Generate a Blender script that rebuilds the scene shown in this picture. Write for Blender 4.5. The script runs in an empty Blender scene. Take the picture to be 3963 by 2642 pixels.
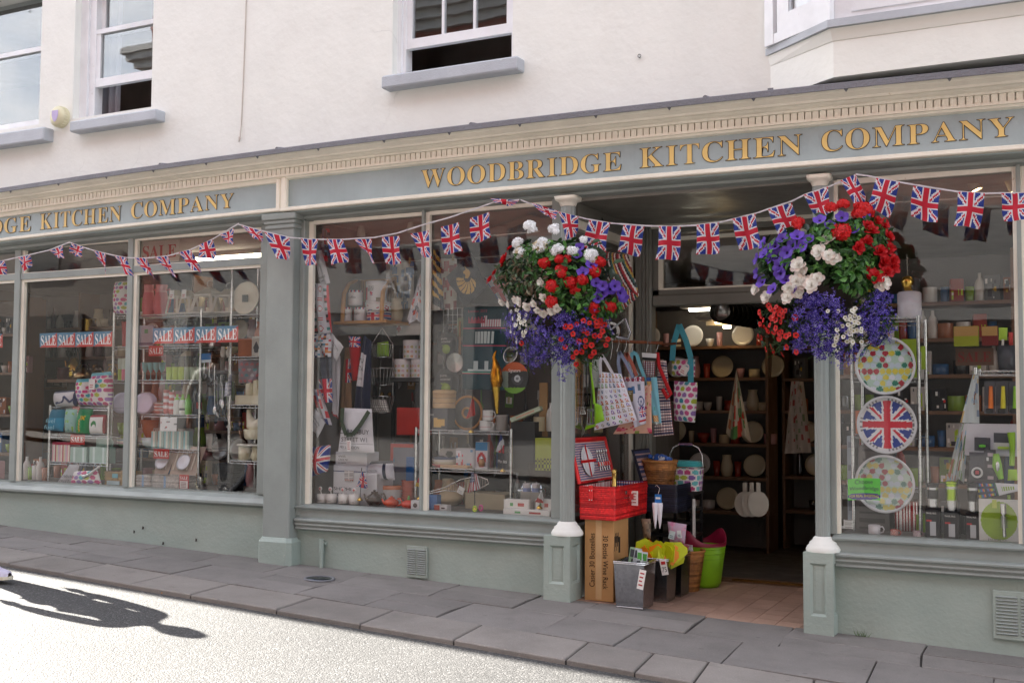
import bpy,math,random
from mathutils import Vector,Matrix
rnd = random.Random(7)
SC = bpy.context.scene
COL = SC.collection
# ------------------------------------------------------------------ camera
CAM = Vector((0.0,-6.591877,1.492859))
YAW,PITCH,ROLL,FPX = -0.4655522,0.0545128,0.0057491,4300.0
_fwd = Vector((math.sin(YAW)*math.cos(PITCH),math.cos(YAW)*math.cos(PITCH),math.sin(PITCH)))
_rt0 = Vector((math.cos(YAW),-math.sin(YAW),0))
_up0 = _rt0.cross(_fwd)
RT = math.cos(ROLL)*_rt0 + math.sin(ROLL)*_up0
UP = -math.sin(ROLL)*_rt0 + math.cos(ROLL)*_up0
cam = bpy.data.cameras.new('camera')
cam.sensor_width = 36.0
cam.lens = 36.0*FPX/3963.0
cam.clip_end = 2000
cam_ob = bpy.data.objects.new('camera',cam)
COL.objects.link(cam_ob)
cam_ob.matrix_world = Matrix((
    (RT.x,UP.x,-_fwd.x,CAM.x),(RT.y,UP.y,-_fwd.y,CAM.y),(RT.z,UP.z,-_fwd.z,CAM.z),(0,0,0,1)))
SC.camera = cam_ob
# ------------------------------------------------------------------ light
SUN_DIR = Vector((1.34,-0.265,-1.0)).normalized()
SUN_EL = math.asin(-SUN_DIR.z)
world = bpy.data.worlds.new('World')
SC.world = world
world.use_nodes = True
nt = world.node_tree
nt.nodes.clear()
wo = nt.nodes.new('ShaderNodeOutputWorld')
bg = nt.nodes.new('ShaderNodeBackground')
bg.inputs['Strength'].default_value = 0.072
sky = nt.nodes.new('ShaderNodeTexSky')
sky.sky_type = 'NISHITA'
sky.sun_disc = False
sky.sun_elevation = SUN_EL
sky.sun_rotation = math.atan2(-SUN_DIR.x,-SUN_DIR.y)
sky.dust_density = 1.0
tc = nt.nodes.new('ShaderNodeTexCoord')
mp = nt.nodes.new('ShaderNodeMapping'); mp.inputs['Scale'].default_value = (1.0,1.0,2.2)
nz = nt.nodes.new('ShaderNodeTexNoise'); nz.inputs['Scale'].default_value = 2.0; nz.inputs['Detail'].default_value = 7; nz.inputs['Roughness'].default_value = 0.58
cr = nt.nodes.new('ShaderNodeValToRGB')
cr.color_ramp.elements[0].position = 0.42; cr.color_ramp.elements[1].position = 0.62
mx = nt.nodes.new('ShaderNodeMix'); mx.data_type = 'RGBA'
nt.links.new(tc.outputs['Generated'],mp.inputs['Vector'])
nt.links.new(mp.outputs['Vector'],nz.inputs['Vector'])
nt.links.new(nz.outputs['Fac'],cr.inputs['Fac'])
nt.links.new(cr.outputs['Color'],mx.inputs['Factor'])
nt.links.new(sky.outputs['Color'],mx.inputs[6])
mx.inputs[7].default_value = (10.0,10.0,10.2,1)
nt.links.new(mx.outputs[2],bg.inputs['Color'])
nt.links.new(bg.outputs['Background'],wo.inputs['Surface'])
sun = bpy.data.lights.new('sun','SUN')
sun.energy = 5.0
sun.angle = math.radians(0.55)
sun.color = (1.0,0.95,0.87)
sun_ob = bpy.data.objects.new('sun',sun)
COL.objects.link(sun_ob)
sun_ob.location = (-8,3,12)
sun_ob.rotation_euler = SUN_DIR.to_track_quat('-Z','Y').to_euler()
SC.view_settings.view_transform = 'Standard'
SC.view_settings.look = 'None'
SC.view_settings.gamma = 1.0
SC.view_settings.use_curve_mapping = False
SC.view_settings.exposure = 2.58
SC.render.engine = 'CYCLES'
SC.cycles.use_denoising = True
SC.cycles.max_bounces = 8
SC.cycles.diffuse_bounces = 4
SC.cycles.glossy_bounces = 4
SC.cycles.transparent_max_bounces = 24
SC.cycles.caustics_reflective = False
SC.cycles.caustics_refractive = False
SC.cycles.sample_clamp_indirect = 6.0
# ------------------------------------------------------------------ measuring: a pixel of the photograph -> a point at depth Y
def at(p,Y):
    d = RT*(p[0]-1981.5) - UP*(p[1]-1321.0) + _fwd*FPX
    return CAM + d*((Y-CAM.y)/d.y)
def frame(x0,y0,s): return lambda x,y: (x0+x*s,y0+y*s)
FA = frame(0,850,.44643); FB = frame(0,1350,.44643); FC = frame(1150,800,.44643); FD = frame(1150,1350,.44643)
FE = frame(1850,700,.5102); FF = frame(2150,1250,.3189); FG = frame(2150,1650,.4785); FH = frame(2450,1100,.7653)
FI = frame(2850,650,.5102); FJ = frame(3150,1250,.574); FK = frame(0,0,.4464); FL = frame(1000,0,.5102)
FM = frame(2800,0,.5103); FO = frame(0,0,3963/2352)
def rect(fr,x0,y0,x1,y1,Y):
    """centre x, bottom z, width, height of a picture rectangle standing at depth Y"""
    xm,ym = (x0+x1)/2,(y0+y1)/2
    a,b,c,d = at(fr(x0,ym),Y),at(fr(x1,ym),Y),at(fr(xm,y0),Y),at(fr(xm,y1),Y)
    return (a.x+b.x)/2,d.z,b.x-a.x,c.z-d.z
def bow(x,z):
    """the old front is not quite level: its long mouldings rise a little towards the middle"""
    return (0.013-0.0023*(x+3.7)**2)*(z-1.49)/1.35 if z > 1.49 else 0.0
# ------------------------------------------------------------------ colour, mesh and object helpers
def lin(c):
    c = c/255.0
    return c/12.92 if c <= 0.04045 else ((c+0.055)/1.055)**2.4
def H(s):
    return (lin(int(s[0:2],16)),lin(int(s[2:4],16)),lin(int(s[4:6],16)))
def mulc(c,k): return (c[0]*k,c[1]*k,c[2]*k)
def jit(c,r=0.12):
    k = 1+rnd.uniform(-r,r)
    return (c[0]*k,c[1]*k,c[2]*k)
WHITE,BLACK,CHROME = H('eeeae4'),H('1c1c1e'),(.62,.62,.62)
RED,NAVY,TEAL,LIME = H('d21f24'),H('26305c'),H('4fb3bf'),H('b4d334')
_TXT = {}
def bold(s): return ''.join(chr(0x1D400+ord(c)-65) if 'A' <= c <= 'Z' else (chr(0x1D41A+ord(c)-97) if 'a' <= c <= 'z' else c) for c in s)
def glyphs(s,off=0.0):
    k = (s,off)
    if k not in _TXT:
        cu = bpy.data.curves.new('t','FONT'); cu.body = s; cu.resolution_u = 3; cu.offset = off
        o = bpy.data.objects.new('t',cu); COL.objects.link(o)
        me = bpy.data.meshes.new_from_object(o.evaluated_get(bpy.context.evaluated_depsgraph_get()))
        vs = [(v.co.x,v.co.y) for v in me.vertices]; fs = [list(p.vertices) for p in me.polygons]
        bpy.data.objects.remove(o); bpy.data.curves.remove(cu); bpy.data.meshes.remove(me)
        xs = [v[0] for v in vs] or [0,1]; ys = [v[1] for v in vs] or [0,1]
        _TXT[k] = (vs,fs,min(xs),max(xs),min(ys),max(ys))
    return _TXT[k]
class MB:
    def __init__(s): s.v = []; s.f = []; s.c = []; s.s = []
    def add(s,vs,fs,col,sm=False):
        n = len(s.v); s.v += [tuple(v) for v in vs]
        for i,f in enumerate(fs):
            s.f.append([n+k for k in f]); s.c.append(col[i] if isinstance(col,list) else col); s.s.append(sm)
        return s
    def box(s,x0,x1,y0,y1,z0,z1,col):
        vs = [(x,y,z) for z in (z0,z1) for y in (y0,y1) for x in (x0,x1)]
        return s.add(vs,[(0,2,3,1),(4,5,7,6),(0,1,5,4),(2,6,7,3),(0,4,6,2),(1,3,7,5)],col)
    def cbox(s,x,y,z,sx,sy,sz,col,rz=0.0,bev=0.0):
        """box standing on z, centred on x, y; corners chamfered by bev"""
        b = min(bev,sx*.45,sy*.45,sz*.45)
        c0,s0 = math.cos(rz),math.sin(rz)
        def q(a,b_,c): return (x+a*c0-b_*s0,y+a*s0+b_*c0,z+c)
        hx,hy = sx/2,sy/2
        if b <= 0:
            vs = [q(a,d,e) for e in (0,sz) for d in (-hy,hy) for a in (-hx,hx)]
            return s.add(vs,[(0,2,3,1),(4,5,7,6),(0,1,5,4),(2,6,7,3),(0,4,6,2),(1,3,7,5)],col)
        def ring(i,e):
            ax,ay = hx-i,hy-i
            return [q(-ax+b,-ay,e),q(ax-b,-ay,e),q(ax,-ay+b,e),q(ax,ay-b,e),q(ax-b,ay,e),q(-ax+b,ay,e),q(-ax,ay-b,e),q(-ax,-ay+b,e)]
        b2 = b*.999
        vs = ring(b2*.6,0)+ring(0,b)+ring(0,sz-b)+ring(b2*.6,sz)
        fs = [tuple(range(7,-1,-1)),tuple(range(24,32))]
        for k in range(3):
            for i in range(8):
                j = (i+1) % 8; fs.append((k*8+i,k*8+j,k*8+8+j,k*8+8+i))
        return s.add(vs,fs,col)
    def tube(s,pts,r,n,col,caps=True,sm=True):
        pts = [Vector(p) for p in pts]; m = len(pts)
        rs = r if isinstance(r,(list,tuple)) else [r]*m
        vs = []; prev = None
        for i,p in enumerate(pts):
            t = (pts[min(i+1,m-1)]-pts[max(i-1,0)])
            t = t.normalized() if t.length > 1e-9 else Vector((0,0,1))
            a = prev-t*prev.dot(t) if prev is not None else (Vector((0,0,1)).cross(t) if abs(t.z) < .95 else Vector((1,0,0)).cross(t))
            a = a.normalized() if a.length > 1e-6 else Vector((1,0,0)); prev = a; b = t.cross(a)
            for k in range(n):
                w = 2*math.pi*k/n; vs.append(p+(a*math.cos(w)+b*math.sin(w))*rs[i])
        fs = [(i*n+k,i*n+(k+1) % n,(i+1)*n+(k+1) % n,(i+1)*n+k) for i in range(m-1) for k in range(n)]
        s.add(vs,fs,col,sm)
        if caps and n > 2:
            s.add(vs[:n],[tuple(range(n-1,-1,-1))],col); s.add(vs[-n:],[tuple(range(n))],col)
        return s
    def lathe(s,prof,n,col,o=(0,0,0),sm=True,sy=1.0):
        """prof: (radius, z[, colour]) upwards"""
        vs = []
        for p in prof:
            for k in range(n):
                w = 2*math.pi*k/n; vs.append((o[0]+p[0]*math.cos(w),o[1]+p[0]*math.sin(w)*sy,o[2]+p[1]))
        fs = []; cs = []
        for i in range(len(prof)-1):
            c = prof[i][2] if len(prof[i]) > 2 else col
            for k in range(n):
                fs.append((i*n+k,i*n+(k+1) % n,(i+1)*n+(k+1) % n,(i+1)*n+k))
                cs.append(c(k/n,i) if callable(c) else c)
        return s.add(vs,fs,cs,sm)
    def grid(s,fn,nu,nv,col,sm=True):
        vs = [fn(i/nu,j/nv) for j in range(nv+1) for i in range(nu+1)]
        fs = []; cs = []
        for j in range(nv):
            for i in range(nu):
                a = j*(nu+1)+i; fs.append((a,a+1,a+nu+2,a+nu+1))
                cs.append(col((i+.5)/nu,(j+.5)/nv) if callable(col) else col)
        return s.add(vs,fs,cs,sm)
    def text(s,t,x,y,z,w,h,col,fn=None,off=0.0,rot=0):
        """lettering w x h metres, lower left corner at x, y, z, facing -Y; rot 90 / -90 turns it upright"""
        vs,fs,a,b,c,d = glyphs(t,off)
        kx = (w if rot == 0 else h)/max(b-a,1e-6); ky = (h if rot == 0 else w)/max(d-c,1e-6)
        out = []
        for vx,vy in vs:
            u,q = (vx-a)*kx,(vy-c)*ky
            if rot == 90: u,q = w-q,u
            elif rot == -90: u,q = q,h-u
            out.append(fn(u,q) if fn else (x+u,y,z+q))
        return s.add(out,fs,col)
    def moved(s,m):
        s.v = [tuple(m @ Vector(v)) for v in s.v]; return s
    def shift(s,x,y,z):
        s.v = [(v[0]+x,v[1]+y,v[2]+z) for v in s.v]; return s
G5 = (.5,.5,.5)
LINK = []
def mesh(name,mb,mat):
    me = bpy.data.meshes.new(name)
    me.from_pydata(mb.v,[],mb.f)
    at_ = me.color_attributes.new('Col','FLOAT_COLOR','CORNER')
    buf = []
    for f,c in zip(mb.f,mb.c): buf += [c[0],c[1],c[2],1.0]*len(f)
    at_.data.foreach_set('color',buf)
    me.polygons.foreach_set('use_smooth',mb.s)
    me.materials.append(mat)
    me.update()
    return me
def obj(name,mb,mat,parent=None,loc=None,kind=None,local=True):
    """one mesh object; with local=False the shape is in world metres and is moved under its parent's base"""
    if parent is not None and not local:
        p = parent.location; mb.shift(-p.x,-p.y,-p.z)
        if parent.parent is not None:
            q = parent.parent.location; mb.shift(-q.x,-q.y,-q.z)
    o = bpy.data.objects.new(name,mesh(name,mb,mat) if isinstance(mb,MB) else mb)
    if parent is not None: o.parent = parent
    if loc is not None: o.location = loc
    if kind: o['kind'] = kind
    LINK.append(o)
    return o
def objw(name,mb,mat,parent=None,loc=None,kind=None): return obj(name,mb,mat,parent,loc,kind,False)
def tagit(o,label,cat,group=None):
    o['label'] = label; o['category'] = cat
    if group: o['group'] = group
    return o
def thing(name,label,cat,loc=(0,0,0),group=None,rz=0.0,rx=0.0,ry=0.0):
    o = bpy.data.objects.new(name,None); o.empty_display_size = .05
    o.location = loc; o.rotation_euler = (rx,ry,rz)
    LINK.append(o)
    return tagit(o,label,cat,group)
def copy_tree(o,parent=None):
    c = o.copy(); LINK.append(c)
    if parent is not None: c.parent = parent
    for ch in [q for q in LINK if q.parent == o]: copy_tree(ch,c)
    return c
# ------------------------------------------------------------------ materials
def nodes(name):
    m = bpy.data.materials.new(name); m.use_nodes = True
    t = m.node_tree; b = t.nodes['Principled BSDF']
    return m,t,b
def N(t,kind,**kw):
    n = t.nodes.new('ShaderNode'+kind)
    for k,v in kw.items():
        if k in n.inputs: n.inputs[k].default_value = v
        else: setattr(n,k,v)
    return n
def coord(t,scale=(1,1,1),space='Object'):
    a = N(t,'TexCoord'); m = N(t,'Mapping'); m.inputs['Scale'].default_value = scale
    t.links.new(a.outputs[space],m.inputs['Vector']); return m.outputs['Vector']
def noise(t,vec,scale,detail=4,rough=.55):
    n = N(t,'TexNoise',Scale=scale,Detail=detail,Roughness=rough); t.links.new(vec,n.inputs['Vector']); return n.outputs['Fac']
def ramp(t,fac,stops):
    r = N(t,'ValToRGB'); e = r.color_ramp.elements
    while len(e) < len(stops): e.new(.5)
    for k,(p,c) in enumerate(stops): e[k].position = p; e[k].color = (c[0],c[1],c[2],1) if isinstance(c,tuple) else (c,c,c,1)
    t.links.new(fac,r.inputs['Fac']); return r.outputs['Color']
def mixc(t,fac,a,b,mode='MIX'):
    m = N(t,'Mix',data_type='RGBA',blend_type=mode)
    for sock,v in ((m.inputs['Factor'],fac),(m.inputs[6],a),(m.inputs[7],b)):
        if isinstance(v,(int,float)): sock.default_value = v
        elif isinstance(v,tuple): sock.default_value = (v[0],v[1],v[2],1)
        else: t.links.new(v,sock)
    return m.outputs[2]
def bump(t,b,h,strength,dist=.01):
    n = N(t,'Bump'); n.inputs['Strength'].default_value = strength; n.inputs['Distance'].default_value = dist
    t.links.new(h,n.inputs['Height']); t.links.new(n.outputs['Normal'],b.inputs['Normal'])
def tinted(name,rough,metal=0.0,var=.10,bmp=0.0,bscale=60,sheen=0.0,spec=.5,transl=0.0):
    """colour comes from the piece's own colour, broken up a little; shared by most goods"""
    m,t,b = nodes(name)
    a = N(t,'Attribute',attribute_name='Col')
    v = coord(t)
    f = noise(t,v,9,5)
    k = ramp(t,f,[(.3,1-var),(.7,1+var*.6)])
    t.links.new(mixc(t,1.0,a.outputs['Color'],k,'MULTIPLY'),b.inputs['Base Color'])
    b.inputs['Roughness'].default_value = rough; b.inputs['Metallic'].default_value = metal
    b.inputs['Specular IOR Level'].default_value = spec
    if sheen: b.inputs['Sheen Weight'].default_value = sheen
    if bmp: bump(t,b,noise(t,v,bscale,3),bmp,.004)
    if transl:
        tr = N(t,'BsdfTranslucent'); t.links.new(a.outputs['Color'],tr.inputs['Color'])
        ms = N(t,'MixShader'); ms.inputs[0].default_value = transl
        out = t.nodes['Material Output']
        t.links.new(b.outputs[0],ms.inputs[1]); t.links.new(tr.outputs[0],ms.inputs[2]); t.links.new(ms.outputs[0],out.inputs['Surface'])
    return m
MATTE = tinted('matte_goods',.75,bmp=.15)
SATIN = tinted('satin_goods',.42)
GLOSS = tinted('glazed_goods',.14,var=.04)
METAL = tinted('bright_metal',.24,metal=1.0,var=.08)
CLOTH = tinted('woven_cloth',.9,bmp=.5,bscale=160,sheen=.2,var=.06)
SILK = tinted('bunting_cloth',.7,bmp=.2,bscale=90,var=.05,transl=.42)
PETAL = tinted('petal',.6,var=.12,transl=.3)
LEAF = tinted('leaf',.5,var=.25,transl=.22)
WICK = tinted('wicker',.5,var=.25)
CARD = tinted('cardboard',.85,var=.07,bmp=.1)
def paint(name,col,rough=.42,wear=None,bstr=.25,bscale=14,lowtone=None,streak=0.0,gloss_noise=True,var=1.0,cracks=False):
    m,t,b = nodes(name)
    v = coord(t)
    f = noise(t,v,3.2,8,.62)
    c = ramp(t,f,[(.28,mulc(col,1-.14*var)),(.55,col),(.78,mulc(col,1+.09*var))])
    if lowtone:
        g = noise(t,coord(t,(.7,.7,2.2)),1.6,6,.6)
        c = mixc(t,ramp(t,g,[(.38,0.0),(.62,.75)]),c,lowtone)
    if streak:
        g = noise(t,coord(t,(14,14,.5)),2.2,5,.6)
        c = mixc(t,ramp(t,g,[(.5,0.0),(.8,streak)]),c,mulc(col,.6))
    if cracks:
        vo = N(t,'TexVoronoi',Scale=.9,feature='DISTANCE_TO_EDGE'); vd = N(t,'VectorMath',operation='ADD'); nn = N(t,'TexNoise',Scale=5.0,Detail=6.0)
        t.links.new(v,nn.inputs['Vector']); sc_ = N(t,'VectorMath',operation='SCALE'); sc_.inputs['Scale'].default_value = .22; t.links.new(nn.outputs['Color'],sc_.inputs[0])
        t.links.new(v,vd.inputs[0]); t.links.new(sc_.outputs[0],vd.inputs[1]); t.links.new(vd.outputs[0],vo.inputs['Vector'])
        ln = ramp(t,vo.outputs['Distance'],[(.0,1.0),(.006,0.0)]); mk = ramp(t,noise(t,v,.8,3),[(.56,0.0),(.62,.28)])
        c = mixc(t,mixc(t,1.0,ln,mk,'MULTIPLY'),c,mulc(col,.45))
        c = mixc(t,ramp(t,noise(t,coord(t,(2.5,2.5,.35)),1.3,6,.6),[(.60,0.0),(.85,.18)]),c,(.70,.66,.58))
    if wear:
        g = noise(t,v,21,9,.7)
        c = mixc(t,ramp(t,g,[(.66,0.0),(.70,.8)]),c,wear)
    t.links.new(c,b.inputs['Base Color'])
    if gloss_noise:
        t.links.new(ramp(t,noise(t,v,7,4),[(.3,rough*.8),(.7,min(1,rough*1.35))]),b.inputs['Roughness'])
    else: b.inputs['Roughness'].default_value = rough
    h = N(t,'Math',operation='ADD')
    t.links.new(noise(t,v,bscale,7,.6),h.inputs[0]); t.links.new(noise(t,v,bscale*7,3,.5),h.inputs[1])
    bump(t,b,h.outputs[0],bstr,.012)
    return m
GREY = paint('grey_green_paint',(.285,.315,.297),.38,bstr=.10,streak=.10)
FASC = paint('fascia_paint',(.37,.445,.462),.40,bstr=.06,streak=.12)
RISER = paint('render_riser_paint',(.37,.425,.38),.5,wear=(.45,.46,.42),bstr=.28,bscale=6,lowtone=(.305,.372,.337))
CREAM = paint('cream_trim_paint',(.92,.87,.75),.45,wear=(.66,.55,.40),bstr=.12,bscale=20,streak=.10)
WALLM = paint('cream_wall_paint',(.82,.825,.775),.75,bstr=.28,bscale=3,streak=.0,var=.35,cracks=True)
WHITEP = paint('white_gloss_paint',(.80,.81,.83),.35,wear=(.60,.58,.55),bstr=.12,bscale=30)
SILLP = paint('grey_sill_paint',(.46,.49,.53),.5,wear=(.62,.64,.66),bstr=.25,bscale=18)
LEADM = paint('lead_flashing',(.17,.17,.19),.5,wear=(.33,.34,.36),bstr=.5,bscale=12)
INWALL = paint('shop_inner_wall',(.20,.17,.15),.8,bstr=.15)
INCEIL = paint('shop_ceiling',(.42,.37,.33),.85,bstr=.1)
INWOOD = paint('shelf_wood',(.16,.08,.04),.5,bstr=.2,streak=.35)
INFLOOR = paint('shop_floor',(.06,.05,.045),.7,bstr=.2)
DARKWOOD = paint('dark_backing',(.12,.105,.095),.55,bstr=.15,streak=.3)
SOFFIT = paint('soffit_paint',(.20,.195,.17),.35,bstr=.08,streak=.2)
def asphalt():
    m,t,b = nodes('road_asphalt')
    v = coord(t)
    vo = N(t,'TexVoronoi',Scale=120.0,Randomness=1.0); t.links.new(v,vo.inputs['Vector'])
    chips = N(t,'SeparateColor'); t.links.new(vo.outputs['Color'],chips.inputs[0])
    base = ramp(t,chips.outputs[0],[(.0,.046),(.5,.066),(.85,.085),(.9,.125),(1.0,.17)])
    big = ramp(t,noise(t,v,.7,8,.68),[(.3,.72),(.7,1.15)])
    t.links.new(mixc(t,1.0,mixc(t,1.0,base,big,'MULTIPLY'),(1.0,.98,.95),'MULTIPLY'),b.inputs['Base Color'])
    b.inputs['Roughness'].default_value = .72
    h = N(t,'Math',operation='MULTIPLY_ADD'); h.inputs[1].default_value = -1.0
    t.links.new(vo.outputs['Distance'],h.inputs[0]); t.links.new(noise(t,v,40,5),h.inputs[2])
    bump(t,b,h.outputs[0],.55,.007)
    return m
ROADM = asphalt()
def stone(name,col,sc=1.0):
    m,t,b = nodes(name)
    v = coord(t,(1,1,1)); oi = N(t,'ObjectInfo')
    off = N(t,'VectorMath',operation='ADD'); t.links.new(v,off.inputs[0]); t.links.new(oi.outputs['Random'],off.inputs[1])
    f = noise(t,off.outputs[0],2.4,9,.66)
    c = ramp(t,f,[(.25,mulc(col,.72)),(.5,col),(.8,mulc(col,1.22))])
    sp = noise(t,off.outputs[0],130,2,.5)
    c = mixc(t,ramp(t,sp,[(.62,0.0),(.70,.45)]),c,mulc(col,1.7))
    st = noise(t,off.outputs[0],5.5,6,.7)
    c = mixc(t,ramp(t,st,[(.60,0.0),(.72,.35)]),c,mulc(col,.5))
    gv = N(t,'TexVoronoi',Scale=4.5); t.links.new(off.outputs[0],gv.inputs['Vector'])
    c = mixc(t,ramp(t,gv.outputs['Distance'],[(.045,.55),(.075,0.0)]),c,mulc(col,.55))
    k = ramp(t,oi.outputs['Random'],[(0,.88),(1,1.1)])
    t.links.new(mixc(t,1.0,c,k,'MULTIPLY'),b.inputs['Base Color'])
    b.inputs['Roughness'].default_value = .82
    h = N(t,'Math',operation='ADD'); t.links.new(f,h.inputs[0]); t.links.new(noise(t,v,90,4),h.inputs[1])
    bump(t,b,h.outputs[0],.45,.008)
    return m
SLABM = stone('paving_stone',(.205,.188,.176))
KERBM = stone('kerb_stone',(.235,.212,.192))
TILEM = stone('quarry_tile',(.42,.27,.20))
JOINTM = stone('joint_dirt',(.045,.04,.036))
def glass_mat(name,tint=(1,1,1),base=.05,rough=0.0):
    """thin window pane: clear, with the mirror strength growing towards grazing angles"""
    m = bpy.data.materials.new(name); m.use_nodes = True
    t = m.node_tree; t.nodes.clear()
    out = N(t,'OutputMaterial'); tr = N(t,'BsdfTransparent'); gl = N(t,'BsdfGlossy')
    tr.inputs['Color'].default_value = (tint[0],tint[1],tint[2],1)
    gl.inputs['Roughness'].default_value = rough
    lw = N(t,'LayerWeight'); lw.inputs['Blend'].default_value = .5
    pw = N(t,'Math',operation='POWER'); pw.inputs[1].default_value = 3.7
    t.links.new(lw.outputs['Facing'],pw.inputs[0])
    ma = N(t,'Math',operation='MULTIPLY_ADD'); ma.inputs[1].default_value = 1-base; ma.inputs[2].default_value = base
    t.links.new(pw.outputs[0],ma.inputs[0])
    v = coord(t)
    bm = N(t,'Bump'); bm.inputs['Strength'].default_value = .035; bm.inputs['Distance'].default_value = .02
    t.links.new(noise(t,v,2.6,2),bm.inputs['Height']); t.links.new(bm.outputs['Normal'],gl.inputs['Normal'])
    ms = N(t,'MixShader')
    t.links.new(ma.outputs[0],ms.inputs[0]); t.links.new(tr.outputs[0],ms.inputs[1]); t.links.new(gl.outputs[0],ms.inputs[2])
    t.links.new(ms.outputs[0],out.inputs['Surface'])
    return m
PANE = glass_mat('window_glass',(.985,.99,.985),.042)
UPANE = glass_mat('sash_glass',(.9,.92,.93),.11)
CLEAR = glass_mat('drinking_glass',(.90,.93,.93),.10)
def glow(name,col,s):
    m,t,b = nodes(name)
    b.inputs['Base Color'].default_value = (col[0],col[1],col[2],1)
    b.inputs['Emission Color'].default_value = (col[0],col[1],col[2],1)
    b.inputs['Emission Strength'].default_value = s
    return m
TUBEM = glow('fluorescent_tube',(1.0,.93,.75),3.5)
LAMPM = glow('spot_lamp',(1.0,.72,.36),5.0)
# ================================================================== the setting
GA,GB = .143,-.0338
def gz(x): return GA+GB*x
def gnd(p,dz=0.0):
    d = RT*(p[0]-1981.5) - UP*(p[1]-1321.0) + _fwd*FPX
    t = (GA+dz+GB*CAM.x-CAM.z)/(d.z-GB*d.x); return CAM+d*t
def kerb_y(x): return -1.222-.0546*(x+6.667) if x > -12 else -.93
KERB = .03
def structure(name,mb,mat):
    o = obj(name,mb,mat); o['kind'] = 'structure'; return o
mb = MB()
mb.grid(lambda u,v: (-70+140*u,-70+69.98*v,gz(-70+140*u)-KERB),40,20,(.1,.1,.1),False)
structure('road',mb,ROADM)
pv = MB()
xs = [-26+i*.5 for i in range(61)]
for a,b in zip(xs[:-1],xs[1:]):
    pv.add([(a,kerb_y(a)+.012,gz(a)-.012),(b,kerb_y(b)+.012,gz(b)-.012),(b,.02,gz(b)-.012),(a,.02,gz(a)-.012)],[(0,1,2,3)],(.1,.1,.1))
    pv.add([(a,kerb_y(a)+.012,gz(a)-.08),(b,kerb_y(b)+.012,gz(b)-.08),(b,kerb_y(b)+.012,gz(b)-.012),(a,kerb_y(a)+.012,gz(a)-.012)],[(0,1,2,3)],(.1,.1,.1))
pavement = structure('pavement',pv,JOINTM)
def slab(name,pts,mat,lift,gap=.004,r=.0045):
    """paving piece from four corners (x, y), joints recessed, arris worn round"""
    cx = sum(p[0] for p in pts)/4; cy = sum(p[1] for p in pts)/4
    tz = [rnd.uniform(-.0025,.0025) for _ in pts]
    def ring(ins,dz):
        o = []
        for (x,y),e in zip(pts,tz):
            dx,dy = cx-x,cy-y
            x2 = x+math.copysign(ins,dx); y2 = y+math.copysign(ins,dy)
            o.append((x2,y2,gz(x2)+lift+e+dz))
        return o
    vs = ring(gap,-.05)+ring(gap,-r*.8)+ring(gap+r*.35,-r*.25)+ring(gap+r,0)
    fs = [(12,13,14,15)]
    for k in range(3):
        for i in range(4):
            j = (i+1) % 4; fs.append((k*4+i,k*4+j,k*4+4+j,k*4+4+i))
    m_ = MB().add(vs,fs,(.2,.2,.2))
    return obj(name,m_,mat,pavement)
kj = [gnd(p).x for p in ((33,2177),(247,2214),(485,2261),(711,2304),(1046,2362),(1373,2418),(1738,2480),(2177,2554),(2452,2597),(2686,2633))]
while kj[0] > -13: kj.insert(0,kj[0]-rnd.uniform(.6,.9))
while kj[-1] < 2: kj.append(kj[-1]+rnd.uniform(.5,.9))
for a,b in zip(kj[:-1],kj[1:]):
    slab('kerb_stone',[(a,kerb_y(a)+rnd.uniform(-.006,.006)),(b,kerb_y(b)+rnd.uniform(-.006,.006)),(b-.05,kerb_y(b)+.42),(a-.05,kerb_y(a)+.42)],KERBM,0,.005,.010)
def slab_row(f0,f1,wmin,wmax,x):
    while x < 1.6:
        w = rnd.uniform(wmin,wmax)
        if x > -12.5:
            sk = .03
            if rnd.random() < .28:
                m = rnd.uniform(.4,.6)
                y0,y1,y2 = f0(x),f0(x)*(1-m)+f1(x)*m,f1(x)
                y0b,y1b,y2b = f0(x+w),f0(x+w)*(1-m)+f1(x+w)*m,f1(x+w)
                slab('paving_slab',[(x,y0),(x+w,y0b),(x+w-sk,y1b),(x-sk,y1)],SLABM,rnd.uniform(-.002,.003))
                slab('paving_slab',[(x-sk,y1),(x+w-sk,y1b),(x+w-sk,y2b),(x-sk,y2)],SLABM,rnd.uniform(-.002,.003))
            else:
                slab('paving_slab',[(x,f0(x)),(x+w,f0(x+w)),(x+w-sk,f1(x+w)),(x-sk,f1(x))],SLABM,rnd.uniform(-.002,.003))
        x += w
back = lambda x: kerb_y(x)+.42
midl = lambda x: back(x)*.49
slab_row(back,midl,.42,.72,-13.2)
slab_row(midl,lambda x: 0.012,.40,.75,-13.0)
pc = gnd((1236,2240))
mc = thing('drain_cover','small round iron cover set in the paving by the green downpipe','drain cover',(pc.x,pc.y,gz(pc.x)+.002))
mc.rotation_euler = (0,math.atan(-GB),0)
obj('rim',MB().lathe([(.105,0),(.105,.006),(.088,.006),(.088,.002)],28,H('77787c')),MATTE,mc)
obj('lid',MB().lathe([(.086,0),(.086,.004),(.02,.005),(.0,.005)],28,H('5b606a')),METAL,mc)
gb = gnd((638,2298),-KERB)
t_ = thing('cigarette_end','white cigarette end lying in the gutter','litter',(gb.x,gb.y,gz(gb.x)-KERB+.004),rz=.6)
obj('paper',MB().tube([(0,0,.005),(.028,0,.005)],.005,8,H('e8e4dc')),MATTE,t_)
obj('filter',MB().tube([(-.02,0,.005),(0,0,.005)],.0051,8,H('c98a4a')),MATTE,t_)
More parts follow.
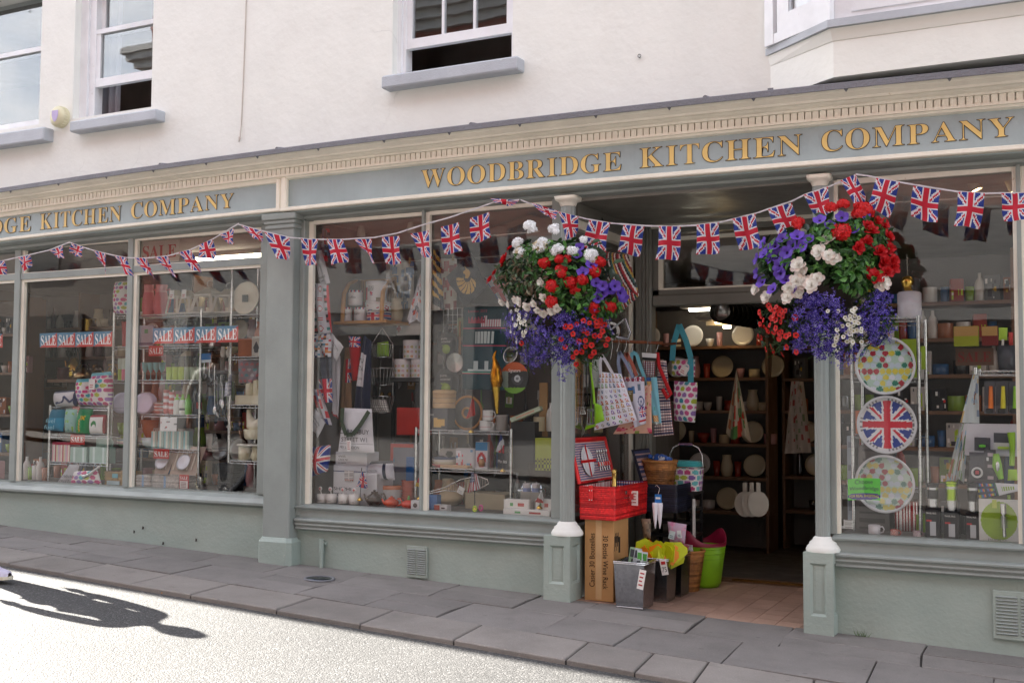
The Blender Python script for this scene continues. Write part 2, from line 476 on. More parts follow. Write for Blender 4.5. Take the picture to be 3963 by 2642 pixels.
# ================================================================== the shop building
shop = thing('shop_building','cream two-storey shop building with grey-green shopfront and gilt fascia lettering','building',(0,0,0))
XL,XR = -17.0,4.0
YW = .03
def sweep(name,prof,x0,x1,mat,parent,bowed=True,n=None,col=(.5,.5,.5)):
    """moulding: closed (y, z) section run along the front"""
    n = n or max(1,int((x1-x0)/.45)); k = len(prof); vs = []
    for i in range(n+1):
        x = x0+(x1-x0)*i/n
        for y,z in prof: vs.append((x,y,z+(bow(x,z) if bowed else 0)))
    fs = [(i*k+j,i*k+(j+1) % k,(i+1)*k+(j+1) % k,(i+1)*k+j) for i in range(n) for j in range(k)]
    fs.append(tuple(range(k-1,-1,-1))); fs.append(tuple(n*k+j for j in range(k)))
    return obj(name,MB().add(vs,fs,col),mat,parent)
def bxo(name,x0,x1,y0,y1,z0,z1,mat,parent,bev=0.0):
    m_ = MB().cbox((x0+x1)/2,(y0+y1)/2,z0,x1-x0,y1-y0,z1-z0,(.5,.5,.5),0,bev)
    return obj(name,m_,mat,parent)
W1 = (-9.05,-7.905,3.86,5.05); W2 = (-7.50,-6.61,3.862,5.05); W3 = (-4.30,-3.335,3.80,5.05)
def top_z(x): return 5.3+max(0,min(1,(x+13.5)/4.0))*1.0  # unseen wall top, sloped to shape the building's shadow edge on the road
wall = MB()
cuts = sorted(set([XL,-13.5,-9.4,XR]+[w[i] for w in (W1,W2,W3) for i in (0,1)]))
gridx = []
for a,b in zip(cuts[:-1],cuts[1:]):
    n = max(1,int((b-a)/.6)); gridx += [a+(b-a)*i/n for i in range(n)]
gridx.append(XR)
for a,b in zip(gridx[:-1],gridx[1:]):
    hole = next((w for w in (W1,W2,W3) if w[0]-1e-6 <= a and b <= w[1]+1e-6),None)
    spans = [(3.20,None)] if hole is None else [(3.20,hole[2]),(hole[3],None)]
    for z0,z1 in spans:
        wall.add([(a,YW,z0),(b,YW,z0),(b,YW,z1 or top_z(b)),(a,YW,z1 or top_z(a))],[(0,1,2,3)],(.5,.5,.5))
for w in (W1,W2,W3):
    x0,x1,z0,z1 = w
    for vs in ([(x0,YW,z0),(x0,.26,z0),(x0,.26,z1),(x0,YW,z1)],[(x1,.26,z0),(x1,YW,z0),(x1,YW,z1),(x1,.26,z1)],
               [(x0,YW,z1),(x0,.26,z1),(x1,.26,z1),(x1,YW,z1)],[(x0,.26,z0),(x0,YW,z0),(x1,YW,z0),(x1,.26,z0)]):
        wall.add(vs,[(0,1,2,3)],(.5,.5,.5))
obj('upper_wall',wall,WALLM,shop)
body = MB()
for a,b in zip(gridx[:-1],gridx[1:]):
    body.add([(a,YW,top_z(a)),(b,YW,top_z(b)),(b,.33,top_z(b)),(a,.33,top_z(a))],[(0,1,2,3)],(.5,.5,.5))
    body.add([(a,.33,top_z(a)),(b,.33,top_z(b)),(b,.33,5.1),(a,.33,5.1)],[(0,1,2,3)],(.5,.5,.5))
body.add([(XL,.33,5.1),(XR,.33,5.1),(XR,8,5.1),(XL,8,5.1)],[(0,1,2,3)],(.5,.5,.5))
body.add([(XL,8,-.2),(XR,8,-.2),(XR,8,5.1),(XL,8,5.1)],[(0,1,2,3)],(.5,.5,.5))
for x in (XL,XR):
    body.add([(x,YW,-.2),(x,8,-.2),(x,8,5.1),(x,YW,5.1)],[(0,1,2,3)],(.5,.5,.5))
obj('roof',body,INWALL,shop)
flr = MB()
flr.box(XL+.05,XR-.05,.30,7.9,2.98,3.05,(.5,.5,.5)); flr.box(XL+.05,XR-.05,2.2,2.3,3.05,5.1,(.5,.5,.5))
obj('upper_floor',flr,INWALL,shop)
def upper_window(w,rail_z,sash_bottom,muntins,fl,fr_):
    x0,x1,z0,z1 = w
    o = obj('sash_window',MB().box(x0,x0+.002,.30,.302,z0,z0+.002,(.5,.5,.5)),WHITEP,shop)
    fm = MB(); d0,d1 = .115,.20
    fm.box(x0,x0+fl,d0,d1,z0,z1,G5); fm.box(x1-fr_,x1,d0,d1,z0,z1,G5); fm.box(x0,x1,d0,d1,z0-.01,z0+.03,G5)
    fm.box(x0,x0+fl*.55,d0-.02,d0,z0,z1,G5); fm.box(x1-fr_*.55,x1,d0-.02,d0,z0,z1,G5)
    obj('window_frame',fm,WHITEP,o)
    gx0,gx1 = x0+fl,x1-fr_
    sm = MB(); st = .045
    sm.box(gx0,gx0+st,d0+.01,d0+.05,sash_bottom,rail_z,G5); sm.box(gx1-st,gx1,d0+.01,d0+.05,sash_bottom,rail_z,G5)
    sm.box(gx0,gx1,d0+.005,d0+.052,sash_bottom-.005,sash_bottom+.065,G5); sm.box(gx0,gx1,d0+.004,d0+.053,rail_z-.04,rail_z,G5)
    for k in range(1,muntins):
        x = gx0+st+(gx1-gx0-2*st)*k/muntins
        sm.box(x-.010,x+.010,d0+.012,d0+.048,sash_bottom+.06,rail_z-.03,G5)
    obj('lower_sash',sm,WHITEP,o)
    um = MB()
    um.box(gx0,gx0+st,d0+.055,d0+.085,rail_z-.04,z1,G5); um.box(gx1-st,gx1,d0+.055,d0+.085,rail_z-.04,z1,G5)
    um.box(gx0,gx1,d0+.054,d0+.086,rail_z-.05,rail_z-.005,G5)
    obj('upper_sash',um,WHITEP,o)
    for k in range(muntins):
        a = gx0+st+(gx1-gx0-2*st)*k/muntins; b = gx0+st+(gx1-gx0-2*st)*(k+1)/muntins
        obj('pane',MB().box(a,b,d0+.028,d0+.032,sash_bottom+.05,rail_z-.03,(.8,)*3),UPANE,o)
    obj('pane',MB().box(gx0+st,gx1-st,d0+.068,d0+.072,rail_z-.02,z1,(.8,)*3),UPANE,o)
    return o
upper_window(W1,4.585,3.87,1,.06,.05)
upper_window(W2,4.63,4.14,1,.16,.022)
upper_window(W3,4.95,4.035,3,.06,.05)
_s = lambda x,y: at(FK(x,y),-.075)
for (x0,x1,z1,z0) in ((-9.3,_s(378,1100).x,_s(300,1110).z,_s(300,1222).z),(_s(600,1070).x,_s(1350,930).x,_s(1000,995).z,_s(1000,1086).z),(at(FL(930,600),-.075).x,at(FL(1965,450),-.075).x,at(FL(1450,500),-.075).z,at(FL(1450,597),-.075).z)):
    bxo('window_sill',x0,x1,-.075,.13,z0,z1,SILLP,shop,.010)
for w in (W1,W2,W3):
    x0,x1,z0,z1 = w
    r_ = MB()
    r_.box(x0-.5,x1+.5,1.6,1.65,3.05,5.1,G5)
    obj('room_wall',r_,INWALL,shop)
for w in (W1,W2):
    x0,x1,z0,z1 = w
    cu = MB(); cu.grid(lambda u,v,x0=x0: (x0+.02+.24*u,.30+.03*math.sin(u*19),3.9+1.15*v),24,2,H('9a98a0'))
    obj('curtain',cu,CLOTH,shop)
cor = sweep('cornice',[(-.06,3.119),(-.148,3.122),(-.150,3.137),(-.118,3.138),(-.118,3.183),(-.152,3.184),(-.156,3.196),(-.178,3.203),(-.192,3.212),
                        (-.215,3.214),(-.222,3.226),(-.252,3.243),(-.270,3.258),(-.272,3.262),(-.06,3.262)],XL,XR,CREAM,shop)
sweep('lead_capping',[(-.283,3.255),(-.287,3.257),(-.287,3.290),(-.283,3.294),(-.06,3.335),(.029,3.350),(.029,3.345),(-.06,3.300),(-.275,3.262)],XL,XR,LEADM,shop)
sweep('lead_apron',[(.028,3.335),(.012,3.338),(.016,3.39),(.028,3.392)],-1.6,XR,LEADM,shop)
for px,py in ((372,373),(640,343),(1085,284),(1622,221)):
    p = at(FO(px,py),-.262); b = MB()
    for k in range(6):
        a = k/5
        b.lathe([(.0,0),(.016*(1-.3*a),.001)],3,(.2,)*3)
    b = MB().tube([(0,-.02,.004),(0,.02,.012),(.005,.12,.028),(.01,.26,.045)],[.017,.016,.012,.008],8,(.2,.2,.22))
    obj('lead_roll',b,LEADM,shop,(p.x,p.y,3.285+bow(p.x,3.28)))
for i in range(16):
    x = -8.35+i*.52+rnd.uniform(-.03,.03); z = 3.258+bow(x,3.26)
    obj('lead_clip',MB().add([(x-.012,-.276,z),(x+.012,-.276,z),(x+.002,-.268,z-.016),(x-.002,-.268,z-.016),(x-.012,-.27,z),(x+.012,-.27,z)],[(0,1,2,3),(4,3,2,5)],(.2,)*3),LEADM,shop)
DX0,DX1 = at((1422,640),-.15).x,at((1442,640),-.15).x
dpitch = (at(frame(1400,500,.21259)(1305,430),-.15).x-at(frame(1400,500,.21259)(375,540),-.15).x)/10.0
dm = MB().box(-dpitch*.41,dpitch*.41,-.140,-.119,3.1385,3.1825,G5)
dme = mesh('dentil',dm,CREAM)
x = -8.6
while x < .3:
    obj('dentil',dme,None,cor,(x,0,bow(x,3.16)))
    x += dpitch
XDIV = -5.155
fas = sweep('fascia_board',[(-.100,2.86),(-.100,3.122),(-.04,3.122),(-.04,2.86)],XL,XR,FASC,shop)
sweep('fascia_bottom_rail',[(-.135,2.868),(-.140,2.874),(-.140,2.892),(-.124,2.9),(-.099,2.902),(-.099,2.866)],XDIV+.006,XR,CREAM,fas)
sweep('fascia_bottom_rail',[(-.125,2.874),(-.130,2.880),(-.130,2.896),(-.114,2.904),(-.099,2.906),(-.099,2.872)],XL,XDIV-.004,CREAM,fas)
sweep('fascia_top_rail',[(-.135,3.121),(-.130,3.108),(-.099,3.100),(-.099,3.121)],XDIV+.006,XR,CREAM,fas)
sweep('fascia_top_rail',[(-.125,3.121),(-.120,3.090),(-.099,3.085),(-.099,3.121)],XL,XDIV-.004,CREAM,fas)
for (a,b,y) in ((XDIV-.048,XDIV-.004,-.131),(XDIV+.006,XDIV+.055,-.141)):
    bz = bow(a,2.9)
    bxo('fascia_stile',a,b,y,-.099,2.872+bz,3.119+bz,CREAM,fas,.008)
GOLD = paint('gilt_lettering',(.82,.58,.21),.35,bstr=.05)
OUTL = paint('letter_outline',(.035,.025,.02),.5,bstr=.05)
def sign(words_,y,px_base):
    """words_: (text, picture x of its first stroke, of its last, baseline px y left, right, cap top left, right) in source pixels"""
    for wd,xa,xb,ybl,ybr,ytl,ytr in words_:
        a0 = at((xa,(ybl+ytl)/2),y); b0 = at((xb,(ybr+ytr)/2),y)
        za0,za1 = at((xa,ybl),y).z,at((xa,ytl),y).z; zb0,zb1 = at((xb,ybr),y).z,at((xb,ytr),y).z
        cells = []; pen = 0.0
        for ch in wd:
            vs,fs,l,r,bt,tp = glyphs(bold(ch))
            cells.append((ch,pen,r-l)); pen += (r-l)+.075
        total = pen-.075; k = (b0.x-a0.x)/total
        for ch,p0,wid in cells:
            u = p0/total; x0 = a0.x+p0*k
            z0 = za0+(zb0-za0)*u; h = (za1-za0)+((zb1-zb0)-(za1-za0))*u
            vs,fs,l,r,bt,tp = glyphs(bold(ch))
            hh = h/.676
            def mk(off,dy,extr):
                gv,gf,gl,gr,gb_,gt = glyphs(bold(ch),off)
                V = [(x0+(vx-l)*k,y-dy,z0+vy*hh) for vx,vy in gv]
                return MB().add(V,gf,G5)
            lo = obj('letter',mk(-.011,.0062,0),GOLD,fas)
            obj('letter_outline',mk(.0 if ch == 'T' else .008,.0032,0),OUTL,fas)
S4 = 3963/2352
sign([('WOODBRIDGE',968*S4,1428*S4,433*S4,391*S4,392*S4,349*S4),
      ('KITCHEN',1470*S4,1843*S4,387*S4,355*S4,342*S4,309*S4),
      ('COMPANY',1887*S4,2330*S4,350*S4,313*S4,303*S4,270*S4)],-.100,0)
d_y = -.100
sign([('WOODBRI',-6.0*S4-150*S4,-6*S4,548*S4,534*S4,518*S4,503*S4)][:0]+
     [('WOODBRIDGE',-232*S4,72*S4,563*S4,530*S4,530*S4,496*S4),
      ('KITCHEN',93*S4,280*S4,528*S4,507*S4,492*S4,473*S4),
      ('COMPANY',302*S4,538*S4,503*S4,476*S4,467*S4,444*S4)],d_y,0)
sweep('lintel_moulding',[(-.085,2.864),(-.085,2.855),(-.07,2.845),(-.035,2.838),(-.03,2.815),(.00,2.808),(.02,2.80),(.12,2.80),(.12,2.864)],XL,XDIV-.1,GREY,shop)
sweep('lintel_moulding',[(-.095,2.866),(-.095,2.856),(-.075,2.846),(-.035,2.838),(-.03,2.822),(.00,2.815),(.02,2.81),(.12,2.81),(.12,2.866)],XDIV-.1,XR,GREY,shop)
GY = .055
def glaze(x0,x1,z0,z1,wd,bead=(.035,.025,.03,.0),y=GY):
    """one pane with its cream beads; bead = left, right, top, bottom widths"""
    obj('pane',MB().box(x0,x1,y,y+.006,z0,z1,(.8,)*3),PANE,wd)
    b = MB(); l,r,t,bt = bead
    if l: b.box(x0-.004,x0+l,y-.03,y-.001,z0,z1,G5)
    if r: b.box(x1-r,x1+.004,y-.03,y-.001,z0,z1,G5)
    if t: b.box(x0+l+.0005,x1-r-.0005,y-.032,y-.001,z1-t,z1+.004,G5)
    if bt: b.box(x0+l+.0005,x1-r-.0005,y-.032,y-.001,z0-.004,z0+bt,G5)
    if b.v: obj('glazing_bead',b,CREAM,wd)
wl = obj('shop_window',MB().box(-9.4,XDIV-.14,.02,.10,.74,.80,G5),GREY,shop)
for a,b,mx_ in ((-9.40,-9.34,1),(-8.118,-8.052,1),(-6.80,-6.748,1),(-5.44,-5.30,0)):
    obj('mullion',MB().box(a,b,.005,.095,.80,2.82,G5),GREY,wl)
bays_l = ((-9.34,-8.118),(-8.052,-6.80),(-6.748,-5.44))
for a,b in bays_l:
    obj('transom',MB().box(a,b,.012,.094,2.520,2.572,G5),GREY,wl)
    glaze(a,b,.80,2.520,wl,(.032,.012,.022,0))
    glaze(a,b,2.572,2.80,wl,(.030,.006,.022,.006))
wm = obj('shop_window',MB().box(-5.05,-2.93,.02,.10,.70,.745,G5),GREY,shop)
for a,b in ((-5.06,-5.008),(-4.022,-4.002),(-3.022,-2.93)):
    obj('mullion',MB().box(a,b,.0,.095,.745,2.83,G5),GREY,wm)
glaze(-5.008,-4.022,.745,2.815,wm,(.04,0.004,.022,0))
glaze(-4.002,-3.022,.745,2.815,wm,(.03,0.004,.022,0))
wr = obj('shop_window',MB().box(-1.25,1.4,.02,.10,.70,.748,G5),GREY,shop)
for a,b in ((-1.262,-1.218),(-.244,-.222),(.80,.84)):
    obj('mullion',MB().box(a,b,.0,.095,.748,2.83,G5),GREY,wr)
glaze(-1.218,-.244,.748,2.80,wr,(.02,.02,.028,0))
glaze(-.222,.80,.748,2.80,wr,(.02,.02,.028,0))
sweep('window_sill',[(-.045,.715),(-.055,.722),(-.055,.738),(-.03,.768),(.02,.79),(.05,.79),(.05,.70),(-.01,.70),(-.02,.705)],-9.4,-5.30,GREY,shop,False)
for a,b in ((-5.06,-2.945),(-1.235,2.0)):
    sweep('window_sill',[(-.042,.718),(-.045,.728),(-.01,.742),(.05,.748),(.05,.64),(-.02,.64),(-.02,.712)],a,b,GREY,shop,False)
    sweep('riser_moulding',[(-.020,.652),(-.058,.646),(-.062,.640),(-.062,.630),(-.047,.626),(-.046,.617),(-.050,.613),(-.054,.604),(-.050,.596),(-.041,.593),(-.040,.586),(-.044,.582),(-.047,.574),(-.04,.566),(-.004,.560),(.04,.56),(.04,.652)],a+.02,b,GREY,shop,False)
def riser(x0,x1,ztop):
    m_ = MB(); n = int((x1-x0)/.3)+1
    m_.grid(lambda u,v: (x0+(x1-x0)*u,.004*math.sin(u*17+v*3),gz(x0+(x1-x0)*u)-.03+(ztop-gz(x0+(x1-x0)*u)+.03)*v),n,5,G5)
    return obj('stall_riser',m_,RISER,shop)
rl = riser(-10.5,-5.26,.705); rm = riser(-5.09,-2.95,.645); rr = riser(-1.24,2.0,.645)
def vent(px,py,riserpart,w=.19,h=.30):
    p = at((px,py),0); b = MB().cbox(0,-.012,0,w,.016,h,G5,0,.004)
    v_ = obj('air_vent',b,RISER,shop,(p.x,0,p.z-h/2))
    sl = mesh('louvre',MB().add([(-w*.20,-.020,0),(w*.20,-.020,0),(w*.20,-.028,.006),(-w*.20,-.028,.006),(w*.20,-.020,.013),(-w*.20,-.020,.013)],[(0,1,2,3),(3,2,4,5)],G5),GREY)
    for sx in (-1,1):
        for k in range(12): obj('louvre',sl,None,v_,(sx*w*.235,0,h*.10+k*h*.068))
vent(1618,2172,rm,.165,.215); vent(3946,2382,rr,.26,.26)
pp = at((1243,2140),-.03)
dp = obj('overflow_pipe',MB().tube([(pp.x,-.028,gz(pp.x)-.01),(pp.x,-.028,.50)],.016,10,G5).tube([(pp.x,-.028,.41),(pp.x,-.028,.505)],.0195,10,G5).tube([(pp.x+.005,-.01,.475),(pp.x+.03,-.012,.475)],.012,8,G5),RISER,shop)
pil = obj('pilaster',MB().cbox(-5.174,-.04,.26,.242,.125,2.60,G5,0,.008),GREY,shop)
obj('pilaster_base',MB().cbox(-5.172,-.052,.27,.30,.165,.235,G5,0,.03),RISER,pil)
cp = MB()
for z0,z1,e in ((2.755,2.79,.012),(2.79,2.82,.022),(2.82,2.867,.034)): cp.cbox(-5.174,-.04,z0,.242+2*e,.125+2*e*.9,z1-z0,G5,0,.006)
obj('pilaster_capital',cp,GREY,pil)
bxo('jamb',-5.055,-5.012,-.025,.08,.66,2.82,GREY,shop,.006); bxo('jamb',-5.31,-5.296,-.02,.08,.74,2.81,CREAM,shop)
def column(xa,xb,px0,px1):
    cx = (xa+xb)/2; r = (xb-xa)/2
    m_ = MB(); prof = []
    n = 40
    vs = []
    for z in (.70,2.775):
        for k in range(n):
            w = 2*math.pi*k/n; rr = r*(1-.09*(k % 4 == 0)-.05*(k % 4 == 1))
            vs.append((cx+rr*math.cos(w),-.022+rr*math.sin(w)*.9,z))
    m_.add(vs,[(k,(k+1) % n,n+(k+1) % n,n+k) for k in range(n)],G5)
    c_ = obj('column',m_,GREY,shop)
    cap = MB()
    vs = []
    for z,e in ((2.762,.002),(2.775,.010),(2.792,.016),(2.800,.030),(2.825,.036),(2.826,0)):
        for k in range(24):
            w = 2*math.pi*k/24; q = abs(math.cos(w))**6+abs(math.sin(w))**6; q = q**(-1/6.0) if z > 2.795 else 1.0
            vs.append((cx+(r+e)*q*math.cos(w)*.92,-.022+(r+e)*q*math.sin(w)*.92,z))
    cap.add(vs,[(j*24+k,j*24+(k+1) % 24,(j+1)*24+(k+1) % 24,(j+1)*24+k) for j in range(5) for k in range(24)],G5,True)
    obj('capital',cap,CREAM,c_)
    base = MB().lathe([(r+.052,.648),(r+.055,.662),(r+.045,.680),(r+.036,.690),(r+.034,.700),(r+.018,.712),(r+.012,.726),(r,.735)],28,G5,(cx,-.022,0))
    obj('base',base,WALLM,c_)
    pw,pd = px1-px0,.20
    pcx = (px0+px1)/2; z0 = gz(pcx)-.03; pb = MB()
    hz,tz_ = z0+.03,.648
    y0,y1 = -.115,.085
    def face(o,ux,uz,wd_,ht,inset,nrm):
        i0 = inset; d = .014
        P = lambda a,b,dd: tuple(o[k]+ux[k]*a+uz[k]*b-nrm[k]*dd for k in range(3))
        bb,tt = .135,.06
        V = [P(0,0,0),P(wd_,0,0),P(wd_,ht,0),P(0,ht,0),P(i0,bb,0),P(wd_-i0,bb,0),P(wd_-i0,ht-tt,0),P(i0,ht-tt,0)]
        e = .014
        V += [P(i0+e,bb+e,d),P(wd_-i0-e,bb+e,d),P(wd_-i0-e,ht-tt-e,d),P(i0+e,ht-tt-e,d)]
        e = .030
        V += [P(i0+e,bb+e,d*.8),P(wd_-i0-e,bb+e,d*.8),P(wd_-i0-e,ht-tt-e,d*.8),P(i0+e,ht-tt-e,d*.8)]
        Fs = []
        for a in (0,4,8):
            for k in range(4): Fs.append((a+k,a+(k+1) % 4,a+4+(k+1) % 4,a+4+k))
        Fs.append((12,13,14,15)); pb.add(V,Fs,G5)
    ht = tz_-z0
    face((px0,y0,z0),(1,0,0),(0,0,1),pw,ht,.038,(0,-1,0))
    face((px1,y0,z0),(0,1,0),(0,0,1),pd,ht,.04,(1,0,0))
    face((px0,y1,z0),(0,-1,0),(0,0,1),pd,ht,.04,(-1,0,0))
    pb.add([(px0,y0,tz_),(px1,y0,tz_),(px1,y1,tz_),(px0,y1,tz_)],[(0,1,2,3)],G5)
    obj('pedestal',pb,RISER,c_)
column(-2.946,-2.847,-3.02,-2.838)
column(-1.331,-1.246,-1.384,-1.216)
LY = 1.2
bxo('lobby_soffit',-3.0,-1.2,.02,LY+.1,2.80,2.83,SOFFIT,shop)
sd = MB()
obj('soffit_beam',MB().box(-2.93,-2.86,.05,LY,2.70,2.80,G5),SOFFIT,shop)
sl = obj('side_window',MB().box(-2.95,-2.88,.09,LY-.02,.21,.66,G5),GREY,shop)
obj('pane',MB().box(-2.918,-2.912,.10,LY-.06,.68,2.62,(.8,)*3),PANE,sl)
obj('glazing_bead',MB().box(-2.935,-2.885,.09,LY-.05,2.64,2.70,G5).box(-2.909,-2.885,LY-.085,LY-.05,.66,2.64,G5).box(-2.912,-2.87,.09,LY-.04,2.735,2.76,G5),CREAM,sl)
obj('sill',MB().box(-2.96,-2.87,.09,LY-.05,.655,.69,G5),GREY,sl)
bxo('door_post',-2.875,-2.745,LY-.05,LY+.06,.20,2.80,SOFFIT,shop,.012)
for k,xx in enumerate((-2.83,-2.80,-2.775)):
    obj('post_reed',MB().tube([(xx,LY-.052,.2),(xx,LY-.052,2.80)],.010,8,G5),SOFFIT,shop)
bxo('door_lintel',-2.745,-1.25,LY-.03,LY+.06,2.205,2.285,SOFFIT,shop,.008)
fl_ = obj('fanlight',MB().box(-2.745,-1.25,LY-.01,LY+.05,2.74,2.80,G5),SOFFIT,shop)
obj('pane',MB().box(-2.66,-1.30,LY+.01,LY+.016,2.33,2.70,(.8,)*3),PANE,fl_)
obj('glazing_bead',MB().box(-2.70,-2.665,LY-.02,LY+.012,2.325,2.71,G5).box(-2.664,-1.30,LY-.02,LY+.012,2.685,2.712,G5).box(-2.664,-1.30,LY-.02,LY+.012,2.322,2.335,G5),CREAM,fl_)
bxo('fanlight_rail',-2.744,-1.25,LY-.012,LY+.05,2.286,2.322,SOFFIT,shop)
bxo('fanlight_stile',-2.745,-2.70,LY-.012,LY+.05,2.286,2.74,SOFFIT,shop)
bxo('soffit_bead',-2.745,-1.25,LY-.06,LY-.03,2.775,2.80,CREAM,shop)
lf = obj('lobby_floor',MB().add([(-2.86,-.015,gz(-2.86)-.022),(-1.30,-.015,gz(-1.30)-.022),(-1.30,LY+.25,.17),(-2.86,LY+.25,.17)],[(0,1,2,3)],(.1,)*3),JOINTM,shop)
def lobz(x,y): return gz(x)*(1-max(0,y)/(LY+.2))+.21*(max(0,y)/(LY+.2))
for i in range(11):
    for j in range(9):
        x0 = -2.855+i*.142; y0 = -.012+j*.153+(0 if j else 0)
        x1,y1 = min(x0+.139,-1.30),y0+.150
        vs = [(x0,y0,lobz(x0,y0)),(x1,y0,lobz(x1,y0)),(x1,y1,lobz(x1,y1)),(x0,y1,lobz(x0,y1))]
        vs += [(a,b,c-.01) for a,b,c in vs]
        obj('floor_tile',MB().add(vs,[(0,1,2,3),(4,5,1,0),(5,6,2,1),(7,4,0,3)],G5),TILEM,lf)
bxo('threshold',-2.75,-1.25,LY+.14,LY+.24,.17,.232,INWOOD,shop,.01)
obj('threshold_strip',MB().box(-2.2,-1.25,LY+.135,LY+.15,.222,.236,H('8a6a3c')),METAL,shop)
bay = obj('bay_window',MB().box(-1.0,-.98,.02,.03,3.4,3.42,G5),WALLM,shop)
def plan(off): return [(-1.585+off*.6,YW),(-1.155+off*.45,-.285+off),(.9,-.285+off)]
def bayband(name,z0,z1,o0,o1,mat,close=True):
    a,b = plan(-o0),plan(-o1); V = [(p[0],p[1],z0) for p in a]+[(p[0],p[1],z1) for p in b]
    V += [(p[0],YW+.1,z0) for p in a]+[(p[0],YW+.1,z1) for p in b]
    return obj(name,MB().add(V,[(0,1,4,3),(1,2,5,4),(1,0,6,7),(2,1,7,8),(3,4,10,9),(4,5,11,10)],G5),mat,bay)
bayband('bay_apron',3.325,3.53,.0,.0,WALLM); bayband('bay_moulding',3.531,3.595,.004,.028,WALLM); bayband('bay_sill',3.597,3.640,.05,.05,SILLP)
bayband('bay_panel',3.641,5.0,.012,.012,WHITEP)
pa,pb_ = Vector((-1.585,YW,0)),Vector((-1.155,-.285,0)); dr = (pb_-pa).normalized(); nr = Vector((dr.y,-dr.x,0))
cs = obj('bay_casement',MB().box(-1.0,-.98,.02,.03,3.7,3.72,G5),WHITEP,bay)
def sideq(name,u0,u1,z0,z1,d0,d1,mat):
    P = lambda u,d,z: tuple(pa+dr*u+nr*d+Vector((0,0,z)))
    V = [P(u,d,z) for z in (z0,z1) for d in (d0,d1) for u in (u0,u1)]
    return obj(name,MB().add(V,[(0,2,3,1),(4,5,7,6),(0,1,5,4),(2,6,7,3),(0,4,6,2),(1,3,7,5)],G5),mat,cs)
sideq('stile',.0,.075,3.641,5,.013,.045,WHITEP); sideq('stile',.46,.555,3.641,5,.013,.045,WHITEP); sideq('rail',.075,.46,3.641,3.70,.013,.04,WHITEP)
sideq('sash_stile',.10,.20,3.70,5,.014,.034,WHITEP); sideq('sash_stile',.405,.46,3.70,5,.014,.034,WHITEP); sideq('sash_rail',.20,.405,3.70,3.80,.0145,.034,WHITEP)
sideq('pane',.20,.405,3.80,5,.0135,.017,PANE); sideq('painted_gap',.20,.222,3.80,5,.0172,.03,SILLP)  # last piece: solid grey strip, the gap's darkness put into colour
fp = obj('bay_front_panel',MB().box(-1.05,.9,-.305,-.2975,3.68,5,G5),WHITEP,bay)
# ------------------------------------------------------------------ rooms behind the glass
def room(name,mb_,mat): return obj(name,mb_,mat,shop)
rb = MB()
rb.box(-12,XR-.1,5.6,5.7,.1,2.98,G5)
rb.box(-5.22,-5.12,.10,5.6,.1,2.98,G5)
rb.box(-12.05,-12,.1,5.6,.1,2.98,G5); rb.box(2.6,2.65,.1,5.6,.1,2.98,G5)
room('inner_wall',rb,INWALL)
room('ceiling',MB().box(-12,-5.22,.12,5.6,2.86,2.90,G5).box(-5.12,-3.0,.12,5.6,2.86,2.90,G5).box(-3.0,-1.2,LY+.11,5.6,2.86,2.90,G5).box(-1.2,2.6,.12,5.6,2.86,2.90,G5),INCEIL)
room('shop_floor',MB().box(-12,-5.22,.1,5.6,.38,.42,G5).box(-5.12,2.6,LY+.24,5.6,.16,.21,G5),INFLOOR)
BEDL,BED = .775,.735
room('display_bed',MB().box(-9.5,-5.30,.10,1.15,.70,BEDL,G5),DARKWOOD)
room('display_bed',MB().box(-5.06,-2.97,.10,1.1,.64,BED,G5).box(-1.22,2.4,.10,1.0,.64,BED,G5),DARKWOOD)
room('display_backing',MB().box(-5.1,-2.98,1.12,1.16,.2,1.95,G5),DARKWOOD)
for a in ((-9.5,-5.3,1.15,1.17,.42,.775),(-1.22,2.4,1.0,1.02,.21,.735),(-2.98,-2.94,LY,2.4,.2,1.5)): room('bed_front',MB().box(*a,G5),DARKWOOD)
# ------------------------------------------------------------------ across the street (seen in the glass)
def brickm():
    m,t,b = nodes('red_brick')
    v = coord(t,(1,1,1)); sx = N(t,'SeparateXYZ'); cb = N(t,'CombineXYZ'); t.links.new(v,sx.inputs[0])
    t.links.new(sx.outputs[0],cb.inputs[0]); t.links.new(sx.outputs[2],cb.inputs[1])
    br = N(t,'TexBrick',Scale=4.4); t.links.new(cb.outputs[0],br.inputs['Vector'])
    br.inputs['Color1'].default_value = (.27,.075,.05,1); br.inputs['Color2'].default_value = (.20,.06,.045,1); br.inputs['Mortar'].default_value = (.30,.27,.24,1)
    br.inputs['Mortar Size'].default_value = .012
    t.links.new(br.outputs['Color'],b.inputs['Base Color']); b.inputs['Roughness'].default_value = .85
    return m
BRICK = brickm()
STONE = paint('pale_stone',(.44,.42,.40),.8,bstr=.3)
OY = -9.0
DULLW = paint('brown_render',(.24,.20,.17),.85,bstr=.3)
op = thing('brick_building','tall red brick building with stone cornice across the street','building',(0,OY,0))
objw('wall',MB().box(-15.9,14,OY-8,OY,-1,11.5,G5),BRICK,op)
o = MB()
for z0,z1,d in ((7.75,7.9,.10),(7.9,8.05,.20),(8.05,8.18,.32),(8.18,8.3,.38)): o.box(-15.9-d,14,OY-1,OY+d,z0,z1,G5)
objw('cornice',o,STONE,op)
for k in range(10):
    x = -14.4+k*2.8
    objw('window',MB().box(x,x+1.1,OY,OY+.06,5.0,7.0,G5),WHITEP,op)
    objw('pane',MB().box(x+.1,x+1.0,OY+.06,OY+.07,5.1,6.9,(.04,)*3),GLOSS,op)
objw('shop_sign',MB().box(-15.2,12,OY,OY+.12,3.0,4.1,G5),STONE,op)
objw('ground_floor',MB().box(-15.2,12,OY,OY+.06,-.3,2.99,G5),STONE,op)
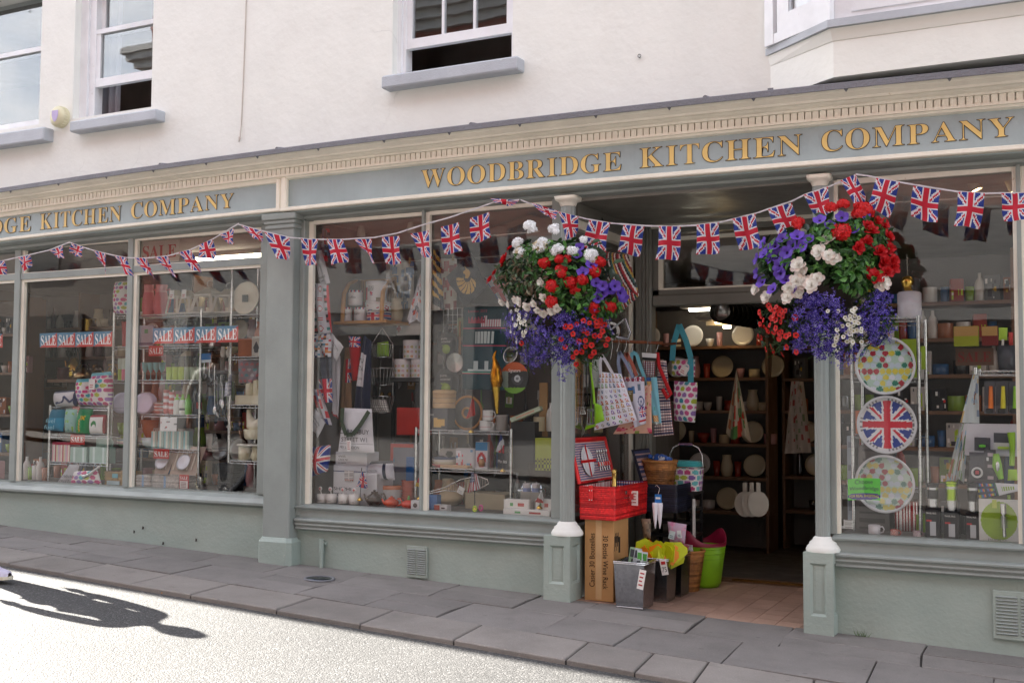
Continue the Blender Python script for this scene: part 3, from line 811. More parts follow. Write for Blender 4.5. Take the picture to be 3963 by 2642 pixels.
for k in range(8): objw('shop_pane',MB().box(-14.2+k*3.0,-12.6+k*3.0,OY+.06,OY+.08,.9,2.6,(.05,)*3),GLOSS,op)
for k in range(9):
    x = -15.0+k*3.0
    objw('stone_pier',MB().box(x,x+.5,OY,OY+.16,-.3,3.0,G5),STONE,op)
p = at(FC(1030,755),9.1); q = at(FC(735,750),9.1); tp = at(FC(880,575),9.1)
lt = MB().text('BA',0,0,0,1.0,1.0,H('e6e6e8'),fn=lambda u,v,p=p,q=q,tp=tp: (p.x-(p.x-q.x)*u,OY+.14,p.z+(tp.z-p.z)*v))
objw('sign_lettering',lt,MATTE,op)
o2 = thing('rendered_building','low brown rendered building beside the brick building across the street','building',(-24,OY,0))
objw('wall',MB().box(-40,-16.4,OY-8,OY-.3,-1,6.2,G5),DULLW,o2)
objw('roof',MB().add([(-40,OY-.2,6.2),(-16.4,OY-.2,6.2),(-16.4,OY-4,6.9),(-40,OY-4,6.9)],[(0,1,2,3)],(.12,.08,.07)),MATTE,o2)
for k in range(7):
    objw('window',MB().box(-38+k*3.1,-36.9+k*3.1,OY-.3,OY-.24,4,5.4,(.05,)*3),GLOSS,o2)
    objw('shopfront',MB().box(-38.6+k*3.1,-36.2+k*3.1,OY-.3,OY-.2,.9,3.2,(.06,)*3),GLOSS,o2)
fp_ = MB(); fp_.grid(lambda u,v: (-40+60*u,OY-.4+1.5*v,gz(-40+60*u)+.05),30,2,(.2,)*3,False)
structure('far_pavement',fp_,SLABM)
# ================================================================== prints and cloth
UB,UR,UWh = H('2a3f96'),H('d2233a'),H('e9e6ea')
def union(u,v,asp=.72,rc=.074,wc=.108):
    x,y = (u-.5)*asp,v-.5
    if abs(x) < rc or abs(y) < rc: return UR
    if abs(x) < wc or abs(y) < wc: return UWh
    s_ = math.hypot(1,asp)
    d1,d2 = (x-y*asp)/s_,(x+y*asp)/s_
    d = d1 if abs(d1) < abs(d2) else d2
    if -.010 < d < .036: return UR
    if abs(d) < .066: return UWh
    return UB
DOTS = [H('cf4f86'),H('4fb3bf'),H('b6c24a'),H('a07ab8'),H('e9e6e4'),H('d1577f')]
def dots(n=4.0,bgc=H('eeebea'),cols=DOTS,rad=.40,asp=1.0,seed=0):
    def f(u,v):
        y = v*n*asp; j = int(y); x = u*n+(.5 if j % 2 else 0); i = int(x)
        if math.hypot(x-i-.5,y-j-.5) < rad: return cols[(i*3+j*5+seed+(i*j) % 3) % len(cols)]
        return bgc
    return f
def gingham(n,a,b,c,asp=1.0):
    def f(u,v):
        i,j = int(u*n*2) % 2,int(v*n*asp*2) % 2
        return a if (i and j) else (b if i else (c if j else WHITE))
    return f
def stripes(cols,n,along='u'):
    return lambda u,v: cols[int((u if along == 'u' else v)*n) % len(cols)]
def speck(bgc,cols,nu,nv,dens=.55,seed=1):
    r_ = random.Random(seed); tab = {}
    for i in range(nu):
        for j in range(nv):
            tab[i,j] = r_.choice(cols) if r_.random() < dens else bgc
    return lambda u,v: tab[min(nu-1,int(u*nu)),min(nv-1,int(v*nv))]
def scatter(bgc,cols,n=14,r=.07,seed=3,asp=1.0):
    r_ = random.Random(seed); pts = [(r_.random(),r_.random(),r_.choice(cols),r*r_.uniform(.5,1.2),r_.uniform(.4,1.4)) for _ in range(n)]
    def f(u,v):
        for x,y,c,q,k in pts:
            if abs(u-x) < q*k and abs((v-y)*asp) < q: return c
        return bgc
    return f
def quad(fr,TL,TR,BR,BL,Y):
    a,b,c,d = at(fr(*TL),Y),at(fr(*TR),Y),at(fr(*BR),Y),at(fr(*BL),Y)
    def f(u,v):
        return (d*(1-u)+c*u)*(1-v)+(a*(1-u)+b*u)*v
    f.mid = (a+b+c+d)/4; f.base = (c+d)/2; f.top = (a+b)/2; f.w = ((b-a).length+(c-d).length)/2; f.h = ((a-d).length+(b-c).length)/2
    return f
def pillow(q,t,col,nu=10,nv=12,back=None,puff=.5,ripple=0.0,seed=0):
    m_ = MB()
    def sh(sgn):
        def f(u,v):
            p = q(u,v); e = (max(0,math.sin(math.pi*u)*math.sin(math.pi*v)))**puff
            r_ = ripple*math.sin(u*11+v*3+seed)*(1-.5*v)
            return (p.x,p.y+sgn*t*.5*e+r_,p.z)
        return f
    m_.grid(sh(-1),nu,nv,col)
    g = MB().grid(sh(1),nu,nv,back or (lambda u,v: col(u,v) if callable(col) else col))
    g.f = [f[::-1] for f in g.f]
    m_.add(g.v,g.f,g.c,True)
    return m_
def strap(m_,pts,w,col,th=.004):
    """flat ribbon through points, standing in the x-z plane"""
    pts = [Vector(p) for p in pts]
    for a,b in zip(pts[:-1],pts[1:]):
        d = (b-a); n = Vector((-d.z,0,d.x)).normalized()*w/2
        V = [a-n,a+n,b+n,b-n]; V2 = [v+Vector((0,th,0)) for v in V]
        m_.add(V+V2,[(0,1,2,3),(7,6,5,4),(0,4,5,1),(1,5,6,2),(2,6,7,3),(3,7,4,0)],col)
    return m_
def tagcard(parent,x,y,z,w,h,col=None,lines=3,c2=None,rz=0.0):
    """small printed swing ticket hanging free"""
    m_ = MB().cbox(0,0,0,w,.0025,h,col or WHITE,0,0)
    for k in range(lines):
        m_.box(-w*.32,w*.32*rnd.uniform(.4,1),-.0032,-.0013,h*(.18+.2*k),h*(.18+.2*k)+h*.07,c2 or H('b03a40'))
    o = obj('ticket',m_,CARD,parent,(x,y,z)); o.rotation_euler = (0,rz,0); return o
# ================================================================== bunting
def bunting(label,fr,path,flags,y0=-.2):
    """path: string in picture points; flags: TL, TR, BR, BL corners"""
    P = [at(fr(*p),y0) for p in path]
    th = thing('bunting',label,'bunting',tuple(P[0]),'union flag bunting along the fascia')
    m_ = MB()
    for a,b in zip(P[:-1],P[1:]):
        n = 5
        for k in range(n):
            p,q = a.lerp(b,k/n),a.lerp(b,(k+1)/n); w = .006+.004*abs(math.sin(k*1.9+a.x*7)); w2 = .006+.004*abs(math.sin((k+1)*1.9+a.x*7))
            V = [(p.x,p.y-.002,p.z-w*.6),(p.x,p.y-.002,p.z+w*.4),(q.x,q.y-.002,q.z+w2*.4),(q.x,q.y-.002,q.z-w2*.6)]
            V += [(x,y+.004,z) for x,y,z in V]
            m_.add(V,[(0,3,2,1),(4,5,6,7),(0,1,5,4),(3,7,6,2)],H('e6e1e4'))
    objw('tape',m_,SILK,th)
    for k,f in enumerate(flags):
        fr2 = f[4] if len(f) > 4 else fr
        q = quad(fr2,f[0],f[1],f[2],f[3],y0-.006)
        amp = .018 if len(f) < 6 else f[5]
        ph = rnd.uniform(0,6); fq = rnd.uniform(3.5,6)
        sk = rnd.uniform(-.02,.02)
        def wav(u,v,q=q,amp=amp,ph=ph,fq=fq,sk=sk):
            p = q(u,v); d = 1-v
            return (p.x+.006*math.sin(v*5+ph)*d,p.y-amp*math.sin(u*fq+ph+d*2.2)*(.25+d)-abs(sk)*d,p.z+.004*math.sin(u*6+ph)*d)
        objw('flag',MB().grid(wav,20,26,lambda u,v: union(u,v)),SILK,th)
    return th
bunting('bunting with three crumpled union flags at the far end of the sale shop',FA,[(-60,375),(155,325),(270,300),(430,262),(600,195)],
        [((-50,372),(35,355),(65,475),(-20,480)),((155,328),(265,310),(270,390),(205,490)),((430,268),(545,225),(580,340),(500,332))])
bunting('bunting with eight wind-blown union flags over the lantern window',FA,
        [(600,195),(730,240),(820,268),(950,300),(1090,328),(1265,333),(1455,313),(1650,260),(1840,170),(2070,32)],
        [((630,207),(730,240),(715,330),(595,290)),((820,268),(910,293),(940,488),(885,400)),((990,313),(1090,328),(1165,495),(1100,470)),
         ((1170,333),(1265,333),(1355,525),(1285,470)),((1350,326),(1455,313),(1545,510),(1455,455)),((1550,285),(1650,260),(1752,460),(1680,440)),
         ((1728,217),(1840,172),(1890,335),(1745,342)),((1910,132),(2030,75),(2040,222),(1965,205))])
OX = lambda x,y: FO(x,y)
bunting('bunting with union flags hung from the pilaster across the window of tea towels',FO,
        [(548,515),(603,530),(665,545),(710,549),(780,550),(860,545),(910,536),(975,515),(1030,500),(1104,475),(1140,462),(1192,459)],
        [((553,518),(600,530),(606,560),(588,547)),((607,533),(664,545),(668,597),(640,595)),
         ((35,277),(180,280),(180,512),(60,505),FC),((255,285),(395,283),(455,470),(330,508),FC),((500,285),(645,278),(680,508),(605,410),FC,.02),
         ((738,265),(890,252),(910,500),(765,500),FC),((980,235),(1140,205),(1185,455),(1085,430),FC),((1250,175),(1405,135),(1435,390),(1268,418),FC),
         ((1503,100),(1668,45),(1685,275),(1510,318),FC),((88,130),(310,150),(245,190),(150,172),FE)])
bunting('bunting with union flags slung between the two flower baskets across the doorway',FO,
        [(1196,459),(1245,478),(1295,490),(1345,502),(1400,512),(1480,518),(1540,520),(1600,517),(1660,509),(1735,490),(1764,480),(1818,462),(1848,447),(1905,428),(1965,402)],
        [((410,166),(605,228),(600,300),(500,262),FE,.02),((610,234),(762,270),(742,402),(682,460),FE,.02),((845,300),(1005,317),(970,555),(800,510),FE),((1105,335),(1260,347),(1222,575),(1065,540),FE),
         ((1513,520),(1563,520),(1562,597),(1511,597)),((1600,517),(1650,511),(1655,582),(1602,586)),((1683,503),(1735,491),(1750,567),(1697,577)),
         ((240,316),(420,263),(490,480),(320,515),FI),((510,206),(692,143),(735,370),(610,390),FI)])
bunting('bunting with union flags above the window of round trays',FO,
        [(1966,400),(1995,404),(2060,417),(2130,429),(2200,440),(2262,444),(2310,443),(2362,443),(2420,438)],
        [((790,97),(905,45),(985,238),(908,300),FI,.02),((1060,76),(1240,110),(1165,375),(1000,300),FI),((2098,427),(2160,437),(2152,515),(2090,498)),
         ((2200,440),(2262,444),(2252,525),(2195,520)),((2300,444),(2362,443),(2366,508),(2305,508))])
# ================================================================== flowers
def geranium(col,n=34,R=1.0,col2=None):
    m_ = MB()
    for i in range(n):
        ph = math.acos(1-1.45*(i+.5)/n); w = i*2.39996
        d = Vector((math.sin(ph)*math.cos(w),math.sin(ph)*math.sin(w),math.cos(ph)))
        c = Vector((d.x,d.y,d.z*.75))*R*rnd.uniform(.78,1.08); r = R*rnd.uniform(.34,.48)
        a = d.orthogonal().normalized(); b = d.cross(a); tw = rnd.uniform(0,6)
        cc = jit(col2 if (col2 and rnd.random() < .3) else col,.16)
        for k in range(5):
            t1 = tw+k*1.2566; e1 = a*math.cos(t1)+b*math.sin(t1); e2 = a*math.cos(t1+.52)+b*math.sin(t1+.52); e0 = a*math.cos(t1-.52)+b*math.sin(t1-.52)
            lf = d*r*rnd.uniform(.0,.35)
            m_.add([c,c+e0*r*.75+lf*.6,c+e1*r+lf,c+e2*r*.75+lf*.6],[(0,1,2,3)],jit(cc,.1))
    return m_
def petunia(col,dark,R=1.0):
    m_ = MB(); n = 20; rings = [(.05,-.45,dark),(.22,-.2,dark),(.6,.0,col),(1.0,.12,None)]
    vs = []
    for r,z,_ in rings:
        for k in range(n):
            w = 2*math.pi*k/n; rr = r*(1-.13*(r > .5)*(1-abs(math.cos(2.5*w))**.7)); zz = z+.10*r*math.sin(5*w+1)*(r > .5)
            vs.append((R*rr*math.cos(w),R*rr*math.sin(w),R*zz))
    fs,cs = [],[]
    for j in range(3):
        for k in range(n):
            fs.append((j*n+k,j*n+(k+1) % n,(j+1)*n+(k+1) % n,(j+1)*n+k)); cs.append(jit(dark if j == 0 else col,.1 if j else .02))
    m_.add(vs,fs,cs,True); return m_
def begonia(col,n=14,R=1.0,tip=None):
    m_ = MB()
    for i in range(n):
        w = i*2.39996; el = .25+1.1*(i/n); l = R*(1.1-.45*i/n)
        o = Vector((math.cos(w)*math.cos(el),math.sin(w)*math.cos(el),math.sin(el))); s_ = Vector((-math.sin(w),math.cos(w),0))
        c1 = jit(tip if (tip and i < 5) else col,.06)
        m_.add([Vector((0,0,0)),o*l*.45+s_*l*.42,o*l*.9+s_*l*.25,o*l-Vector((0,0,.12*l)),o*l*.9-s_*l*.25,o*l*.45-s_*l*.42],[(0,1,2,3,4,5)],c1)
    return m_
def small_bloom(col,eye,R=1.0):
    m_ = MB(); n = 10
    vs = [(0,0,-.25*R)]
    for k in range(n):
        w = 2*math.pi*k/n; r = R*(1 if k % 2 else .84); vs.append((r*math.cos(w),r*math.sin(w),.06*R*math.sin(3*w)))
    for k in range(n): vs.append((.32*R*math.cos(2*math.pi*k/n),.32*R*math.sin(2*math.pi*k/n),-.08*R))
    fs = [(1+k,1+(k+1) % n,1+n+(k+1) % n,1+n+k) for k in range(n)]+[(0,1+n+k,1+n+(k+1) % n) for k in range(n)]
    m_.add(vs,fs,[jit(col,.08)]*n+[eye]*n); return m_
REDG,REDD,WHG,PURP,PURD,BLUE = H('d21a1c'),H('b01218'),H('f4f4f4'),H('6440b4'),H('2a1050'),H('4a34b0')
GERR = [mesh('geranium_head',geranium(REDG),PETAL) for _ in range(3)]
GERW = [mesh('geranium_head',geranium(WHG,34,1,H('c9b48a') if k == 2 else None),PETAL) for k in range(3)]
PETU = [mesh('petunia',petunia(jit(PURP,.15),PURD),PETAL) for _ in range(3)]
BEGW = [mesh('begonia',begonia(H('f2efe8'),18,1,H('eedfd6')),PETAL) for _ in range(2)]
BEGR = [mesh('begonia',begonia(H('c0141c'),16,1),PETAL) for _ in range(2)]
CALR = [mesh('red_blossom',small_bloom(jit(H('d0201c'),.1),H('701010')),PETAL) for _ in range(2)]
CALW = [mesh('white_blossom',small_bloom(H('e2e0d6'),H('a8a060')),PETAL) for _ in range(2)]
class Basket:
    def __init__(s,label,fr,cx,cy,rx,ry,Yc,depth):
        s.fr,s.Yc,s.depth = fr,Yc,depth
        s.c = at(fr(cx,cy),Yc); e = at(fr(cx+rx,cy),Yc); g = at(fr(cx,cy-ry),Yc)
        s.rx,s.rz = (e-s.c).length,(g-s.c).length
        s.th = thing('hanging_basket',label,'flower basket',(s.c.x,s.c.y,s.c.z-.12),'hanging baskets by the doorway')
        b = MB().lathe([(.02,-.20),(.10,-.19),(.16,-.12),(.19,-.03),(.195,0),(.17,0),(.0,-.02)],18,H('2c2218'),(s.c.x,s.c.y,s.c.z-.02))
        objw('basket_bowl',b,MATTE,s.th)
        ch = MB()
        top = Vector((s.c.x,s.c.y,s.c.z+.14))
        for k in range(3):
            w = .7+k*2.09; ch.tube([(s.c.x+.19*math.cos(w),s.c.y+.19*math.sin(w),s.c.z-.02),tuple(top)],.003,5,H('3a3a3a'))
        objw('chain',ch,METAL,s.th)
        br = MB().tube([(s.c.x,-.02,s.c.z+.12),(s.c.x,s.c.y-.02,s.c.z+.16),(s.c.x,s.c.y-.03,s.c.z+.13)],.007,6,BLACK)
        objw('bracket',br,METAL,s.th)
    def surf(s,x,y,k=1.0,jt=.02):
        p = at(s.fr(x,y),s.Yc); dx,dz = (p.x-s.c.x)/s.rx,(p.z-s.c.z)/s.rz
        q = max(0.02,1-dx*dx-dz*dz)
        Y = s.Yc-s.depth*math.sqrt(q)*k+rnd.uniform(-jt,jt)
        p = at(s.fr(x,y),Y); n = Vector((dx*.8,-math.sqrt(q)-.25,dz*.6+.25)).normalized()
        return p,n
    def put(s,name,meshes,x,y,r,k=1.0,up=.0,spin=True):
        p,n = s.surf(x,y,k); n = (n+Vector((rnd.uniform(-.35,.35),rnd.uniform(-.2,.2),up+rnd.uniform(-.3,.3)))).normalized()
        o = obj(name,rnd.choice(meshes),None,s.th)
        o.location = p-s.th.location; o.scale = (r,r,r)
        q = n.to_track_quat('Z','Y'); o.rotation_euler = q.to_euler()
        o.rotation_euler.rotate_axis('Z',rnd.uniform(0,6.28))
        return o
    def truss(s,name,ms,x,y,r,up):
        s.put(name,ms,x,y,r*.00066,1.0,up)
        for k in range(2): s.put(name,ms,x+rnd.uniform(-.6,.6)*r,y+rnd.uniform(-.5,.6)*r,r*rnd.uniform(.00036,.0005),.98,up)
    def leaves(s,n,shape,cols,size,kmin=.3,kmax=.95,name='foliage',narrow=.55):
        """shape: list of (cx, cy, rx, ry) picture ellipses"""
        m_ = MB()
        for i in range(n):
            ex = rnd.choice(shape); a = rnd.uniform(0,6.283); r = math.sqrt(rnd.random())
            x,y = ex[0]+ex[2]*r*math.cos(a),ex[1]+ex[3]*r*math.sin(a)
            p,nn = s.surf(x,y,rnd.uniform(kmin,kmax),.03)
            d = (nn+Vector((rnd.uniform(-1,1),rnd.uniform(-.6,.4),rnd.uniform(-1,.8)))).normalized()
            l = size*rnd.uniform(.6,1.3); t = Vector((rnd.uniform(-1,1),rnd.uniform(-.5,.2),rnd.uniform(-1,.5))); t = (t-d*t.dot(d)).normalized(); b = d.cross(t)*narrow
            c = jit(rnd.choice(cols),.3); fold = d*l*.15
            V = [p,p+t*l*.35+b*l*.45+fold,p+t*l*.75+b*l*.34+fold,p+t*l,p+t*l*.75-b*l*.34+fold,p+t*l*.35-b*l*.45+fold]
            m_.add(V,[(0,1,2,3),(0,3,4,5)],[c,mulc(c,.9)])
        o = objw(name,m_,LEAF,s.th); o['kind'] = 'stuff'; return o
    def lobelia(s,n,shape,cols,size=.0085,name='lobelia'):
        m_ = MB()
        cl = []
        for i in range(110):
            ex = rnd.choices(shape,[e[2]*e[3] for e in shape])[0]; a = rnd.uniform(0,6.283); r = rnd.random()**.55; cl.append((ex[0]+ex[2]*r*math.cos(a),ex[1]+ex[3]*r*math.sin(a),rnd.uniform(14,40)))
        for i in range(n):
            x,y,sg = rnd.choice(cl); x += rnd.gauss(0,sg); y += rnd.gauss(0,sg)
            p,nn = s.surf(x,y,rnd.uniform(.55,1.02),.025)
            t = nn.orthogonal().normalized(); b = nn.cross(t); w = rnd.uniform(0,6); l = size*rnd.uniform(.6,1.3); c = jit(rnd.choice(cols),.35)
            for k in range(3):
                w1 = w+k*2.1; e1 = t*math.cos(w1)+b*math.sin(w1); e2 = t*math.cos(w1+1.0)+b*math.sin(w1+1.0); e3 = t*math.cos(w1+.5)+b*math.sin(w1+.5)
                m_.add([p,p+e1*l*.7+nn*l*.25,p+e3*l,p+e2*l*.7+nn*l*.25],[(0,1,2,3)],jit(c,.12))
            m_.add([p+nn*.001+t*l*.2,p+nn*.001+b*l*.2,p+nn*.001-t*l*.2],[(0,1,2)],H('cfc8ee'))
        o = objw(name,m_,PETAL,s.th); o['kind'] = 'stuff'; return o
    def trails(s,pts,name='trailing_stem'):
        m_ = MB()
        for (x0,y0,x1,y1) in pts:
            a,_ = s.surf(x0,y0,.8,.01); b,_ = s.surf(x1,y1,.9,.01)
            m_.tube([a,a.lerp(b,.5)+Vector((.01,-.01,.01)),b],.0016,4,H('3f5a28'))
        objw(name,m_,LEAF,s.th)['kind'] = 'stuff'
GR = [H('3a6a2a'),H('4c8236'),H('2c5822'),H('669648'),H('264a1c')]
GRD = [H('24431c'),H('18300f'),H('34502a'),H('3a4a3c')]  # darker greens for inner leaves: shade inside the plants put into colour
BRZ = [H('5a6a4c'),H('7a6450'),H('4a7044'),H('807a60')]
bk = Basket('hanging basket with white geraniums on top and a beard of violet lobelia below',FE,610,900,520,560,-.42,.26)
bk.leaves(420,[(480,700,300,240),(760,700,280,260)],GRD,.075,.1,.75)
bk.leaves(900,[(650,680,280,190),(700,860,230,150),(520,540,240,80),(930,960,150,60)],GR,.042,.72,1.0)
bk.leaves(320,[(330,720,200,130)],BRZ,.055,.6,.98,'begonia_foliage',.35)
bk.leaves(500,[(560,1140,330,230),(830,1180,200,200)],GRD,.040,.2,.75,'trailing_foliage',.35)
bk.lobelia(1500,[(530,1130,300,200),(520,1290,210,110),(640,1400,70,90),(400,1360,60,60),(250,1150,60,130),(860,1080,160,100),(340,640,30,20)],[H('4c3aa0'),H('5e4eb4'),H('3a2c86'),H('7a6ac4')],.0115)
bk.trails([(rnd.uniform(350,900),1150,rnd.uniform(330,940),rnd.uniform(1300,1460)) for _ in range(40)])
for x,y,r in ((390,340,60),(575,365,52),(300,470,55),(315,540,58),(475,500,74),(600,525,60),(720,530,46),(800,445,36),(855,565,60)): bk.truss('white_geranium',GERW,x,y,r,.5)
for x,y,r in ((505,620,52),(610,590,42),(630,672,52),(680,590,36),(560,795,55),(705,770,52),(790,750,46),(735,828,42),(555,915,52),(885,690,52),(930,612,46),(885,960,54),(1000,950,54)): bk.truss('red_geranium',GERR,x,y,r,.2)
for x,y,r in ((210,600,60),(98,752,42),(245,515,32),(130,700,30)): bk.put('red_begonia',BEGR,x,y,r*.0009,.9)
for x,y in ((185,915),(235,938),(290,900),(320,912),(375,950),(425,930),(455,978),(495,1002),(560,982),(480,772),(600,965),(500,880)): bk.put('white_begonia',BEGW,x,y,rnd.uniform(.026,.036),1.02,-.6)
for x,y in ((795,690),(860,632),(945,795),(1005,820),(1040,795),(895,772),(1100,882),(910,890),(770,502),(755,560),(940,845),(1085,850)): bk.put('petunia',PETU,x,y,rnd.uniform(.032,.040),1.0)
for x,y in ((880,1030),(845,1075),(805,1135),(830,1155),(750,1085),(800,1060),(930,1100),(665,1105),(700,1105),(765,1215),(815,1210),(860,1245),(815,1255),(660,1260),(745,1300),(785,1295),(855,1330),(720,1335),(985,1200),(970,1245),(925,1175),(885,1175),(945,1140),(900,1100),(630,1200),(330,1230),(925,1060),(880,1300),(960,1090),(720,1160),(745,1390),(900,1070)): bk.put('red_blossom',CALR,x,y,rnd.uniform(.016,.021),1.03)
for i in range(34): bk.put('white_blossom',CALW,rnd.gauss(315,38),rnd.uniform(975,1235),rnd.uniform(.011,.015),1.03)
bk = Basket('hanging basket with violet petunias on one side and red begonias on the other',FI,660,860,580,640,-.45,.28)
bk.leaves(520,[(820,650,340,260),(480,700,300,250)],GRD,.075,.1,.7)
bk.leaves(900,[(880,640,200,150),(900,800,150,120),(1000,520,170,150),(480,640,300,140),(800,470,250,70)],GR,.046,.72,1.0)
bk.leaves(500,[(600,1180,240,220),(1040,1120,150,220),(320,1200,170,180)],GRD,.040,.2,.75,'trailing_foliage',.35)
bk.lobelia(1700,[(610,1180,230,220),(1060,1150,130,210),(700,1370,250,60),(450,1390,60,60),(800,1490,30,60),(660,930,60,40)],[H('4c3aa0'),H('5e4eb4'),H('3a2c86'),H('7a6ac4')],.0115)
bk.trails([(rnd.uniform(250,1150),1150,rnd.uniform(220,1150),rnd.uniform(1300,1450)) for _ in range(40)])
for x,y,r in ((720,302,52),(810,272,48),(465,415,52),(800,490,74),(970,322,76),(930,340,50)): bk.truss('red_geranium',GERR,x,y,r,.4)
for x,y in ((1110,430),(1150,530),(1150,620),(1180,712),(1140,790),(1010,800),(990,570),(925,605),(1020,482),(1060,420),(1000,442),(1180,760),(1110,822),(1090,640),(1050,830),(1120,720)): bk.put('red_begonia',BEGR,x,y,rnd.uniform(.036,.050),.98)
for x,y in ((200,570),(290,590),(350,532),(205,650),(250,682),(380,640),(385,705),(320,742),(500,590),(545,540),(460,512),(330,800),(375,847),(150,692),(270,917),(710,435),(800,372),(880,465),(960,347),(630,392),(425,905),(150,800),(190,862),(420,590),(240,620),(310,660)): bk.put('petunia',PETU,x,y,rnd.uniform(.032,.040),1.0)
for x,y in ((630,640),(700,545),(700,667),(735,682),(470,742),(500,800),(460,862),(610,842),(530,870),(400,912),(470,952),(230,982),(150,922),(390,985),(570,895),(1090,890),(1120,870)): bk.put('white_begonia',BEGW,x,y,rnd.uniform(.034,.048),1.0,-.2)
for i in range(46):
    v = rnd.random(); bk.put('red_blossom',CALR,270+rnd.gauss(0,70)+v*60,1020+400*v,rnd.uniform(.015,.020),1.03)
for i in range(40): bk.put('white_blossom',CALW,860+rnd.gauss(0,55),rnd.uniform(1050,1350),rnd.uniform(.012,.015),1.03)
# ================================================================== goods in the doorway
def Z3(fr,x,y,Y): return at(fr(x,y),Y)
KRAFT = H('b98c5a')
bx0,bx1,by0,by1 = -2.800,-2.602,.035,.30
bz0 = lobz(-2.7,.1)+.004; bz1 = bz0+.512
ca = thing('carton','tall brown cardboard carton for a bottle rack under the red hamper','carton',((bx0+bx1)/2,(by0+by1)/2,bz0))
m_ = MB().cbox((bx0+bx1)/2,(by0+by1)/2,bz0,bx1-bx0,by1-by0,bz1-bz0,KRAFT,0,.003)
objw('box',m_,CARD,ca)
m_ = MB().box((bx0+bx1)/2-.022,(by0+by1)/2*0+(bx0+bx1)/2+.018,by0-.0014,by0-.0004,bz0+.01,bz1-.002,H('c8a274'))
objw('packing_tape',m_,SATIN,ca)
ph = bz1-bz0
m_ = MB().text('Casier 30 Bouteilles',bx0+.034,by0-.0022,bz0+ph*.17,.036,ph*.66,H('2a2018'),rot=90)
objw('lettering',m_,CARD,ca); m_ = MB().text('30 Bottle Wine Rack',bx1-.072,by0-.0022,bz0+ph*.15,.036,ph*.66,H('2a2018'),rot=-90)
objw('lettering',m_,CARD,ca)
objw('painted_hole',MB().cbox(bx1+.0008,by0+.10,bz0+.30,.0014,.028,.10,H('20160e'),0,0),CARD,ca)  # thin dark patch: the hole's shade is painted, nothing is cut
m_ = MB()
for k in range(6): m_.box(bx1+.0004,bx1+.0018,by0+.015+.012*k,by0+.022+.012*k,bz0+ph*(.62+.05*(k % 3)),bz0+ph*(.80+.04*(k % 2)),H('2a2018'))
objw('side_print',m_,CARD,ca)
def woven(x0,x1,y0,y1,z0,z1,cols,rows,step,flare=0.0,r=.006,lean=0.0):
    """basket walls: rods woven over stakes, row by row"""
    m_ = MB(); per = []
    def P(t,k):
        f = 1+flare*k; cx,cy = (x0+x1)/2,(y0+y1)/2; hx,hy = (x1-x0)/2*f,(y1-y0)/2*f
        L = [2*hx,2*hy,2*hx,2*hy]; T = t*sum(L)
        if T < L[0]: return cx-hx+T,cy-hy,(0,-1)
        T -= L[0]
        if T < L[1]: return cx+hx,cy-hy+T,(1,0)
        T -= L[1]
        if T < L[2]: return cx+hx-T,cy+hy,(0,1)
        T -= L[2]; return cx-hx,cy+hy-T,(-1,0)
    n = int((2*(x1-x0)+2*(y1-y0))/step); n += n % 2
    dz = (z1-z0)/rows
    for j in range(rows):
        z = z0+dz*(j+.5); pts = []
        for i in range(n):
            x,y,nn = P(i/n,j/rows); s_ = (1 if (i+j) % 2 else -1)*r*.55
            pts.append(Vector((x+nn[0]*s_,y+nn[1]*s_,z)))
        c = jit(rnd.choice(cols),.15); vs = []; q = dz*.52
        for p,i in zip(pts,range(n)):
            x,y,nn = P(i/n,j/rows)
            vs += [p+Vector((0,0,-q)),p+Vector((nn[0]*r*.6,nn[1]*r*.6,0)),p+Vector((0,0,q))]
        fs = []; cs = []
        for i in range(n):
            a,b = i*3,((i+1) % n)*3; cc = jit(c,.18)
            fs += [(a,b,b+1,a+1),(a+1,b+1,b+2,a+2)]; cs += [cc,cc]
        m_.add(vs,fs,cs,True)
    return m_
hx0,hx1,hy0,hy1,hz0,hz1 = -2.815,-2.578,-.005,.58,bz1+.002,bz1+.215
REDS = [H('d3161c'),H('e2282a'),H('b81016')]
hp = thing('picnic_hamper','bright red wicker picnic hamper with open lid and gingham lining on the carton','hamper',((hx0+hx1)/2,(hy0+hy1)/2,hz0))
objw('wicker_body',woven(hx0,hx1,hy0,hy1,hz0,hz1,REDS,17,.012,.03),WICK,hp)
GING = gingham(22,H('23305e'),H('b9434c'),H('5f6da0'),.5)
li = MB().grid(lambda u,v: (hx0+.01+(hx1-hx0-.02)*u,hy1-.02,hz0+.05+(hz1-hz0-.05)*v),24,20,gingham(12,H('23305e'),H('b9434c'),H('5f6da0')),False)
li.grid(lambda u,v: (hx0+.012,hy0+.02+(hy1-hy0-.04)*u,hz0+.05+(hz1-hz0-.05)*v),40,20,gingham(22,H('23305e'),H('b9434c'),H('5f6da0')),False)
li.box(hx0+.01,hx1-.01,hy0+.01,hy1-.01,hz0+.03,hz0+.05,NAVY)
objw('lining',li,CLOTH,hp)
lw,lh,tl = hy1-hy0+.01,.285,math.radians(14)
def lidp(u,v,d=0.0):
    return (hx0-.004-math.sin(tl)*v*lh+d*math.cos(tl),hy0+lw*u,hz1+.01+math.cos(tl)*v*lh+d*math.sin(tl))
m_ = MB().grid(lambda u,v: lidp(u,v,-.012+.004*math.sin(u*260)),60,20,lambda u,v: jit(REDS[0],.2)); m_.grid(lambda u,v: lidp(u,v,.0),2,2,REDS[0],False)
for a,b in (((0,0),(0,1)),((0,1),(1,1)),((1,1),(1,0))):
    m_.tube([lidp(a[0]+(b[0]-a[0])*k/10,a[1]+(b[1]-a[1])*k/10,.0) for k in range(11)],.013,7,REDS[1])
lid = objw('lid',m_,WICK,hp)
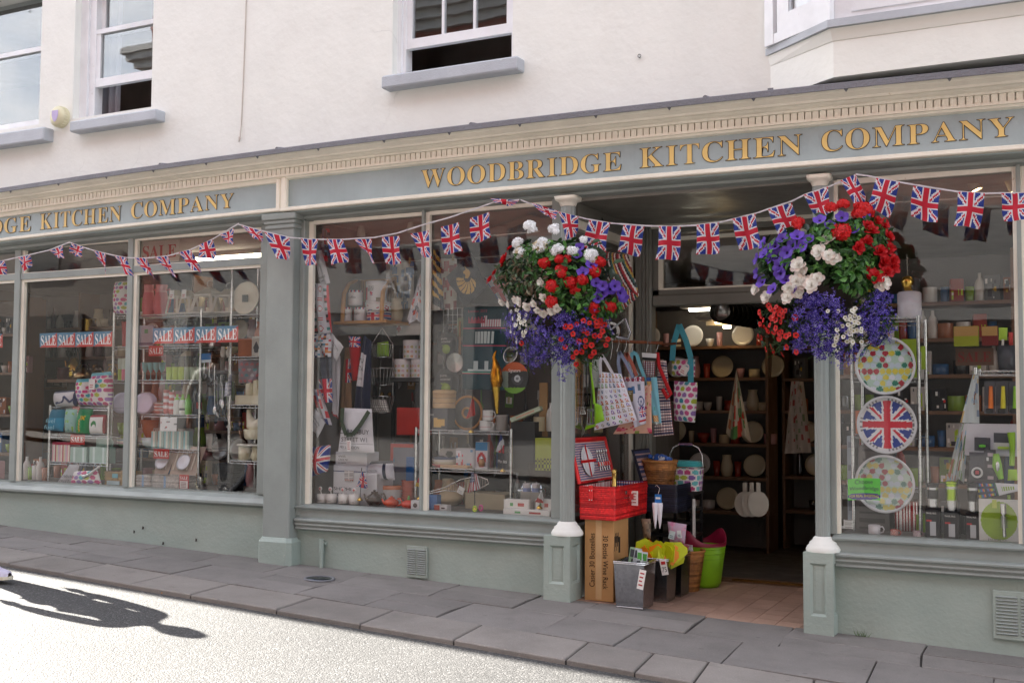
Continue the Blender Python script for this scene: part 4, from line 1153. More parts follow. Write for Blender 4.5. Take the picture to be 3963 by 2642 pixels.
m_ = MB().grid(lambda u,v: lidp(.04+.92*u,.05+.88*v,.004),56,32,gingham(28,H('23305e'),H('b9434c'),H('5f6da0'),.55),False)
objw('lid_lining',m_,CLOTH,hp)
def disc_on_lid(cu,cv,r,d,col,seg=26):
    V = [lidp(cu+r*math.cos(2*math.pi*k/seg)/lw,cv+r*math.sin(2*math.pi*k/seg)/lh,d) for k in range(seg)]
    return MB().add(V,[tuple(range(seg))],col)
pl = disc_on_lid(.30,.48,.098,.016,H('e8e8ea')); pl.add(*[(lambda V: (V,[tuple(range(26))]))([lidp(.30+.062*math.cos(2*math.pi*k/26)/lw,.48+.062*math.sin(2*math.pi*k/26)/lh,.0185) for k in range(26)])][0],H('f4f4f6'))
objw('plate',pl,GLOSS,hp)
m_ = MB()
for a in ((.30,.12,.30,.86),(.09,.48,.52,.48)):
    p,q = Vector(lidp(a[0],a[1],.021)),Vector(lidp(a[2],a[3],.021)); w = Vector((0,.009,0)) if a[0] == a[2] else Vector((0,0,.009))
    m_.add([p-w,q-w,q+w,p+w],[(0,1,2,3)],REDS[0])
objw('plate_strap',m_,SATIN,hp)
for k in range(5):
    u = .62+.07*k
    c_ = MB().tube([lidp(u,.22,.012),lidp(u,.62,.012)],[.004,.003],6,CHROME); c_.lathe([(.0,-.016),(.010,0),(.0,.018)],8,CHROME,lidp(u,.68,.014))
    objw('cutlery',c_,METAL,hp)
objw('cutlery_strap',MB().grid(lambda u,v: lidp(.57+.36*u,.33+.10*v,.018+.003*math.sin(u*30)),24,2,stripes([REDS[0],WHITE],10)),CLOTH,hp)
m_ = MB()
for (x,y,z) in ((hx0+.05,hy0-.011,hz1-.075),): m_.cbox(x+.03,y-.003,z-.02,.028,.008,.10,H('d8181e'),0,.002)
objw('leather_strap',m_,SATIN,hp); m_ = MB().cbox(hx1+.014,(hy0+hy1)/2+.02,hz0+.115,.010,.20,.035,H('c01218'),0,.003)
objw('leather_strap',m_,SATIN,hp)
m_ = MB()
for k in range(4): m_.cbox(hx0+.05+.022+.016*(k % 2),hy0-.017,hz1-.09+.06*(k//2),.006,.004,.006,CHROME)
for k in range(4): m_.cbox(hx1+.020,hy0+.12+.028*k,hz0+.13,.004,.008,.008,CHROME)
m_.cbox(hx1+.018,hy0+.15,hz1-.055,.006,.026,.022,CHROME)
objw('buckle',m_,METAL,hp)
tagcard(hp,.145,-.005,.075,.045,.095,None,4)
p = Z3(FG,475,465,.16)
bt = thing('bottle','gold-foiled wine bottle standing in the red hamper','bottle',(p.x,.16,hz0+.052))
obj('glass_body',MB().lathe([(.0,0),(.038,.0),(.040,.02),(.040,.10),(.03,.135),(.017,.16)],16,H('16281a')),GLOSS,bt)
obj('foil',MB().lathe([(.022,.145),(.018,.165),(.015,.20),(.016,.23),(.018,.235),(.018,.25),(.012,.262),(.0,.264)],16,H('c9a860')),METAL,bt)
h2 = thing('picnic_hamper','navy wicker picnic hamper with gingham lining behind the red hamper','hamper',(-2.52,.86,bz1+.0))
obj('wicker_body',woven(-.12,.12,-.17,.17,0,.19,[H('15182a'),H('20243a')],13,.014,.02),WICK,h2)
obj('lining',MB().grid(lambda u,v: (-.11+.22*u,.155,.06+.14*v),24,12,gingham(12,H('23305e'),H('b9434c'),H('5f6da0')),False).box(-.11,.11,-.16,.16,.03,.05,NAVY),CLOTH,h2)
obj('lid',MB().add([(-.13,-.17,.20),(-.13,.17,.20),(-.20,.17,.42),(-.20,-.17,.42),(-.14,-.17,.20),(-.14,.17,.20),(-.21,.17,.42),(-.21,-.17,.42)],[(0,1,2,3),(4,7,6,5),(0,3,7,4),(3,2,6,7)],H('1a1e34')).grid(lambda u,v: (-.132-.066*v+.006,-.155+.31*u,.21+.20*v),28,20,gingham(14,H('23305e'),H('b9434c'),H('5f6da0')),False),WICK,h2)
obj('stand_leg',MB().box(-.11,-.09,-.15,-.13,-.52,0,BLACK).box(.09,.11,-.15,-.13,-.52,0,BLACK).box(-.11,-.09,.13,.15,-.52,0,BLACK).box(.09,.11,.13,.15,-.52,0,BLACK),METAL,h2)
def mesh_bin(label,x,y,w,d,h,col,flare=1.14,rz=0.0,mat=None):
    z = lobz(x,y)+.001
    t = thing('mesh_bin',label,'bin',(x,y,z),'wire mesh bins on the doorway tiles',rz)
    m_ = MB(); n = 9
    def wallp(sx,sy,u,v):
        f = 1+(flare-1)*v; a = (u-.5)
        return ((a*w*f if sx == 0 else sx*w/2*f),(a*d*f if sy == 0 else sy*d/2*f),h*v)
    for sx,sy in ((0,-1),(1,0),(0,1),(-1,0)):
        m_.grid(lambda u,v: wallp(sx,sy,u,v),14,20,lambda u,v: jit(col,.10),False)
        m_.grid(lambda u,v: tuple(c*.985 if i < 2 else c for i,c in enumerate(wallp(sx,sy,u,v))),1,1,mulc(col,.7),False)
    m_.box(-w/2,w/2,-d/2,d/2,.0,.008,col)
    obj('mesh_wall',m_,METAL,t)
    for zz in (h,h*.965):
        f = 1+(flare-1)*zz/h
        obj('rim',MB().tube([(-w/2*f,-d/2*f,zz),(w/2*f,-d/2*f,zz),(w/2*f,d/2*f,zz),(-w/2*f,d/2*f,zz),(-w/2*f,-d/2*f,zz)],.005,6,CHROME),METAL,t)
    obj('foot_rail',MB().cbox(0,0,0,w*1.02,d*1.02,.014,mulc(CHROME,.8),0,.004),METAL,t)
    return t
b1 = mesh_bin('silver mesh bin full of packeted kitchen tools in front of the carton',-2.452,.015,.175,.185,.285,(.42,.43,.46))
b2 = mesh_bin('silver mesh bin full of orange and yellow spatulas',-2.41,.34,.165,.17,.275,(.36,.37,.39))
b3 = mesh_bin('dark grey mesh bin with stick packets between the spatula bin and a wicker basket',-2.40,.60,.165,.17,.27,(.20,.21,.24))
def packets(parent,n,w,d,z,hgt,cols,mat=SATIN,wid=.035,name='packet'):
    for k in range(n):
        a = rnd.uniform(-.3,.3); h = hgt*rnd.uniform(.75,1.15)
        m_ = MB().cbox(0,0,0,wid*rnd.uniform(.6,1.2),.006,h,rnd.choice(cols),0,0)
        m_.box(-wid*.25,wid*.25,-.0045,-.0031,h*.72,h*.92,rnd.choice([H('3f8a3a'),H('2a2a2c'),WHITE,H('c8202a')]))
        o = obj(name,m_,mat,parent,(rnd.uniform(-w,w),rnd.uniform(-d,d),z)); o.rotation_euler = (rnd.uniform(-.15,.15),a,rnd.uniform(-.6,.6))
for b,lab,cols,wid,hg in ((b1,'clear packet of small kitchen tools standing in the front mesh bin',[H('c9ccd0'),H('dfe2e4'),H('8fae8c'),H('b4b8be')],.045,.21),):
    for k in range(9):
        h = hg*rnd.uniform(.8,1.15); p = thing('tool_packet',lab,'packet',(b.location.x+rnd.uniform(-.06,.06),b.location.y+rnd.uniform(-.06,.06),b.location.z+.13),'packets in the front mesh bin',rnd.uniform(-.6,.6),0,rnd.uniform(-.25,.25))
        obj('card',MB().cbox(0,0,0,wid,.004,h,rnd.choice(cols),0,0).box(-wid*.4,wid*.4,-.0035,-.0021,h*.75,h*.95,rnd.choice([H('4d9a3c'),H('3c3f44')])),SATIN,p)
        obj('tool',MB().tube([(0,-.006,.02),(0,-.006,h*.7)],.005,6,rnd.choice([CHROME,H('e4e4e4'),H('3a3a3a')])),SATIN,p)
sp_lab = {'e': 'lime yellow pot scraper stacked in the spatula bin','o': 'orange pot scraper stacked in the spatula bin'}
for k in range(26):
    c = rnd.choice('eeeoo'); col = H('c9d51c') if c == 'e' else H('ef8f1a')
    u = k/25-.5
    p = thing('scraper',sp_lab[c],'scraper',(b2.location.x+u*.20+rnd.uniform(-.02,.02),b2.location.y+rnd.uniform(-.09,.06),b2.location.z+.235+rnd.uniform(-.01,.03)),'scrapers in the spatula bin',rnd.uniform(-.5,.5),rnd.uniform(-.5,.2),rnd.uniform(-.7,.7)+u*1.2)
    obj('blade',MB().add([(-.042,-.002,0),(.042,-.002,0),(.052,-.002,.10),(.03,-.002,.125),(-.035,-.002,.12),(-.05,-.002,.08),(-.042,.002,0),(.042,.002,0),(.052,.002,.10),(.03,.002,.125),(-.035,.002,.12),(-.05,.002,.08)],
                          [(0,1,2,3,4,5),(11,10,9,8,7,6),(0,6,7,1),(1,7,8,2),(2,8,9,3),(3,9,10,4),(4,10,11,5)],jit(col,.1)),SATIN,p)
for k in range(6):
    p = thing('stick_packet','pale packet of sticks standing in the dark grey mesh bin','packet',(b3.location.x+rnd.uniform(-.05,.05),b3.location.y+rnd.uniform(-.05,.05),b3.location.z+.12),'packets in the dark mesh bin',rnd.uniform(-.5,.5),0,rnd.uniform(-.3,.3))
    obj('wrapper',MB().cbox(0,0,0,.04,.012,.22,rnd.choice([H('c8bcc8'),H('d8d2d2'),H('9a8a90')]),0,.003),SATIN,p)
tg = thing('price_ticket','white handwritten ticket hung on the front mesh bin','ticket',(b1.location.x+.075,b1.location.y-.115,b1.location.z+.13),None,0,0,.18); tagcard(tg,0,0,0,.042,.12,None,4)
tg = thing('price_ticket','white price ticket reading 75 on the spatula bin','ticket',(b2.location.x+.085,b2.location.y-.11,b2.location.z+.18),None,0,0,-.2)
obj('card',MB().cbox(0,0,0,.044,.002,.10,WHITE).text('75',-.016,-.002,.018,.032,.032,H('26201e')).box(-.014,.014,-.0022,-.0012,.066,.086,H('c03030')),CARD,tg)
WCOL = [H('a06a36'),H('b57c44'),H('8a5a2c')]
def wicker(label,x,y,z,r0,r1,h,cols=WCOL,rows=16,open_=True):
    t = thing('wicker_basket',label,'basket',(x,y,z))
    m_ = MB(); n = 34
    for j in range(rows):
        z0,z1 = h*j/rows,h*(j+1)/rows; vs = []; c = jit(rnd.choice(cols),.15)
        for i in range(n):
            w = 2*math.pi*i/n; r = r0+(r1-r0)*(j+.5)/rows+(.004 if (i+j) % 2 else -.003)
            vs += [(r*math.cos(w),r*math.sin(w),z0),((r+.004)*math.cos(w),(r+.004)*math.sin(w),(z0+z1)/2),(r*math.cos(w),r*math.sin(w),z1)]
        fs = []; cs = []
        for i in range(n):
            a,b = i*3,((i+1) % n)*3; cc = jit(c,.2); fs += [(a,b,b+1,a+1),(a+1,b+1,b+2,a+2)]; cs += [cc,cc]
        m_.add(vs,fs,cs,True)
    m_.lathe([(0,.004),(r0,.004)],20,mulc(cols[0],.5))
    obj('weave',m_,WICK,t)
    obj('rim',MB().tube([((r1+.003)*math.cos(2*math.pi*k/30),(r1+.003)*math.sin(2*math.pi*k/30),h) for k in range(31)],.009,7,cols[1]),WICK,t)
    return t
zt = lobz(-2.3,.85)
wb = wicker('brown wicker waste basket on the tiles beside the green tub',-2.37,.82,zt+.002,.075,.115,.27)
packets(wb,7,.06,.06,.16,.16,[H('e2dede'),H('d88a9a'),H('7a6a70'),H('f0eeee')],SATIN,.05)
gt = thing('garden_tub','lime green flexible tub with maroon handles behind the wicker basket','tub',(-2.325,1.06,lobz(-2.3,1.06)+.002))
obj('wall',MB().lathe([(.0,.0),(.10,.0),(.118,.03),(.150,.27),(.153,.30)],32,H('8fce24')),SATIN,gt)
for k in range(3): obj('rib',MB().tube([((.137+.005*k)*math.cos(2*math.pi*i/32),(.137+.005*k)*math.sin(2*math.pi*i/32),.20+.035*k) for i in range(33)],.005,6,H('7fbe1c')),SATIN,gt)
def rimtop(w): return .31+.085*max(0,math.sin(w*1.0+.6))**6+.085*max(0,-math.sin(w*1.0+.6))**6
V = []
for k in range(48):
    w = 2*math.pi*k/48; V += [(.154*math.cos(w),.154*math.sin(w),.285),(.158*math.cos(w),.158*math.sin(w),rimtop(w)),(.148*math.cos(w),.148*math.sin(w),rimtop(w)),(.147*math.cos(w),.147*math.sin(w),.285)]
obj('rim_band',MB().add(V,[(k*4+a,((k+1) % 48)*4+a,((k+1) % 48)*4+a+1,k*4+a+1) for k in range(48) for a in range(3)],H('8a1538'),True),SATIN,gt)
rk = thing('display_rack','black slatted floor rack standing inside the doorway','rack',(-2.53,1.05,zt))
rk.scale = (1,1,1.138)
for z in (.30,.38,.46,.56): obj('slat',MB().box(-.17,.17,-.12,.12,z,z+.018,BLACK),SATIN,rk)
for sx in (-1,1): obj('upright',MB().box(sx*.16-.008,sx*.16+.008,-.11,-.09,0,.57,BLACK).box(sx*.16-.008,sx*.16+.008,.09,.11,0,.57,BLACK),SATIN,rk)
obj('price_rail',MB().box(.165,.185,-.122,-.118,.28,.54,H('dcdcd8')),SATIN,rk)
p = Z3(FG,850,640,.85)
wk = wicker('tall tapered wicker basket of blue and white packets',-2.58,.86,zt+.565,.075,.118,.31,WCOL,20)
for k in range(14):
    c = rnd.choice([H('2a5ab0'),H('dfe4ec'),H('e8eaf0'),H('3a6ac0')])
    p = thing('roll_packet','small blue and white packet piled in the tall wicker basket','packet',(-2.58+rnd.uniform(-.075,.075),.86+rnd.uniform(-.07,.07),zt+.86+rnd.uniform(0,.03)),'packets in the tall wicker basket',rnd.uniform(0,3),rnd.uniform(-.4,.4),rnd.uniform(-.5,.5))
    obj('wrapper',MB().cbox(0,0,0,.075,.03,.028,c,0,.006).cbox(0,-.0162,.005,.025,.001,.018,WHITE if c[2] > c[0]*2 else H('2a5ab0')),SATIN,p)
p = Z3(FG,1090,490,1.0)
cb = thing('cool_basket','white picnic cool basket with large pastel dots, turquoise lid and hoop handle','basket',(-2.45,1.05,zt+.662))
cb.scale = (.84,.84,.84)
def squash(w,z): return 1/((abs(math.cos(w))**5+abs(math.sin(w))**5)**(1/5.0))
m_ = MB(); n = 72; vs = []
zs = [i*.2/26 for i in range(27)]
for z in zs:
    for k in range(n):
        w = 2*math.pi*k/n; q = squash(w,z); f = .88+.12*(z/.2); vs.append((.142*q*math.cos(w)*f,.085*q*math.sin(w)*f,z))
dp = dots(14,H('ece8e8'),[H('b06ab0'),H('6fc0c4'),H('b4c24c'),H('c24a7c'),H('8a6ab4')],.44,.32)
m_.add(vs,[(j*n+k,j*n+(k+1) % n,(j+1)*n+(k+1) % n,(j+1)*n+k) for j in range(26) for k in range(n)],[dp(k/n,(j+.5)/26) for j in range(26) for k in range(n)],True)
obj('fabric_body',m_,CLOTH,cb)
vs = []
for z,f in ((.2,1.0),(.235,.98),(.25,.8),(.252,.0)):
    for k in range(36):
        w = 2*math.pi*k/36; q = squash(w,z); vs.append((.142*q*math.cos(w)*f,.085*q*math.sin(w)*f,z))
obj('lid',MB().add(vs,[(j*36+k,j*36+(k+1) % 36,(j+1)*36+(k+1) % 36,(j+1)*36+k) for j in range(3) for k in range(36)],H('3fa8ac'),True),CLOTH,cb)
obj('frame_rail',MB().tube([(.15*squash(w,0)*math.cos(w),.092*squash(w,0)*math.sin(w),.198) for w in [2*math.pi*k/40 for k in range(41)]],.006,6,CHROME),METAL,cb)
obj('handle',MB().tube([(-.148,0,.19),(-.14,0,.30),(-.11,0,.36),(-.05,0,.385),(.05,0,.385),(.11,0,.36),(.14,0,.30),(.148,0,.19)],.006,7,CHROME).tube([(-.06,0,.386),(.06,0,.386)],.015,9,H('9a7a9a')),METAL,cb)
p = Z3(FG,830,560,.30)
cn = thing('piping_bags','white cone piping bags hanging from a blue card by the hamper','piping bags',tuple(p))
obj('blue_card',MB().cbox(.0,0,-.05,.045,.003,.06,H('2f78c4'),0,0).box(-.016,.016,-.003,-.0016,-.02,-.008,WHITE),CARD,cn)
for k,dx in enumerate((-.020,.008)):
    obj('cone',MB().lathe([(.003,-.21-.0*k),(.012,-.15),(.020,-.06),(.018,-.045),(.0,-.044)],12,H('e8e6ee'),(dx,.01*k,0)),SATIN,cn)
obj('hook',MB().tube([(.0,0,.01),(.01,0,.05),(-.01,0,.07),(-.02,0,.06)],.002,5,CHROME),METAL,cn)
q = quad(FG,(905,765),(1060,790),(1045,945),(925,940),.52)
pk = thing('craft_packet','clear packet of pink baking tools with white cards','packet',tuple(q.base))
objw('pouch',pillow(q,.05,scatter(H('cdb4cc'),[H('d88ab4'),H('e0a8c4'),H('b8a0b8')],30,.08,4),12,12),SATIN,pk)
tagcard(pk,-.03,-.04,.03,.04,.055,H('d4e6ea'),2,H('5a8a9a'),.2); tagcard(pk,.03,-.04,.04,.03,.05,H('e6ecec'),2,H('5a8a9a'),-.1)
q = quad(FG,(690,745),(770,745),(770,905),(715,900),.42)
pk = thing('paper_bundle','clear bag of brown paper rolls behind the piping bags','packet',tuple(q.base))
objw('pouch',pillow(q,.05,scatter(H('8a7460'),[H('a08a70'),H('6a5848')],16,.1,6),8,8),SATIN,pk)
# ------------------------------------------------------------------ rail of bags and aprons
RY = .42
a,b = Z3(FF,520,212,RY),Z3(FF,1300,242,RY+.25)
rl_ = thing('hanging_rail','wooden pole rail for bags across the side of the doorway','rail',tuple(a))
objw('pole',MB().tube([a,b],.011,10,H('7a4426')),MATTE,rl_)
objw('pole_socket',MB().tube([b+Vector((0,.0,-.01)),b+Vector((.0,.40,.02))],.009,8,H('6a3a20')),MATTE,rl_)
def hook(fr,x,y0,y1,Y,th):
    p0,p1 = at(fr(x,y0),Y),at(fr(x-30,y1),Y)
    m_ = MB().tube([p1,p1.lerp(p0,.7)+Vector((.004,0,0)),p0+Vector((-.006,0,.006)),p0+Vector((.010,0,.010)),p0+Vector((.018,0,-.004))],.0022,6,CHROME)
    objw('hanger_hook',m_,METAL,th)
def hung_bag(name,label,cat,fr,TL,TR,BR,BL,Y,t,col,nu=24,nv=30,hk=None,handle=None,rip=.008,group=None,puff=.5):
    q = quad(fr,TL,TR,BR,BL,Y)
    th = thing(name,label,cat,tuple(q.base),group)
    objw('fabric',pillow(q,t,col,nu,nv,ripple=rip,seed=rnd.uniform(0,6),puff=puff),CLOTH,th)
    if handle:
        m_ = MB()
        for pts,w,c in handle: strap(m_,[at(fr(x,y),Y-.012) for x,y in pts],w,c)
        objw('handle',m_,CLOTH,th)
    if hk: hook(fr,hk[0],hk[1],hk[2],Y,th)
    return th
def deck(u,v):
    i,j = int(u*7),int(v*10); fu,fv = u*7-i,v*10-j; k = (i*7+j*13+(i*j) % 5) % 9
    if .2 < fu+.25*(fv-.5) < .62 and .2 < fv < .82:
        return [H('c23a34'),H('6a9a5c'),H('d8a03a'),H('8a6ab0'),H('cfcad2'),H('3a5a8c'),H('c86a34'),H('b0a8a0'),H('d4908c')][k] if int((fu+.25*fv)*12) % 3 else H('eae6ee')
    if abs(fu-.5) < .4 and .1 < fv < .22: return H('b08a68')
    return H('e6e3ee')
def london(u,v):
    if v > .90: return H('dfdce6') if int(u*9) % 2 else rnd.choice([H('b02838'),H('30306a'),H('c07a30')])
    x,y = (u-.80)/.17,(v-.48)/.11
    r = math.hypot(x,y)
    if .78 < r < 1.02: return H('3a4a80')
    if r < .16 or (r < .8 and abs(y+.8) < .9 and abs(abs(x)-(.55-.55*max(-1,min(1,y)))*.3) < .06): return H('4a5a90')
    if .62 < u < .99 and .16 < v < .36: return union((u-.62)/.37,(v-.16)/.20,1.2)
    if u > .5 and .05 < v < .10: return H('c23a40')
    if .40 < u < .55 and .66 < v < .80: return H('5a86b8')
    if .7 < u < .84 and .72 < v < .84: return H('6a7a90')
    return H('d6d4e2')
def love(u,v):
    k = scatter(H('e2b49c'),[H('c8343c'),H('d8607a'),H('8a9a4c'),H('b02a34'),H('e07a8c')],60,.05,8,2.2)
    return k(u,v)
def cat(u,v):
    if v < .05: return H('e8e4d8') if int(u*16) % 2 else H('5a564e')
    if .2 < u < .75 and .06 < v < .20: return H('d89a4c') if (int(u*16)+int(v*40)) % 3 else H('e8dcc0')
    if math.hypot((u-.25)*.7,v-.46) < .035: return H('b83a30')
    if math.hypot((u-.5)*.7,v-.34) < .035: return H('58b08c')
    if .1 < u < .5 and v > .72: return H('d0a86a') if v < .93 else H('3a5a96')
    return H('86c6d8')
CHECK = gingham(16,H('1e2038'),H('9a3038'),H('4a4a6a'),1.6)
hung_bag('shopping_bag','white shopping bag printed with deckchairs, foremost on the rail','bag',FF,(530,590),(795,615),(995,1180),(470,1298),.36,.05,deck,42,52,(695,205,440),
         [([(545,620),(540,480),(560,385),(620,480),(690,612)],.020,H('dcd8e0'))],.006)
hung_bag('shopping_bag','shopping bag printed with a London wheel and union flag','bag',FF,(800,655),(1075,650),(1100,1215),(960,1265),.44,.04,london,42,52,(775,212,345),
         [([(790,660),(760,480),(775,350),(850,470),(945,665)],.022,H('8e9ab8'))],.004)
th_ = [o for o in LINK if o.get('label') == 'shopping bag printed with a London wheel and union flag'][0]
p = at(FF(815,705),.412); e = at(FF(1050,668),.412)
m_ = MB().text(bold('LONDON'),p.x-.02,p.y,p.z,e.x-p.x+.02,.022,H('8a2a5a')); objw('lettering',m_,CLOTH,th_)
p = at(FF(908,850),.405)
objw('swing_card',MB().cbox(p.x,p.y,p.z-.055,.036,.003,.095,H('7a6a3c'),0,0).box(p.x-.018,p.x+.018,p.y-.003,p.y-.0018,p.z+.02,p.z+.036,H('2f6ab0')).text('Shopping',p.x-.014,p.y-.003,p.z+.004,.028,.009,WHITE).text('Bag',p.x-.007,p.y-.003,p.z-.008,.014,.009,WHITE),CARD,th_)
hung_bag('shopping_bag','peach shopping bag with red fruit and love print','bag',FF,(1080,760),(1160,740),(1172,1335),(700,1345),.50,.03,love,36,36,(865,220,350),
         [([(960,700),(850,480),(860,360),(930,500),(985,640)],.024,H('c06a58'))],.004)
hung_bag('shopping_bag','turquoise shopping bag with a ginger cat','bag',FF,(1085,660),(1228,655),(1292,1238),(1172,1230),.56,.02,cat,30,50,(945,215,350),
         [([(1000,640),(905,480),(930,352),(985,380),(1020,500),(1078,660)],.024,H('78c0d0'))],.004)
hung_bag('apron','navy, red and white checked apron on a white card hanger','apron',FF,(1055,460),(1212,465),(1205,650),(1070,650),.60,.02,gingham(7,H('1e2038'),H('9a3038'),H('4a4a6a'),1.2),30,34,(1125,232,350),None,.002)
th_ = [o for o in LINK if o.get('label','').startswith('navy, red and white checked apron')][0]
q = quad(FF,(1045,358),(1228,370),(1222,452),(1055,440),.59); objw('header_card',pillow(q,.006,lambda u,v: H('dcdcdc') if v > .35 else H('1c1c20'),6,6,puff=.1),CARD,th_)
hung_bag('oven_glove','long red-bound oven glove in navy and red check','oven glove',FF,(1240,440),(1345,460),(1440,1350),(1190,1375),.66,.05,CHECK,40,70,(1250,232,350),None,.006)
th_ = [o for o in LINK if o.get('label','').startswith('long red-bound oven glove')][0]
m_ = MB()
m_.tube([at(FF(x,y),.63) for x,y in ((1235,360),(1255,520),(1330,700),(1400,860),(1360,910),(1300,800))],.014,7,H('c01820')); objw('red_binding',m_,CLOTH,th_)
def utensil(label,fr,pts,w,head,col,cat_='utensil',hc=None,slots=0,Y=.30,name='kitchen_turner'):
    P = [at(fr(x,y),Y) for x,y in pts]
    th = thing(name,label,cat_,tuple(P[0]))
    objw('handle',MB().tube(P,w,8,col),SATIN,th)
    q = quad(fr,*head,Y-.004); hc = hc or col
    if slots:
        m_ = MB()
        n = slots*2+1
        for k in range(n):
            if k % 2 == 0:
                m_.add([q(k/n,0),q((k+1)/n,0),q((k+1)/n,1),q(k/n,1)],[(0,1,2,3)],hc)
        for v0,v1 in ((0,.14),(.84,1)): m_.add([q(0,v0)+Vector((0,-.001,0)),q(1,v0)+Vector((0,-.001,0)),q(1,v1)+Vector((0,-.001,0)),q(0,v1)+Vector((0,-.001,0))],[(0,1,2,3)],hc)
        objw('slotted_blade',m_,METAL,th)
    else: objw('head',pillow(q,.014,hc,10,10),SATIN,th)
    return th
utensil('steel slotted turner hanging by the column',FF,[(415,560),(430,800),(445,1020)],.005,((385,1040),(480,1040),(495,1225),(378,1240)),H('4a4440'),'turner',(.75,.74,.72),3,.26)
utensil('steel ladle-shaped turner behind the slotted turner',FF,[(350,480),(340,760),(330,1010)],.005,((315,1010),(345,1010),(372,1105),(295,1108)),H('8a8480'),'turner',(.8,.78,.76),2,.30)
utensil('black slotted turner hanging with the steel turners',FF,[(375,480),(372,700),(395,900)],.006,((350,850),(455,850),(445,1010),(355,1010)),H('222222'),'turner',(.03,.03,.03),3,.29)
sp = thing('spoon_rest','large lime green silicone spoon hanging among the utensils','spoon',tuple(at(FF(500,1100),.25)))
q = quad(FF,(470,960),(560,1000),(595,1180),(475,1230),.25); objw('bowl',pillow(q,.03,H('93cc24'),12,12),SATIN,sp)
objw('handle',MB().tube([at(FF(x,y),.25) for x,y in ((420,480),(432,620),(460,800),(470,980))],[.012,.006,.007,.010],8,H('93cc24')),SATIN,sp)
q = quad(FF,(380,1215),(480,1190),(490,1250),(350,1300),.28); sq = thing('spoon','lime green flat spoon end below the slotted turner','spoon',tuple(q.base)); objw('bowl',pillow(q,.02,H('93cc24'),8,8),SATIN,sq); objw('handle',MB().tube([at(FF(440,640),.285),at(FF(430,1220),.285)],.005,6,H('86ba20')),SATIN,sq)
for k,(x0,x1,yb,c) in enumerate(((225,265,1265,'c9975c'),(262,300,1180,'b27f48'),(300,345,1130,'9a6a3c'))):
    P0,P1 = at(FF(x1-10,430),.34+.03*k),at(FF(x0+8,yb),.34+.03*k)
    ws = thing('wooden_spatula',('pale wooden spatula hung nearest the column','mid-brown wooden spatula hung between two others','dark wooden spatula hung beside the black turner')[k],'spatula',tuple(P0))
    d = P1-P0
    objw('blade',MB().tube([P0+d*t for t in (0,.25,.27,.8,1)],[.012,.017,.008,.008,.004],8,H(c)),MATTE,ws)
q = quad(FF,(445,430),(530,410),(525,780),(440,790),.40); ch = thing('drying_mat','grey drying mat with scattered black dashes behind the utensils','mat',tuple(q.base)); objw('mat',pillow(q,.012,scatter(H('b9c2ba'),[H('3c4444')],26,.02,5),20,40,puff=.15),CLOTH,ch)
PB = [H('c2508c'),H('3f9fb0'),H('aab83c'),H('9470b0'),H('cc5a90')]
hb = hung_bag('dotted_bag','white insulated bag with large pastel dots hung by turquoise straps','bag',FF,(1440,700),(1725,720),(1690,1205),(1440,1185),.95,.16,dots(4.2,H('e8e4e6'),PB,.40,1.6),44,60,None,
              [([(1415,455),(1430,250),(1500,20),(1580,200),(1640,420),(1640,720)],.040,H('4fa8bc'))],.004)
q = quad(FF,(1410,425),(1695,440),(1690,650),(1410,640),.98); objw('upper_bag',pillow(q,.12,dots(4.2,H('e0dce0'),PB,.40,.75,2),44,30),CLOTH,hb)
tagcard(hb,.0,-.06,.33,.055,.065,H('e8e4e0'),2,H('c04a5a'),.5)
STR = [H('8a2a34'),H('b03a3e'),H('d8d2d0'),H('2a2a2c'),H('3a6a66'),H('c8a84a'),H('8a2a34'),H('e0dcd8'),H('2c2c30')]
q = quad(FE,(965,535),(1140,560),(1215,870),(920,760),.34)
tr = thing('shopping_trolley','folded shopping trolley with bold multicoloured stripes hung by the column','trolley',tuple(q.base))
objw('striped_bag',pillow(q,.14,lambda u,v: STR[int((u*.9+v*.35)*22) % 9],44,30,ripple=.006),CLOTH,tr)
q2 = quad(FE,(1010,690),(1190,740),(1225,870),(1080,1000),.36); objw('striped_flap',pillow(q2,.10,lambda u,v: STR[int((u*1.2-v*.3+1)*20) % 9],44,30,ripple=.006),CLOTH,tr)
m_ = MB().tube([at(FE(x,y),.30) for x,y in ((975,1030),(1010,1150),(1060,1190),(1140,1195),(1155,1150),(1115,1045))],.010,8,(.4,.4,.43)).tube([at(FE(980,1150),.31),at(FE(1110,1050),.31)],.007,7,CHROME); objw('frame',m_,METAL,tr)
c = at(FE(1010,1140),.36); m_ = MB()
m_.lathe([(.045,-.014),(.058,-.014),(.062,0),(.058,.014),(.045,.014)],28,H('d8d2cc')); m_.lathe([(.044,-.012),(.03,-.012),(.0,-.012)],20,BLACK); m_.moved(Matrix.Translation(c) @ Matrix.Rotation(math.pi/2,4,'X')); objw('wheel',m_,SATIN,tr)
hk = MB().tube([at(FE(930,205),.45),at(FE(915,240),.45),at(FE(890,262),.45)],.003,5,CHROME); objw('hook',hk,METAL,tr)
m_ = MB().tube([at(FE(x,y),.47) for x,y in ((835,370),(838,310),(860,270),(890,258),(920,270),(945,310),(950,540))],.014,8,BLACK); objw('carry_handle',m_,SATIN,tr)
